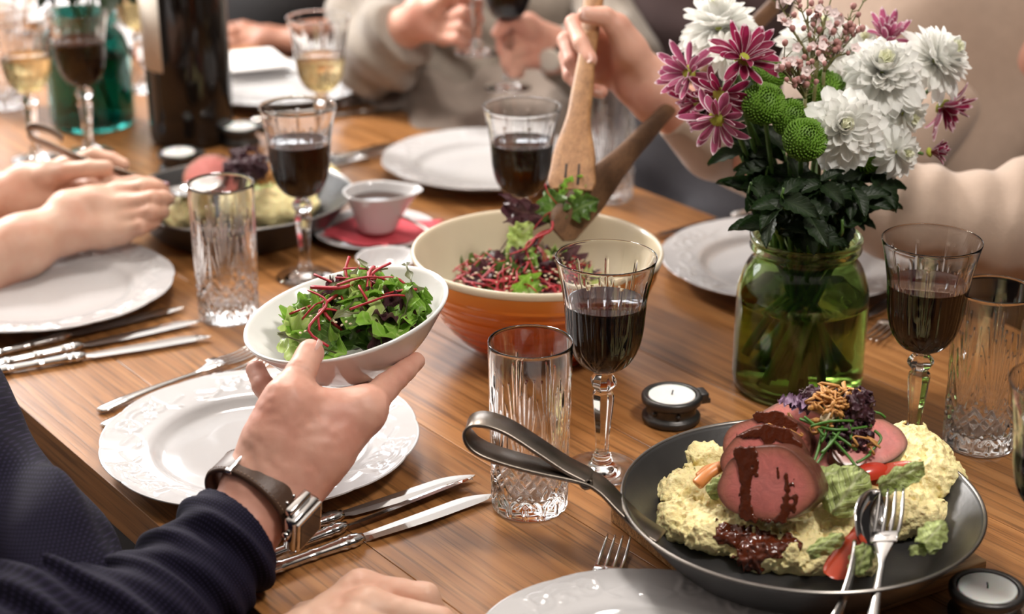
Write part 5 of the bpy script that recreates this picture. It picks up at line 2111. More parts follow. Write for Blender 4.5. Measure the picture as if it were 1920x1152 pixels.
# ================================================================== FLOWER JAR AND BOUQUET
JP = tp(1493, 722)
JB = Vector((JP.x, JP.y, TZ + 0.0003))
JR, JH, JN = 0.0632, 0.157, 0.0505
jm, jin = jar_mesh(JR, JH, JN, 'flower_jar')
jar = obj('flower_jar', jm, 'green_glass', loc=JB)
tag(jar, 'green glass jar of water holding the bouquet', 'vase')
wl = 0.094
wpr = [(r + 0.0004, z - 0.0003) for r, z in jin[::-1] if z < wl]
wpr[0] = (0.0001, wpr[0][1])
wpr += [(JR - 0.0026, wl), (JR - 0.006, wl - 0.0004), (0.0001, wl - 0.0004)]
obj('water', lathe('water', np.array(wpr), 96), 'water', jar)


def petal(name, wide, cup, curl, tip=0.5, rnd=0.55):
    def wf(t):
        return wide * (0.42 + 0.58 * min(1, t * 1.5)) * (max(0.0, 1 - max(0.0, (t - rnd) / (1 - rnd)) ** 2.2) ** tip) + 0.004
    return sheet(name, 9, 4, wf, lambda t, s: curl * t * t + cup * s * s * math.sin(math.pi * (0.1 + 0.8 * t)) + 0.10 * t)


PET_W = [petal('petal', 0.165, 0.10, -0.18), petal('petal', 0.15, 0.12, 0.05), petal('petal', 0.17, 0.14, 0.30), petal('petal', 0.17, 0.2, 0.55)]
PET_P = [petal('petal', 0.15, 0.10, 0.05, 0.6, 0.4), petal('petal', 0.15, 0.10, -0.25, 0.6, 0.4), petal('petal', 0.14, 0.12, 0.3, 0.6, 0.4)]
NECK = JB + Vector((0, 0, JH))


def stem_path(c, face, rng):
    """world points from below the bloom, through the jar neck, to the jar floor"""
    d = (c - NECK)
    a = math.atan2(d.y, d.x) + rng.uniform(-0.5, 0.5)
    rn = rng.uniform(0.2, 0.8) * (JN - 0.010)
    neck = NECK + Vector((math.cos(a) * rn, math.sin(a) * rn, -0.012))
    opp = a + math.pi + rng.uniform(-0.9, 0.9)
    rb = rng.uniform(0.2, 0.85) * (JR - 0.016)
    foot = JB + Vector((math.cos(opp) * rb, math.sin(opp) * rb, 0.013 + rng.uniform(0, 0.02)))
    top = c - face * 0.006
    mid = neck.lerp(c, 0.55) + Vector((d.x, d.y, 0)) * -0.05 - face * 0.012
    return [top, c - face * 0.02, mid, neck, (neck + foot) / 2, foot]


def flower_root(name, label, cat, c, group):
    return thing(name, label, cat, c, group=group)


def add_stem(root, c, face, rng, r=0.0027, nleaf=3, size=0.05, lm='leaf_dark'):
    pts = [np.array(p - c) for p in stem_path(c, face, rng)]
    P = spline(pts, 26)
    V, F = sweep(P, lambda i, t: circ(r * (0.6 + 0.8 * t), 7))
    obj('stem', mesh_of('stem', V, F), 'stem_green', root)
    for k in range(nleaf):
        i = rng.randint(8, 14)
        a = rng.uniform(0, 6.28)
        d = Vector((math.cos(a), math.sin(a), rng.uniform(-0.3, 0.6)))
        p = Vector(P[i])
        if (p + c).z < NECK.z + 0.03:
            continue
        d.z += max(0.0, (NECK.z + 0.05 - (p + c).z) / 0.04)
        obj('leaf', LEAF_TOOTH, lm, root, M=basis(p, d, Vector((rng.uniform(-.6, .6), rng.uniform(-.9, .3), 1))) @ Matrix.Scale(size * rng.uniform(0.7, 1.15), 4))


def white_mum(u, v, d, R, face, label, seed, npet=(19, 19, 18, 16, 14, 10), eye=True, stem=True):
    rng = random.Random(seed)
    c = cp(u, v, d)
    f = Vector(face).normalized()
    root = flower_root('white_chrysanthemum', label, 'flower', c, 'white chrysanthemums in the jar')
    B = basis((0, 0, 0), (1, 0.1, 0.2), f)
    L = len(npet)
    for l, n in enumerate(npet):
        q = l / (L - 1)
        el = math.radians(-12 + 78 * q ** 1.1)
        ln = R * (1.0 - 0.52 * q)
        for i in range(n):
            a = 2 * math.pi * (i + 0.5 * (l % 2)) / n + rng.uniform(-0.12, 0.12)
            e = el + rng.uniform(-0.16, 0.16)
            dr = Vector((math.cos(a) * math.cos(e), math.sin(a) * math.cos(e), math.sin(e)))
            nz = Vector((-math.cos(a) * math.sin(e), -math.sin(a) * math.sin(e), math.cos(e)))
            M = B @ basis(dr * R * 0.06 + Vector((0, 0, R * 0.05 * l)), dr, nz) @ Matrix.Diagonal((ln * rng.uniform(0.86, 1.08), ln * (1.15 + 0.3 * q), ln, 1))
            pm = PET_W[min(3, int(q * 3.2))]
            o = obj('petal', pm, None, root, M=M)
            if not pm.materials:
                pm.materials.append(MATS['petal_white'])
            if q > 0.8:
                o.material_slots[0].link = 'OBJECT'
                o.material_slots[0].material = MATS['petal_white_inner']
    me = lathe('receptacle', [(0.0001, -0.16 * R), (0.18 * R, -0.13 * R), (0.26 * R, 0.0), (0.12 * R, 0.06 * R), (0.0001, 0.08 * R)], 18)
    obj('receptacle', me, 'stem_green' if not eye else 'flower_eye', root, M=B)
    if stem:
        add_stem(root, c, f, rng)


white_mum(1580, 240, 1.545, 0.0400, (-0.10, -1.0, 0.42), 'white chrysanthemum in front, facing the viewer', 1)
white_mum(1652, 143, 1.585, 0.0420, (-0.05, -0.75, 0.85), 'large round white chrysanthemum at the top right of the bouquet', 2, (21, 21, 20, 18, 16, 12))
white_mum(1748, 118, 1.625, 0.0400, (0.75, -0.45, 0.75), 'white chrysanthemum leaning out at the right', 3)
white_mum(1348, 58, 1.66, 0.0430, (-0.12, -0.25, 1.0), 'flat white chrysanthemum at the top left of the bouquet', 4, (21, 20, 18, 15, 12, 9))
white_mum(1678, 285, 1.575, 0.0270, (0.55, -0.85, 0.15), 'small white chrysanthemum low on the right side', 5, (15, 15, 12, 8))
white_mum(1535, 88, 1.665, 0.0420, (0.0, -0.5, 0.9), 'white chrysanthemum behind the waxflower sprigs', 6)
white_mum(1362, 100, 1.625, 0.0250, (-0.5, -0.7, 0.6), 'small white chrysanthemum behind the dark purple one', 7, (14, 12, 9))
white_mum(1690, 212, 1.60, 0.0290, (0.5, -0.8, -0.1), 'white chrysanthemum tucked under the large round one', 8, (16, 14, 12, 8))
white_mum(1612, 95, 1.67, 0.030, (0.1, -0.5, 0.9), 'half hidden white chrysanthemum at the back right', 9, (16, 14, 12, 8))


def purple_mum(u, v, d, R, face, label, seed, m='petal_purple', n=(13, 12), el=(8, 38), half=False):
    rng = random.Random(seed)
    c = cp(u, v, d)
    f = Vector(face).normalized()
    root = flower_root('purple_chrysanthemum', label, 'flower', c, 'purple chrysanthemums in the jar')
    B = basis((0, 0, 0), (1, 0.1, 0.2), f)
    for l, k in enumerate(n):
        for i in range(k):
            a = 2 * math.pi * (i + 0.5 * l) / k + rng.uniform(-0.13, 0.13)
            e = math.radians(el[l] if l < len(el) else el[-1]) + rng.uniform(-0.2, 0.2)
            dr = Vector((math.cos(a) * math.cos(e), math.sin(a) * math.cos(e), math.sin(e)))
            nz = Vector((-math.cos(a) * math.sin(e), -math.sin(a) * math.sin(e), math.cos(e)))
            ln = R * rng.uniform(0.86, 1.06) * (1 - 0.18 * l)
            pm = rng.choice(PET_P)
            o = obj('petal', pm, None, root, M=B @ basis(dr * R * 0.16, dr, nz) @ Matrix.Diagonal((ln * 0.88, ln * 1.05, ln, 1)))
            if not pm.materials:
                pm.materials.append(MATS['petal_purple'])
            o.material_slots[0].link = 'OBJECT'
            o.material_slots[0].material = MATS[m]
    me = lathe('flower_eye', [(0.0001, -0.14 * R), (0.16 * R, -0.1 * R), (0.27 * R, 0.02 * R), (0.22 * R, 0.10 * R), (0.1 * R, 0.14 * R), (0.0001, 0.15 * R)], 20)
    obj('flower_eye', me, 'flower_eye', root, M=B)
    add_stem(root, c, f, rng, nleaf=2)


purple_mum(1393, 112, 1.565, 0.0366, (0.30, -0.62, 0.72), 'dark purple chrysanthemum with green eye at the top left', 21)
purple_mum(1292, 138, 1.60, 0.0317, (-0.7, -0.7, 0.35), 'pink edged chrysanthemum farthest to the left', 22, 'petal_pink', (12, 11))
purple_mum(1352, 178, 1.57, 0.0305, (-0.45, -0.8, -0.2), 'purple chrysanthemum drooping below the dark one', 23, n=(12, 10), el=(-8, 15))
purple_mum(1346, 222, 1.565, 0.0329, (-0.35, -0.8, -0.35), 'lowest purple chrysanthemum on the left', 24, 'petal_pink', (11, 10), (0, 20))
purple_mum(1310, 190, 1.61, 0.0281, (-0.7, -0.6, -0.2), 'shaded purple chrysanthemum behind the lowest left one', 25, n=(11, 9))
purple_mum(1662, 82, 1.64, 0.0317, (0.05, -0.35, 1.0), 'pink chrysanthemum standing up at the top right', 26, 'petal_pink', (11, 10), (35, 58))
purple_mum(1766, 198, 1.64, 0.0317, (0.6, -0.5, -0.55), 'dark purple chrysanthemum hanging at the right', 27, n=(12, 9), el=(15, 40))
purple_mum(1742, 286, 1.60, 0.0183, (0.7, -0.4, 0.3), 'small closed purple bud at the lower right', 28, n=(14, 12), el=(58, 70))


def green_pom(u, v, d, R, face, label, seed):
    rng = random.Random(seed)
    c = cp(u, v, d)
    f = Vector(face).normalized()
    root = flower_root('green_button_chrysanthemum', label, 'flower', c, 'green button chrysanthemums')
    B = basis((0, 0, 0), (1, 0.1, 0.2), f)
    parts = []
    V, F = lathe_arrays([(0.0001, -0.75 * R), (0.5 * R, -0.6 * R), (0.86 * R, -0.1 * R), (0.82 * R, 0.3 * R), (0.5 * R, 0.58 * R), (0.0001, 0.64 * R)], 24)
    parts.append((V, [tuple(q) for q in F]))
    N = 330
    for i in range(N):
        z = 1 - 1.55 * (i + 0.5) / N
        r = math.sqrt(max(0, 1 - z * z))
        a = i * 2.39996
        n = np.array([r * math.cos(a), r * math.sin(a), z * 0.80])
        up = np.array([0, 0, 1.0])
        side = np.cross(up, n)
        side /= np.linalg.norm(side) + 1e-9
        tn = np.cross(n, side)
        base = n * R * 0.86
        tip = n * R * (1.05 + rng.uniform(-0.03, 0.04)) + tn * R * 0.10
        w = R * (0.055 + 0.03 * (1 - z) * 0.6)
        V = [base + side * w, base - side * w, tip - side * w * 0.75 + tn * w * 0.3, tip + side * w * 0.75 + tn * w * 0.3, base - tn * w * 1.1, tip - tn * w * 0.9]
        parts.append((V, [(0, 1, 2, 3), (1, 4, 5, 2), (4, 0, 3, 5), (2, 5, 3)]))
    V, F = join_arrays(parts)
    obj('bloom', mesh_of('bloom', V, F), 'petal_green', root, M=B)
    add_stem(root, c, f, rng, nleaf=3)


green_pom(1432, 195, 1.555, 0.0190, (-0.15, -0.9, 0.55), 'green button chrysanthemum at the left beside the purple flowers', 31)
green_pom(1509, 262, 1.530, 0.0190, (0.0, -0.9, 0.45), 'lowest green button chrysanthemum in front', 32)
green_pom(1545, 172, 1.60, 0.0200, (0.0, -0.7, 0.7), 'green button chrysanthemum above the front white one', 33)
green_pom(1484, 222, 1.560, 0.0175, (0.0, -0.9, 0.4), 'green button chrysanthemum between two others', 34)
green_pom(1440, 140, 1.62, 0.0160, (0, -0.7, 0.7), 'shaded green button chrysanthemum under the dark purple one', 35)
green_pom(1622, 290, 1.585, 0.0170, (0.2, -0.9, 0.1), 'half hidden green button chrysanthemum under the front white one', 36)


def waxflower(seed, base, tops, label):
    rng = random.Random(seed)
    c = cp(*base)
    root = flower_root('waxflower_sprig', label, 'flower', c, 'waxflower sprigs in the jar')
    parts, tips = [], []

    def seg(pts, r):
        P = spline(pts, 8)
        V, F = sweep(P, lambda i, t: circ(r * (1 - 0.4 * t), 5))
        parts.append((V, F))
        return P
    for (u, v, d) in tops:
        e = np.array(cp(u, v, d) - c)
        P = seg([np.zeros(3), e * 0.5 + np.array([rng.uniform(-.004, .004), 0, 0.004]), e], 0.0012)
        tips.append(e)
        for k in range(5):
            s = P[rng.randint(2, 7)]
            q = s + np.array([rng.uniform(-1, 1), rng.uniform(-0.6, 0.6), rng.uniform(0.4, 1.2)]) * rng.uniform(0.008, 0.016)
            seg([s, (s + q) / 2 + np.array([0, 0, 0.001]), q], 0.0006)
            tips.append(q)
        for k in range(9):                              # needles
            s = P[rng.randint(1, 7)]
            q = s + np.array([rng.uniform(-1, 1), rng.uniform(-.5, .5), rng.uniform(0.2, 1)]) * 0.008
            seg([s, (s + q) / 2, q], 0.0005)
    pts = [np.array(p - c) for p in stem_path(c, Vector((0, 0, 1)), rng)]
    P = spline([np.zeros(3)] + pts[2:], 20)
    V, F = sweep(P, lambda i, t: circ(0.0018, 6))
    parts.append((V, F))
    V, F = join_arrays(parts)
    obj('stem', mesh_of('stem', V, F), 'twig_olive', root)
    for q in tips:
        if rng.random() < 0.76:
            s = rng.uniform(0.0022, 0.0034)
            obj('bud', WAX_BUD, 'wax_bud', root, M=basis(q, (1, 0, 0), (rng.uniform(-.4, .4), rng.uniform(-.4, .4), 1)) @ Matrix.Scale(s, 4))
        else:
            s = rng.uniform(0.0048, 0.006)
            obj('floret', WAX_FLO, 'wax_petal', root, M=basis(q, (1, 0, 0), (rng.uniform(-.6, .6), -0.9, rng.uniform(0.1, 0.8))) @ Matrix.Scale(s, 4))


WAX_BUD = lathe('bud', [(0.0001, -1.2), (0.6, -0.8), (0.95, 0.0), (0.85, 0.7), (0.5, 1.0), (0.0001, 1.05)], 10)
_p = []
for _k in range(5):
    _a = _k * 2 * math.pi / 5
    _R = np.array(Matrix.Rotation(_a, 3, 'Z'))
    _p.append((np.array([(0.15, -0.2, 0), (0.6, -0.48, 0.18), (1.0, 0, 0.30), (0.6, 0.48, 0.18), (0.15, 0.2, 0), (0.55, 0, 0.05)]) @ _R.T, [(0, 1, 5), (1, 2, 5), (2, 3, 5), (3, 4, 5), (4, 0, 5)]))
_V, _F = lathe_arrays([(0.0001, -0.5), (0.3, -0.3), (0.34, 0.08), (0.0001, 0.05)], 8)
_p.append((_V, [tuple(q) for q in _F]))
WAX_FLO = mesh_of('floret', *join_arrays(_p))
waxflower(51, (1530, 150, 1.575), [(1530, 40, 1.575), (1500, 12, 1.58), (1462, 8, 1.585), (1470, 40, 1.575), (1515, -20, 1.59), (1552, 20, 1.58), (1560, -10, 1.585)], 'tall waxflower sprig with pink buds at the top of the bouquet')
waxflower(52, (1545, 135, 1.58), [(1600, 12, 1.585), (1625, -8, 1.59), (1585, 60, 1.575), (1612, 55, 1.58), (1572, 90, 1.57), (1590, 100, 1.57), (1560, 60, 1.575)], 'right leaning waxflower sprig behind the white chrysanthemums')
waxflower(53, (1510, 185, 1.55), [(1470, 112, 1.55), (1480, 130, 1.545), (1500, 128, 1.545), (1490, 160, 1.54), (1462, 128, 1.55), (1515, 120, 1.55), (1500, 150, 1.54)], 'low waxflower sprig with round buds above the green buttons')


def leafy_stem(u, v, d, label, seed, n=11, size=0.040):
    rng = random.Random(seed)
    c = cp(u, v, d)
    root = flower_root('leafy_stem', label, 'greenery', c, 'leafy stems in the jar')
    P = spline([np.array(p - c) for p in stem_path(c, Vector((0, 0, 1)), rng)], 24)
    V, F = sweep(P, lambda i, t: circ(0.0028 * (0.5 + 0.9 * t), 6))
    obj('stem', mesh_of('stem', V, F), 'stem_green', root)
    for k in range(n):
        i = rng.randint(0, 13)
        p = Vector(P[i])
        if (p + c).z < NECK.z + 0.012:
            continue
        a = rng.uniform(0, 6.28)
        dr = Vector((math.cos(a), math.sin(a) - 0.25, rng.uniform(-0.5, 0.5)))
        sz = size * rng.uniform(0.6, 1.1)
        low = (p + c).z + dr.normalized().z * sz * 0.9 - 0.012
        if low < NECK.z + 0.014:
            dr.z += (NECK.z + 0.014 - low) / sz * 2.2
        obj('leaf', LEAF_TOOTH, 'leaf_dark', root, M=basis(p, dr, Vector((rng.uniform(-.5, .5), -0.6, 1))) @ Matrix.Scale(sz, 4))


for k, (u, v, d) in enumerate([(1410, 330, 1.56), (1440, 300, 1.59), (1470, 340, 1.53), (1500, 320, 1.56), (1540, 330, 1.54), (1570, 330, 1.57), (1600, 340, 1.56), (1450, 380, 1.54), (1520, 390, 1.53), (1580, 400, 1.55), (1400, 270, 1.6), (1640, 320, 1.59)]):
    leafy_stem(u, v, d, 'dark leafy stem over the jar neck, ' + ['left of the lowest buttons', 'under the left green button', 'in front of the lowest button', 'right below the lowest button', 'below the front white bloom', 'centred under the front white bloom', 'right under the front white bloom', 'low on the left', 'low in the middle', 'low on the right', 'beside the lowest purple bloom', 'under the small right white bloom'][k], 60 + k)
for (u0, v0, u1, v1, d, s) in [(1698, 318, 1725, 325, 1.6, 0.02), (1725, 250, 1770, 248, 1.6, 0.025), (1620, 60, 1632, 42, 1.6, 0.014)]:
    pass


def teal_vase():
    p = tp(176, 232)
    b = Vector((p.x, p.y, TZ + 0.0003))
    me, inn = jar_mesh(0.062, 0.168, 0.046, 'flower_jar')
    o = obj('glass_vase', me, 'teal_glass', loc=b)
    tag(o, 'teal green glass vase of greenery at the far left', 'vase')
    g = thing('greenery_bunch', 'dark green leaves standing in the teal vase', 'greenery', b + Vector((0, 0, 0.02)))
    for k in range(6):
        a = k * 1.05
        tube('stem', [(0.03 * math.cos(a + 3), 0.03 * math.sin(a + 3), 0), (0.01 * math.cos(a), 0.01 * math.sin(a), 0.14), (0.05 * math.cos(a), 0.05 * math.sin(a), 0.24)], 0.0024, 6, 12, 'stem_green', g)
    foliage('leaf', Vector((0, 0, 0.205)), (0.075, 0.075, 0.05), 90, 0.06, 'leaf_dark', g, 5)


teal_vase()


def far_things():
    """plates, napkins, bottle and glasses on the far end of the table"""
    p = tp(30, 92)
    r = obj('water_bottle', lathe('water_bottle', np.concatenate([dense([(0.0001, 0.003), (0.036, 0.0004), (0.040, 0.008), (0.040, 0.15), (0.034, 0.185), (0.017, 0.225), (0.0155, 0.27), (0.0165, 0.285)], 0.006), dense([(0.0135, 0.285), (0.0130, 0.23), (0.031, 0.18), (0.0370, 0.148), (0.0370, 0.012), (0.0001, 0.009)], 0.006)]), 64), 'clear_glass', loc=(p.x, p.y, TZ + 0.0003))
    tag(r, 'clear glass water bottle at the far left of the table', 'bottle')
    for (u, v, lab) in [(120, 22, 'white plate at the far end beyond the teal vase'), (250, 58, 'white plate just left of the bottle at the far end')]:
        place_plate(u, v, lab)
    for (u, v, s, rz, lab) in [(440, 118, 0.16, 0.4, 'folded white napkin lying on the far plate behind the bottle')]:
        q = tp(u, v, 0.025)
        nk = box('cloth_napkin', s, s * 0.8, 0.005, 'napkin_white', 0.003, loc=(q.x, q.y, TZ + 0.0275), rot=(0, 0, rz), smooth=True)
        tag(nk, lab, 'napkin')
    place_wine(30, 190, 'empty wine glass at the far left edge', None, None)
    place_wine(110, 118, 'empty wine glass beyond the teal vase', None, None)
    q = tp(5, 200)
    obj_t = obj('tumbler', TUMBLER, 'clear_glass', loc=(q.x, q.y, TZ + 0.0003))
    tag(obj_t, 'crystal tumbler at the far left edge beside the white wine', 'glass', 'cut crystal tumblers')


far_things()


# ================================================================== WOODEN SERVERS
def wood_server(name, path, widths, th, sdir, label, slots=(), wood='utensil_wood'):
    """flat wooden paddle swept along path; widths(t) is the half width"""
    P = spline(path, 60)
    T = np.gradient(P, axis=0)
    T /= np.linalg.norm(T, axis=1)[:, None]
    s0 = np.array(sdir, float)
    V, F, k = [], [], 12
    for i, (p, t) in enumerate(zip(P, T)):
        sd = s0 - t * (s0 @ t)
        sd /= np.linalg.norm(sd)
        nn = np.cross(sd, t)
        q = i / 59
        w = widths(q)
        h = th(q)
        for a in range(k):
            an = a / k * 2 * math.pi
            c, s = math.cos(an), math.sin(an)
            V.append(p + sd * w * math.copysign(abs(c) ** 0.7, c) + nn * h * math.copysign(abs(s) ** 0.7, s))
    for i in range(59):
        for j in range(k):
            F.append((i * k + j, i * k + (j + 1) % k, (i + 1) * k + (j + 1) % k, (i + 1) * k + j))
    F += [tuple(range(k - 1, -1, -1)), tuple(59 * k + j for j in range(k))]
    o = obj(name, mesh_of(name, V, F), None)
    # grain runs along the paddle: give the object a frame whose X follows it
    d = Vector(P[-1]) - Vector(P[0])
    M = basis(P[0], d, Vector((0, -1, 0.3)))
    o.data.transform(M.inverted())
    o.matrix_world = M
    o.data.materials.append(MATS[wood])
    tag(o, label, 'utensil', 'wooden salad servers')
    for (t, off, ln) in slots:                         # black bars standing for the shade in the slots; nothing is cut
        i = int(t * 59)
        sd = s0 - T[i] * (s0 @ T[i])
        sd /= np.linalg.norm(sd)
        nn = np.cross(sd, T[i])
        Vs, Fs = box_arrays(ln, 0.0026, 2 * th(t) + 0.0006, 0.0008)
        Ms = Matrix((Vector(T[i]), Vector(sd), Vector(T[i]).cross(Vector(sd)))).transposed().to_4x4()
        Ms.translation = Vector(P[i]) + Vector(sd) * off
        obj('slot_shade', mesh_of('slot_shade', Vs, Fs), 'wick', o, M=M.inverted() @ Ms)
    return o


def lerp_w(stops):
    def f(t):
        for (a, wa), (b, wb) in zip(stops, stops[1:]):
            if t <= b:
                q = (t - a) / (b - a)
                q = q * q * (3 - 2 * q)
                return wa + (wb - wa) * q
        return stops[-1][1]
    return f


SP = [cp(1072, 356, 1.722), cp(1074, 320, 1.735), cp(1082, 240, 1.765), cp(1096, 140, 1.80), cp(1106, 60, 1.83), cp(1115, -20, 1.86)]
wood_server('wooden_spatula', SP, lerp_w([(0, 0.0215), (0.12, 0.0245), (0.25, 0.0225), (0.48, 0.0120), (0.7, 0.0095), (1, 0.0115)]),
            lerp_w([(0, 0.0016), (0.25, 0.0028), (0.5, 0.0055), (1, 0.0065)]), (1, 0.0, 0.0), 'upright slotted wooden spatula gripped in a hand above the orange bowl',
            [(0.20, -0.007, 0.018), (0.185, 0.006, 0.026)])
SN = [cp(1044, 438, 1.708), cp(1072, 405, 1.72), cp(1120, 350, 1.742), cp(1200, 262, 1.80), cp(1275, 182, 1.87), cp(1370, 92, 1.95), cp(1450, 12, 2.02)]
wood_server('wooden_spoon', SN, lerp_w([(0, 0.0110), (0.10, 0.0200), (0.28, 0.0205), (0.5, 0.0110), (0.62, 0.0085), (1, 0.0095)]),
            lerp_w([(0, 0.0016), (0.25, 0.0032), (0.5, 0.006), (1, 0.0065)]), (0.74, 0.15, -0.66), 'slanting dark wooden salad spoon passing behind the bouquet', (), 'utensil_dark')


# ================================================================== PEOPLE
def C(*q):
    return np.array(cp(*q))


def uv_by(me, fn):
    uv = me.uv_layers.new(name='UVMap')
    n = len(me.vertices)
    co = np.zeros(n * 3, np.float32)
    me.vertices.foreach_get('co', co)
    UV = fn(co.reshape(-1, 3).astype(float))
    li = np.zeros(len(me.loops), np.int32)
    me.loops.foreach_get('vertex_index', li)
    uv.data.foreach_set('uv', UV.astype(np.float32)[li].ravel())


def finger(*js):
    """joints as (u, v, depth, radius in mm)"""
    return ([C(*q[:3]) for q in js], [q[3] * 0.001 for q in js])


def bone(a, b):
    return (C(*a[:3]), C(*b[:3]), a[3] * 0.001, b[3] * 0.001)


def cloth(name, chains, h, folds=None, k=0.02, cut=None, ells=()):
    """garment surface from chains [(points, radii m)]; folds(x,y,z) adds wrinkles; cut = list of (point, normal) removing the side the normal points to"""
    pts = [p for c in chains for p in c[0]]
    rs = [r for c in chains for r in c[1]]
    lo, hi = bounds(pts + [e[0] for e in ells], max(rs + [max(e[1]) for e in ells]) + 0.03)
    g = Grid(lo, hi, h)
    for ps, rr in chains:
        g.chain(ps, rr, k)
    for e in ells:
        g.ell(e[0], e[1], k * 2)
    if folds:
        g.displace(folds, 0.03)
    if cut:
        X = g.coords()
        for (p, n, rad) in cut:
            n = np.array(n, float) / np.linalg.norm(n)
            d = sum((X[q] - p[q]) * n[q] for q in range(3))
            if rad:
                dist = np.sqrt(sum((X[q] - p[q]) ** 2 for q in range(3)))
                d = np.where(dist < rad, d, -1)
            g.F = np.maximum(g.F, d.astype(np.float32))
    return g.mesh(name)


def fingernail(parent, name, tip, prev, toward, w, material='nail', ln=0.011):
    """small curved plate on the last finger bone, facing 'toward'"""
    tip, prev = Vector(tip), Vector(prev)
    d = (tip - prev).normalized()
    t = (Vector(toward) - d * Vector(toward).dot(d)).normalized()
    me = sheet(name, 6, 6, lambda q: 0.5 * (math.sin(math.pi * (0.22 + 0.62 * q)) ** 0.5), lambda q, s: -0.28 * s * s - 0.10 * q * q, thick=0.06)
    M = basis(tip - d * ln * 0.45 + t * 0, d, t)
    o = obj(name, me, material, parent, M=M @ Matrix.Translation((0, 0, w)) @ Matrix.Diagonal((ln, w * 1.7, w, 1)))
    return o


# ---- the man in the navy shirt (right hand under the salad bowl)
def navy_man():
    wA, wB, wM = (480, 905, 1.330, 20), (538, 928, 1.338, 19), (510, 915, 1.342, 20)
    th = [(508, 822, 1.332, 17), (540, 752, 1.336, 14), (563, 700, 1.350, 12.0), (582, 662, 1.364, 11.0)]
    ix = [(684, 768, 1.362, 13.5), (722, 727, 1.392, 11.5), (757, 697, 1.415, 9.2), (780, 678, 1.430, 7.6)]
    md = [(652, 795, 1.385, 12.5), (678, 748, 1.430, 10.5), (690, 722, 1.458, 9.5), (694, 708, 1.478, 8.5)]
    rg = [(612, 808, 1.400, 12), (598, 765, 1.440, 10), (590, 742, 1.465, 9), (586, 728, 1.482, 8)]
    pk = [(566, 808, 1.398, 12), (520, 762, 1.425, 10), (494, 725, 1.440, 9.2), (480, 694, 1.452, 8.6)]
    palm = [bone(wA, th[0]), bone(th[0], th[1]), bone(wB, ix[0]), bone(wM, md[0]), bone(wM, rg[0]), bone(wA, pk[0]),
            bone((545, 790, 1.340, 16), (640, 800, 1.362, 15)), bone(th[1], (632, 772, 1.356, 9.5)), bone((632, 772, 1.356, 9.5), ix[0]), bone(wB, (600, 860, 1.345, 18)), bone((530, 850, 1.338, 20), (600, 830, 1.350, 19))]
    fingers = [finger(*q) for q in (th, ix, md, rg, pk)]
    elbow = C(225, 1215, 1.225)
    fore = [C(505, 925, 1.338), C(440, 1000, 1.318), elbow]
    pts = [q for f in fingers for q in f[0]] + fore
    lo, hi = bounds(pts, 0.06)
    g = Grid(lo, hi, 0.0018)
    g.cone(C(*wA[:3]), C(430, 985, 1.318), 0.0195, 0.020, 0.012)
    g.cone(C(*wB[:3]), C(470, 1010, 1.325), 0.0185, 0.020, 0.012)
    g.chain(fore, [0.0205, 0.026, 0.030], 0.012)
    hand_field(g, palm, fingers, kp=0.022)
    # tendons and knuckle creases
    a0, a1 = C(560, 880, 1.325), C(684, 768, 1.345)
    def crease(x, y, z):
        P = np.stack([x, y, z], -1)
        r = np.zeros(len(x))
        for (p, ax, w, dep) in creases:
            t = (P - p) @ ax
            r += dep * np.exp(-(t / w) ** 2) * (np.linalg.norm(P - p, axis=1) < 0.016)
        return r + 0.0005 * vnoise(x * 160, y * 160, z * 160, 4)
    creases = []
    for f in fingers[:2]:
        for j in (1, 2):
            ax = f[0][j + 1] - f[0][j - 1]
            ax /= np.linalg.norm(ax)
            for o in (-0.002, 0.0015):
                creases.append((f[0][j] + ax * o, ax, 0.0007, 0.0007))
    g.displace(crease, 0.01)
    body = obj('person', g.mesh('person'), 'skin_light')
    tag(body, 'person in a navy shirt holding up the white salad bowl, seated left', 'person')
    f = fingers[0]
    fingernail(body, 'fingernail', f[0][3] + np.array([0, 0, 0.004]), f[0][2], (0.85, 0.45, 0.35), 0.0092, ln=0.013)
    # sleeve, cuff and shirt body
    ax = np.array(fore[0] - elbow)
    ax /= np.linalg.norm(ax)
    e2 = np.cross(ax, [0, 0, 1.0])
    e2 /= np.linalg.norm(e2)
    e3 = np.cross(e2, ax)
    cuff = C(452, 985, 1.322)

    def folds(x, y, z):
        P = np.stack([x, y, z], -1) - cuff
        t = P @ ax
        a = np.arctan2(P @ e3, P @ e2)
        w = np.clip(-t / 0.03, 0, 1)
        return w * (0.0035 * np.sin(t * 165 + 1.6 * np.sin(a * 1 + 0.6) + 1.2) + 0.0025 * np.sin(t * 300 + a * 2) + 0.002 * vnoise(x * 40, y * 40, z * 40, 3)) - 0.0025 * np.exp(-((t + 0.030) / 0.004) ** 2) * 0.6
    sl = cloth('sleeve', [([C(490, 945, 1.330), cuff, C(395, 1060, 1.300), C(310, 1140, 1.270), elbow], [0.0350, 0.0375, 0.042, 0.048, 0.057]),
                          ([elbow, C(60, 1230, 1.20)], [0.056, 0.07])], 0.0022, folds, 0.015, [(C(440, 992, 1.320), ax + 0.10 * e2, 0.12)])
    uv_by(sl, lambda V: np.stack([((V - cuff) @ ax), np.arctan2((V - cuff) @ e3, -((V - cuff) @ e2)) * 0.038], -1))
    obj('sleeve', sl, 'shirt_navy', body)

    def tf(x, y, z):
        return 0.009 * np.sin(x * 60 + z * 14 + 2.6 * vnoise(x * 9, y * 9, z * 9, 6)) + 0.004 * np.sin(z * 70 - y * 30 + x * 30)
    t1 = [C(-175, 700, 1.35), C(-105, 830, 1.33), C(-62, 950, 1.30), C(10, 1090, 1.27), C(40, 1300, 1.23)]
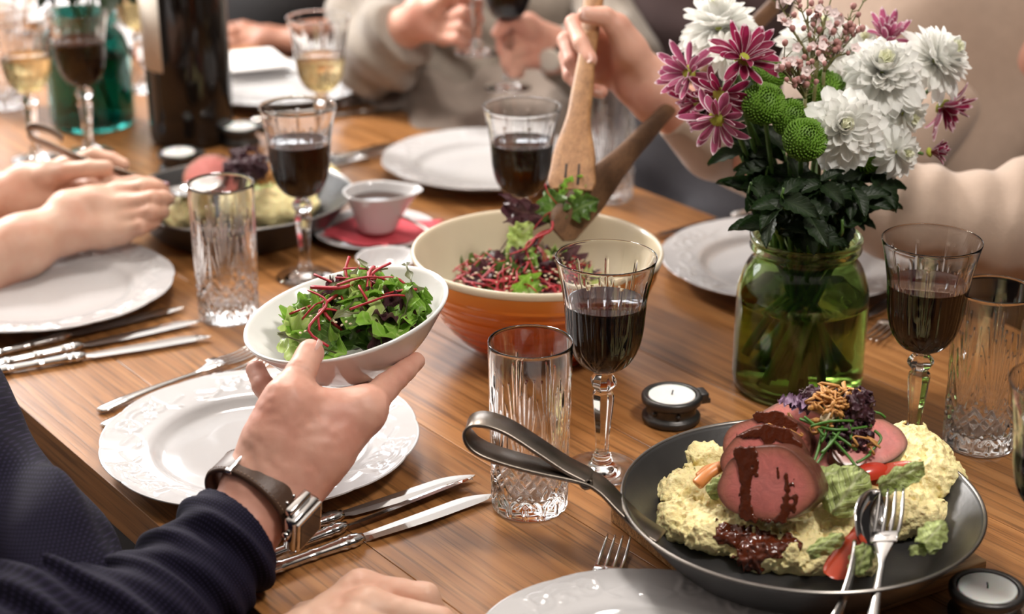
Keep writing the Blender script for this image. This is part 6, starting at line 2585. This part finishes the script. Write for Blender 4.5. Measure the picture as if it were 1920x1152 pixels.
    sh = cloth('shirt', [(t1, [0.05, 0.062, 0.066, 0.068, 0.09]), ([C(150, 1030, 1.29), C(165, 1120, 1.26), C(160, 1250, 1.22)], [0.012, 0.024, 0.03])], 0.004, tf, 0.03)
    uv_by(sh, lambda V: np.stack([V[:, 0], V[:, 2] * 0.93 + 0.37 * V[:, 1]], -1))
    obj('shirt', sh, 'shirt_navy', body)
    tr = cloth('trousers', [([C(130, 1230, 1.45), C(430, 1180, 1.62), C(560, 1100, 1.75)], [0.085, 0.08, 0.07])], 0.006, None, 0.03)
    obj('trousers', tr, 'trouser_navy', body)
    # the watch: strap round the wrist, case on the back of the wrist
    wc = Vector(C(479, 930, 1.333))
    X = Vector(ax)
    Z0 = Vector(C(567, 985, 1.318)) - wc
    Zc = (Z0 - X * Z0.dot(X)).normalized()
    Yc = Zc.cross(X)
    M = Matrix((X, Yc, Zc)).transposed().to_4x4()
    M.translation = wc
    n = 72
    A, B = 0.0370, 0.0325
    V, F = [], []
    hw = 0.0142
    for i in range(n):
        a = i / n * 2 * math.pi
        for r, x in ((0, -hw), (0.0026, -hw * 0.94), (0.0032, -hw * 0.8), (0.0032, hw * 0.8), (0.0026, hw * 0.94), (0, hw)):
            V.append((x, (B + r) * math.cos(a), (A + r) * math.sin(a)))
    for i in range(n):
        for j in range(6):
            F.append((i * 6 + j, i * 6 + (j + 1) % 6, ((i + 1) % n) * 6 + (j + 1) % 6, ((i + 1) % n) * 6 + j))
    w = thing('wristwatch', 'brown leather wristwatch with steel case on the wrist', 'watch')
    w.matrix_world = M
    st = obj('strap', mesh_of('strap', V, F), 'leather', w)
    for sx in (-1, 1):
        for i in range(n):
            a = (i + 0.5) / n * 2 * math.pi
            q = obj('stitch', STITCH, 'stitch', st)
            q.matrix_local = basis((sx * hw * 0.76, (B + 0.0033) * math.cos(a), (A + 0.0033) * math.sin(a)), (0, -math.sin(a), math.cos(a)), (0, math.cos(a), math.sin(a)))
    case = box('case', 0.034, 0.037, 0.0115, 'steel', 0.0032, c=(0, 0, A + 0.0075), parent=w, smooth=True)
    box('bezel', 0.031, 0.034, 0.0030, 'steel_bright', 0.0012, c=(0, 0, A + 0.0142), parent=case)
    box('dial', 0.025, 0.028, 0.0012, 'watch_dial', 0.0003, c=(0, 0, A + 0.0156), parent=case)
    cr = obj('crown', lathe('crown', [(0.0001, 0), (0.0032, 0), (0.0034, 0.004), (0.0028, 0.0048), (0.0001, 0.005)], 16), 'steel', w)
    cr.matrix_local = basis((-0.0165, 0.004, A + 0.0070), (0, 0, 1), (-1, 0, 0))
    for sy in (-1, 1):
        box('lug', 0.026, 0.008, 0.007, 'steel', 0.0018, c=(0, sy * 0.0205, A + 0.0035), parent=w, smooth=True)
    for (x, an) in ((-0.004, 0.98), (0.0045, 0.98), (-0.004, 2.16), (0.0045, 2.16)):
        r = obj('rivet', lathe('rivet', [(0.0001, 0.0012), (0.0012, 0.001), (0.002, 0.0), (0.0018, -0.001)], 14), 'steel_bright', w)
        r.matrix_local = basis((x, (B + 0.0033) * math.cos(an), (A + 0.0033) * math.sin(an)), (1, 0, 0), (0, math.cos(an), math.sin(an)))
    an = -0.35
    bkl = obj('buckle', mesh_of('buckle', *join_arrays([box_arrays(0.031, 0.0030, 0.0030, 0.001), box_arrays(0.004, 0.006, 0.004, 0.001, c=(-0.0145, 0, 0)), box_arrays(0.004, 0.006, 0.004, 0.001, c=(0.0145, 0, 0))])), 'steel', w)
    bkl.matrix_local = basis((0, (B + 0.0042) * math.cos(an), (A + 0.0042) * math.sin(an)), (1, 0, 0), (0, math.cos(an), math.sin(an)))


STITCH = mesh_of('stitch', *box_arrays(0.0019, 0.0006, 0.0005, 0.0))
navy_man()


# ---- the hand at the bottom edge
def bottom_hand():
    ix = [(676, 1106, 1.290, 14), (797, 1122, 1.285, 11.5), (822, 1172, 1.290, 9.5), (790, 1195, 1.292, 8.5)]
    md = [(690, 1140, 1.265, 14), (826, 1168, 1.255, 11.5), (848, 1215, 1.262, 9.5), (800, 1235, 1.268, 8.5)]
    rg = [(672, 1178, 1.250, 13.5), (800, 1218, 1.240, 11), (820, 1262, 1.245, 9.5), (780, 1275, 1.25, 8)]
    pk = [(645, 1212, 1.242, 12.5), (760, 1262, 1.230, 10), (775, 1295, 1.235, 8.5), (745, 1300, 1.24, 7.5)]
    th = [(580, 1170, 1.29, 15), (640, 1150, 1.31, 12), (720, 1165, 1.315, 10.5), (775, 1180, 1.312, 9)]
    w1, w2 = (500, 1245, 1.250, 21), (520, 1290, 1.240, 20)
    palm = [bone(w1, ix[0]), bone(w1, md[0]), bone(w2, rg[0]), bone(w2, pk[0]), bone(w1, th[0])]
    fingers = [finger(*q) for q in (th, ix, md, rg, pk)]
    fore = [C(505, 1268, 1.245), C(330, 1480, 1.18)]
    lo, hi = bounds([q for f in fingers for q in f[0]] + fore, 0.05)
    g = Grid(lo, hi, 0.0020)
    g.chain(fore, [0.027, 0.037], 0.012)
    hand_field(g, palm, fingers)
    g.displace(lambda x, y, z: 0.0005 * vnoise(x * 160, y * 160, z * 160, 4), 0.01)
    b = obj('person', g.mesh('person'), 'skin_pale')
    tag(b, 'person whose loose fist rests on the table at the bottom edge', 'person')
    sl = cloth('sleeve', [([C(380, 1420, 1.20), C(300, 1520, 1.16), C(150, 1700, 1.08)], [0.043, 0.046, 0.055])], 0.005, None, 0.015)
    obj('sleeve', sl, 'cloth_black', b)


bottom_hand()


# ---- the woman at the left serving with two utensils
def left_person():
    # near hand, back of the hand towards the viewer
    ix = [(222, 362, 1.985, 12.5), (268, 353, 1.975, 10.5), (294, 352, 1.985, 9), (306, 356, 1.995, 8)]
    md = [(238, 385, 1.970, 12.5), (286, 374, 1.955, 10.5), (306, 372, 1.97, 9), (316, 374, 1.985, 8)]
    rg = [(240, 412, 1.965, 12), (284, 398, 1.950, 10), (300, 396, 1.965, 9), (306, 398, 1.98, 8)]
    pk = [(228, 438, 1.962, 11.5), (266, 424, 1.950, 9.5), (284, 417, 1.96, 8.5), (292, 414, 1.972, 7.5)]
    th = [(165, 375, 1.985, 14), (212, 352, 2.01, 11.5), (255, 345, 2.02, 10), (285, 345, 2.022, 8.5)]
    w1, w2 = (128, 395, 1.965, 20), (128, 440, 1.955, 20)
    palm = [bone(w1, ix[0]), bone(w1, md[0]), bone(w2, rg[0]), bone(w2, pk[0]), bone(w1, th[0]), bone((180, 385, 1.97, 17), (195, 440, 1.965, 15))]
    f1 = [finger(*q) for q in (th, ix, md, rg, pk)]
    fore1 = [C(128, 418, 1.960), C(40, 462, 1.93), C(-80, 520, 1.90), C(-200, 570, 1.88)]
    # far hand
    ix2 = [(128, 312, 2.06, 12), (176, 293, 2.05, 10.5), (210, 300, 2.045, 9), (231, 309, 2.042, 8)]
    md2 = [(133, 330, 2.055, 12), (186, 324, 2.035, 10.5), (216, 334, 2.04, 9), (233, 340, 2.045, 8)]
    rg2 = [(128, 350, 2.05, 12), (176, 350, 2.03, 10), (204, 352, 2.04, 9), (222, 350, 2.05, 8)]
    pk2 = [(118, 370, 2.045, 11), (160, 374, 2.03, 9.5), (184, 372, 2.04, 8.5), (198, 368, 2.05, 7.5)]
    th2 = [(92, 330, 2.03, 14), (128, 322, 2.01, 11.5), (168, 316, 2.0, 10), (200, 314, 1.998, 8.5)]
    v1, v2 = (48, 340, 2.05, 19), (45, 376, 2.045, 19)
    palm2 = [bone(v1, ix2[0]), bone(v1, md2[0]), bone(v2, rg2[0]), bone(v2, pk2[0]), bone(v1, th2[0])]
    f2 = [finger(*q) for q in (th2, ix2, md2, rg2, pk2)]
    fore2 = [C(45, 358, 2.048), C(-60, 385, 2.03), C(-220, 450, 1.98)]
    pts = [q for f in f1 + f2 for q in f[0]] + fore1 + fore2
    lo, hi = bounds(pts, 0.06)
    g = Grid(lo, hi, 0.0028)
    g.chain(fore1, [0.026, 0.034, 0.041, 0.045], 0.015)
    g.chain(fore2, [0.025, 0.031, 0.040], 0.015)
    g.cone(fore1[-1], fore2[-1], 0.045, 0.045, 0.03)
    hand_field(g, palm, f1)
    hand_field(g, palm2, f2)
    b = obj('person', g.mesh('person'), 'skin_pale')
    tag(b, 'person with bare forearms serving food over the far pan, at the left', 'person')
    fingernail(b, 'fingernail', f1[1][0][3] + np.array([0, 0, 0.003]), f1[1][0][2], (0.2, 0.2, 1), 0.0075, 'nail_red')
    sl = cloth('sleeve', [([C(-150, 545, 1.89), C(-260, 600, 1.86), C(-420, 560, 1.85)], [0.060, 0.066, 0.09])], 0.008, None, 0.02)
    obj('sleeve', sl, 'cloth_white', b)
    # serving utensils in the hands: looped flat handles of dark steel
    for (pts, lab, k) in [([(118, 262, 2.03), (95, 246, 2.03), (62, 238, 2.03), (52, 248, 2.03), (66, 262, 2.03), (100, 276, 2.03), (160, 302, 2.03), (230, 325, 2.03), (282, 343, 2.04)], 'dark steel serving fork with looped handle held in the far hand', 0)]:
        P = [C(*q) for q in pts]
        V, F = strap(P, 0.014, 0.0022, (0.2, -0.6, 0.8), 70)
        o = obj('serving_fork', mesh_of('serving_fork', V, F), 'iron_handle')
        tag(o, lab, 'fork')
        for s in (-1, 0, 1):
            tube('tine', [C(278, 341 + s * 4, 2.04), C(300, 352 + s * 6, 2.05), C(330, 372 + s * 7, 2.09)], 0.0016, 6, 8, 'steel', o)
    put_spoon(lay(cp(88, 420, 2.06), cp(352, 372, 2.10)), 'steel serving spoon held in the near hand', 'serving_spoon', scale=1.05)


left_person()


# ---- the person in the beige jumper with the salad servers
def beige_person():
    th = [(1182, 92, 1.838, 15), (1158, 50, 1.826, 12), (1134, 31, 1.818, 10.5), (1098, 28, 1.814, 9)]
    ix = [(1140, 62, 1.88, 12), (1076, 44, 1.848, 10), (1090, 82, 1.820, 9), (1107, 112, 1.808, 8)]
    md = [(1132, 90, 1.892, 12), (1062, 76, 1.868, 10), (1072, 116, 1.845, 9), (1090, 144, 1.838, 8)]
    rg = [(1136, 118, 1.895, 12), (1064, 106, 1.880, 9.5), (1070, 142, 1.862, 8.5), (1090, 164, 1.850, 8)]
    pk = [(1146, 142, 1.892, 11), (1076, 138, 1.888, 9), (1092, 164, 1.865, 8), (1128, 172, 1.845, 7.2)]
    w1, w2 = (1236, 160, 1.862, 20), (1222, 196, 1.868, 18)
    palm = [bone(w1, ix[0]), bone(w1, md[0]), bone(w2, rg[0]), bone(w2, pk[0]), bone(w1, th[0]), bone((1175, 105, 1.855, 17), (1180, 160, 1.870, 15)), bone(th[0], th[1])]
    f1 = [finger(*q) for q in (th, ix, md, rg, pk)]
    fore1 = [C(1228, 178, 1.865), C(1290, 222, 1.885), C(1420, 300, 1.95), C(1620, 330, 2.06)]
    # second hand round the spoon handle
    th2 = [(1345, 220, 1.905, 14), (1318, 190, 1.885, 11.5), (1294, 182, 1.875, 10), (1278, 190, 1.870, 8.5)]
    ix2 = [(1335, 215, 1.93, 12), (1285, 200, 1.925, 10), (1284, 224, 1.895, 9), (1300, 236, 1.88, 8)]
    md2 = [(1338, 238, 1.93, 12), (1288, 228, 1.925, 10), (1288, 250, 1.898, 9), (1306, 258, 1.885, 8)]
    rg2 = [(1345, 260, 1.925, 12), (1294, 255, 1.918, 9.5), (1298, 275, 1.895, 8.5), (1316, 280, 1.885, 8)]
    pk2 = [(1355, 282, 1.92, 11), (1312, 282, 1.91, 9), (1320, 298, 1.895, 8), (1338, 300, 1.885, 7)]
    u1, u2 = (1408, 262, 1.895, 19), (1412, 296, 1.89, 18)
    palm2 = [bone(u1, ix2[0]), bone(u1, md2[0]), bone(u2, rg2[0]), bone(u2, pk2[0]), bone(u1, th2[0]), bone(th2[0], th2[1])]
    f2 = [finger(*q) for q in (th2, ix2, md2, rg2, pk2)]
    fore2 = [C(1412, 280, 1.892), C(1520, 335, 1.86), C(1700, 395, 1.82), C(1900, 430, 1.80)]
    chest = C(1800, 120, 2.15)
    pts = [q for f in f1 + f2 for q in f[0]] + fore1 + fore2 + [chest]
    lo, hi = bounds(pts, 0.07)
    g = Grid(lo, hi, 0.0030)
    g.chain(fore1 + [C(1740, 220, 2.14), chest], [0.025, 0.028, 0.030, 0.033, 0.04, 0.06], 0.015)
    g.chain(fore2 + [C(1985, 390, 1.80), C(2085, 280, 1.9), C(2100, 60, 2.08), chest], [0.025, 0.028, 0.032, 0.034, 0.036, 0.04, 0.05, 0.06], 0.015)
    hand_field(g, palm, f1)
    hand_field(g, palm2, f2)
    b = obj('person', g.mesh('person'), 'skin_light')
    tag(b, 'person in a beige jumper lifting salad with wooden servers, seated right', 'person')
    fingernail(b, 'fingernail', f1[1][0][3], f1[1][0][2], (-0.1, -0.9, -0.2), 0.0076)
    fingernail(b, 'fingernail', f1[0][0][3], f1[0][0][2], (0.0, -0.8, 0.3), 0.0086)
    fingernail(b, 'fingernail', f1[4][0][3], f1[4][0][2], (0.3, -0.9, -0.2), 0.007)

    def folds(x, y, z):
        return 0.004 * np.sin(x * 85 + z * 50 + 3 * vnoise(x * 10, y * 10, z * 10, 2)) + 0.003 * vnoise(x * 30, y * 30, z * 30, 3)
    d1 = fore1[0] - fore1[1]
    sl1 = cloth('sleeve', [([C(1262, 206, 1.878), C(1330, 250, 1.905), C(1430, 300, 1.95), C(1600, 330, 2.04), C(1740, 220, 2.12)], [0.034, 0.040, 0.046, 0.052, 0.06])], 0.0042, folds, 0.02, [(C(1268, 210, 1.88), d1, 0.08)])
    obj('sleeve', sl1, 'knit_beige', b)
    d2 = fore2[0] - fore2[1]

    def folds2(x, y, z):
        return 0.0022 * np.sin(x * 170 + 2.5 * np.sin(z * 18) + 1.5 * vnoise(x * 12, y * 12, z * 12, 5)) * np.clip((x - 0.35) / 0.08, 0.15, 1) + 0.003 * vnoise(x * 25, y * 25, z * 25, 9)
    sl2 = cloth('sleeve', [([C(1450, 300, 1.885), C(1560, 352, 1.85), C(1700, 400, 1.815), C(1890, 425, 1.79), C(1990, 390, 1.80)], [0.036, 0.043, 0.050, 0.054, 0.058]),
                           ([C(1990, 390, 1.80), C(2085, 280, 1.88), C(2140, 60, 2.02)], [0.060, 0.066, 0.075])], 0.0042, folds2, 0.03, [(C(1458, 304, 1.884), d2, 0.08)])
    obj('sleeve', sl2, 'knit_beige', b)

    def tfold(x, y, z):
        return 0.006 * np.sin(x * 24 - z * 20 + 2.5 * vnoise(x * 6, y * 6, z * 6, 8)) + 0.002 * np.sin(x * 55 + z * 30)
    tor = cloth('jumper', [([C(1760, 420, 2.26), C(1770, 240, 2.24), C(1790, 60, 2.22), C(1800, -120, 2.20)], [0.13, 0.135, 0.14, 0.145])], 0.006, tfold, 0.05,
                ells=[(C(1650, 120, 2.26), (0.12, 0.11, 0.22)), (C(1900, 120, 2.22), (0.13, 0.11, 0.22)), (C(2010, 100, 2.24), (0.13, 0.11, 0.22))])
    obj('jumper', tor, 'knit_beige', b)
    tr = cloth('trousers', [([C(1850, 560, 2.35), C(1560, 620, 2.15), C(1400, 640, 2.05)], [0.10, 0.085, 0.075])], 0.007, None, 0.03)
    obj('trousers', tr, 'trouser_navy', b)


beige_person()


# ---- the person in the grey jumper holding a wine glass
def grey_person():
    d0 = 2.52
    # left fist in the picture
    ix = [(838, 12, d0 - .05, 12), (868, 0, d0 - .10, 10.5), (892, 12, d0 - .10, 9), (888, 30, d0 - .08, 8)]
    md = [(840, 32, d0 - .055, 12), (872, 24, d0 - .11, 10.5), (896, 36, d0 - .10, 9), (886, 50, d0 - .08, 8)]
    rg = [(838, 52, d0 - .05, 12), (868, 50, d0 - .10, 10), (888, 60, d0 - .10, 9), (878, 68, d0 - .08, 8)]
    pk = [(832, 70, d0 - .045, 11), (860, 72, d0 - .09, 9.5), (876, 78, d0 - .09, 8.5), (868, 84, d0 - .07, 7.5)]
    th = [(820, 10, d0 - .06, 14), (845, -12, d0 - .09, 11.5), (872, -8, d0 - .11, 10), (896, 2, d0 - .115, 8.5)]
    w1, w2 = (790, 18, d0 - .03, 20), (792, 48, d0 - .025, 20)
    palm = [bone(w1, ix[0]), bone(w1, md[0]), bone(w2, rg[0]), bone(w2, pk[0]), bone(w1, th[0])]
    f1 = [finger(*q) for q in (th, ix, md, rg, pk)]
    fore1 = [C(790, 34, d0 - .03), C(745, 62, d0 + .02), C(712, 90, d0 + .08)]
    # right fist in the picture
    ix2 = [(992, 42, d0 - .08, 12.5), (945, 46, d0 - .12, 10.5), (938, 62, d0 - .12, 9), (950, 72, d0 - .10, 8)]
    md2 = [(996, 66, d0 - .08, 12.5), (944, 76, d0 - .13, 10.5), (942, 92, d0 - .13, 9), (956, 98, d0 - .10, 8)]
    rg2 = [(998, 90, d0 - .08, 12), (950, 102, d0 - .13, 10), (950, 116, d0 - .13, 9), (962, 120, d0 - .10, 8)]
    pk2 = [(998, 112, d0 - .08, 11.5), (958, 124, d0 - .12, 9.5), (962, 136, d0 - .12, 8.5), (974, 138, d0 - .10, 7.5)]
    th2 = [(985, 50, d0 - .11, 14), (958, 44, d0 - .14, 11.5), (940, 52, d0 - .15, 10), (932, 62, d0 - .15, 8.5)]
    v1, v2 = (1035, 78, d0 - .06, 19), (1036, 110, d0 - .055, 19)
    palm2 = [bone(v1, ix2[0]), bone(v1, md2[0]), bone(v2, rg2[0]), bone(v2, pk2[0]), bone(v1, th2[0])]
    f2 = [finger(*q) for q in (th2, ix2, md2, rg2, pk2)]
    fore2 = [C(1036, 95, d0 - .058), C(1085, 110, d0 + .0), C(1150, 120, d0 + .08)]
    chest = C(900, -120, d0 + .28)
    pts = [q for f in f1 + f2 for q in f[0]] + fore1 + fore2 + [chest]
    lo, hi = bounds(pts, 0.07)
    g = Grid(lo, hi, 0.0036)
    g.chain(fore1 + [C(720, -60, d0 + .2), chest], [0.027, 0.033, 0.038, 0.045, 0.07], 0.015)
    g.chain(fore2 + [C(1120, -60, d0 + .2), chest], [0.027, 0.033, 0.038, 0.045, 0.07], 0.015)
    hand_field(g, palm, f1)
    hand_field(g, palm2, f2)
    b = obj('person', g.mesh('person'), 'skin_light')
    tag(b, 'person in a grey knitted jumper holding a wine glass across the table', 'person')

    def folds(x, y, z):
        return 0.006 * np.sin(x * 55 + z * 65 + 3 * vnoise(x * 9, y * 9, z * 9, 2)) + 0.004 * vnoise(x * 30, y * 30, z * 30, 3)
    d1 = fore1[0] - fore1[1]
    sl = cloth('sleeve', [([C(764, 52, d0 - .005), C(738, 72, d0 + .03), C(712, 100, d0 + .08), C(700, 20, d0 + .14), C(715, -120, d0 + .22)], [0.044, 0.050, 0.058, 0.062, 0.07])], 0.005, folds, 0.03, [(C(758, 54, d0), d1, 0.1)])
    obj('sleeve', sl, 'knit_grey', b)
    sl2 = cloth('sleeve', [([C(1066, 104, d0 - .02), C(1100, 112, d0 + .03), C(1160, 110, d0 + .09), C(1150, -40, d0 + .18)], [0.042, 0.048, 0.058, 0.065])], 0.005, folds, 0.03)
    obj('sleeve', sl2, 'knit_grey', b)
    tor = cloth('jumper', [([C(880, 220, d0 + .32), C(900, 60, d0 + .32), C(920, -140, d0 + .30)], [0.145, 0.15, 0.16])], 0.007, folds, 0.06,
                ells=[(C(790, 60, d0 + .30), (0.11, 0.10, 0.22)), (C(1020, 40, d0 + .30), (0.12, 0.10, 0.22))])
    obj('jumper', tor, 'knit_grey', b)
    tr = cloth('trousers', [([C(800, 330, d0 + .36), C(770, 260, d0 + .22), C(850, 330, d0 + .06), C(880, 420, d0 + .0)], [0.12, 0.105, 0.085, 0.075]), ([C(950, 300, d0 + .34), C(980, 240, d0 + .2), C(1010, 300, d0 + .04), C(1030, 400, d0 + .0)], [0.12, 0.10, 0.085, 0.075])], 0.008, folds, 0.05)
    obj('trousers', tr, 'trouser_taupe', b)
    # wrist watch with pale dial
    wv = thing('wristwatch', 'pale faced wristwatch on the wrist of the person in grey', 'watch', cp(1030, 112, d0 - .075))
    M = basis(cp(1031, 112, d0 - .085), Vector(fore2[1] - fore2[0]), (-0.15, -0.8, -0.15))
    wv.matrix_world = M
    obj('case', lathe('case', [(0.0001, 0.006), (0.014, 0.006), (0.0165, 0.0045), (0.0165, -0.004), (0.0001, -0.004)], 32), 'paper_label', wv)
    V, F = [], []
    for i in range(40):
        a = i / 40 * 2 * math.pi
        for x in (-0.009, 0.009):
            V.append((x, 0.029 * math.cos(a), 0.029 * math.sin(a) - 0.027))
            V.append((x, 0.031 * math.cos(a), 0.031 * math.sin(a) - 0.027))
    for i in range(40):
        j = (i + 1) % 40
        F += [(i * 4 + 1, i * 4 + 3, j * 4 + 3, j * 4 + 1), (i * 4, j * 4, j * 4 + 2, i * 4 + 2), (i * 4, i * 4 + 1, j * 4 + 1, j * 4), (i * 4 + 2, j * 4 + 2, j * 4 + 3, i * 4 + 3)]
    obj('strap', mesh_of('strap', V, F), 'leather', wv)
    # held wine glass, upright between the hands: knop in the right fist
    p = cp(952, 44, d0 - .145)
    place_wine(0, 0, 'wine glass of red wine held up by the person in grey', RED_HI, 'red_wine_liquid', M=Matrix.Translation((p.x, p.y, p.z - 0.092)))
    p = cp(895, 92, d0 - .12)
    place_wine(0, 0, 'wine glass held by the stem in the left fist of the person in grey', None, None, M=Matrix.Translation((p.x, p.y, p.z - 0.006)))


grey_person()


# ---- the person with the bare brown forearm in a black top
def black_top_person():
    d0 = 3.05
    ix = [(462, 62, d0, 12), (438, 60, d0 - .01, 10), (424, 70, d0 - .02, 9), (418, 82, d0 - .02, 8)]
    md = [(462, 78, d0 - .02, 12), (436, 80, d0 - .04, 10), (424, 90, d0 - .04, 9), (420, 98, d0 - .04, 8)]
    rg = [(464, 94, d0 - .03, 12), (440, 98, d0 - .05, 10), (428, 106, d0 - .05, 9), (426, 110, d0 - .04, 8)]
    pk = [(470, 104, d0 - .03, 11), (450, 108, d0 - .05, 9), (440, 112, d0 - .05, 8), (436, 114, d0 - .04, 7)]
    th = [(478, 60, d0 + .01, 13), (456, 50, d0 + .01, 11), (436, 52, d0 + .01, 9.5), (424, 60, d0, 8)]
    w = (500, 78, d0 - .01, 23)
    palm = [bone(w, q[0]) for q in (ix, md, rg, pk, th)]
    fs = [finger(*q) for q in (th, ix, md, rg, pk)]
    fore = [C(500, 78, d0 - .01), C(580, 82, d0 - .02), C(672, 70, d0 - .01), C(690, -40, d0 + .12), C(600, -160, d0 + .22)]
    lo, hi = bounds([q for f in fs for q in f[0]] + fore, 0.07)
    g = Grid(lo, hi, 0.004)
    g.chain(fore, [0.025, 0.032, 0.044, 0.050, 0.06], 0.02)
    hand_field(g, palm, fs)
    b = obj('person', g.mesh('person'), 'skin_brown')
    tag(b, 'person in a black top leaning a bare forearm on the far table', 'person')
    tor = cloth('top', [([C(560, 120, d0 + .30), C(560, 0, d0 + .26), C(560, -160, d0 + .25)], [0.12, 0.13, 0.14])], 0.008, None, 0.05, ells=[(C(640, -20, d0 + .24), (0.10, 0.10, 0.2)), (C(480, -40, d0 + .3), (0.08, 0.08, 0.2))])
    obj('top', tor, 'cloth_black', b)
    tr = cloth('trousers', [([C(640, 220, d0 + .30), C(660, 170, d0 + .08), C(690, 300, d0 - .1)], [0.12, 0.10, 0.09])], 0.009, None, 0.05)
    obj('trousers', tr, 'cloth_black', b)


black_top_person()


# ---- the person in dark brown between the grey and the beige jumper
def brown_person():
    d0 = 2.42
    r = thing('person', 'person in a dark brown top behind the salad servers, mostly hidden', 'person', cp(1330, 300, d0 + .3))
    inv = Matrix.Translation(-r.location)

    def add(name, me, m):
        o = obj(name, me, m, r)
        o.matrix_local = inv
    def folds(x, y, z):
        return 0.006 * np.sin(x * 40 + z * 50 + 3 * vnoise(x * 9, y * 9, z * 9, 2))
    add('top', cloth('top', [([C(1400, 240, d0 + .30), C(1390, 80, d0 + .28), C(1380, -140, d0 + .26)], [0.13, 0.14, 0.15])], 0.007, folds, 0.05, ells=[(C(1290, 20, d0 + .24), (0.10, 0.09, 0.2))]), 'cloth_brown')
    add('scarf', cloth('scarf', [([C(1168, 70, d0 + .36), C(1165, -20, d0 + .34), C(1180, -120, d0 + .3)], [0.05, 0.055, 0.06])], 0.007, folds, 0.03), 'cloth_pink')
    add('trousers', cloth('trousers', [([C(1380, 360, d0 + .30), C(1250, 330, d0 + .14), C(1180, 380, d0 - .05), C(1200, 500, d0 - .08)], [0.12, 0.10, 0.085, 0.075]), ([C(1420, 400, d0 + .25), C(1340, 380, d0 + .02), C(1330, 470, d0 - .12)], [0.11, 0.09, 0.075])], 0.008, folds, 0.04), 'trouser_navy')


brown_person()
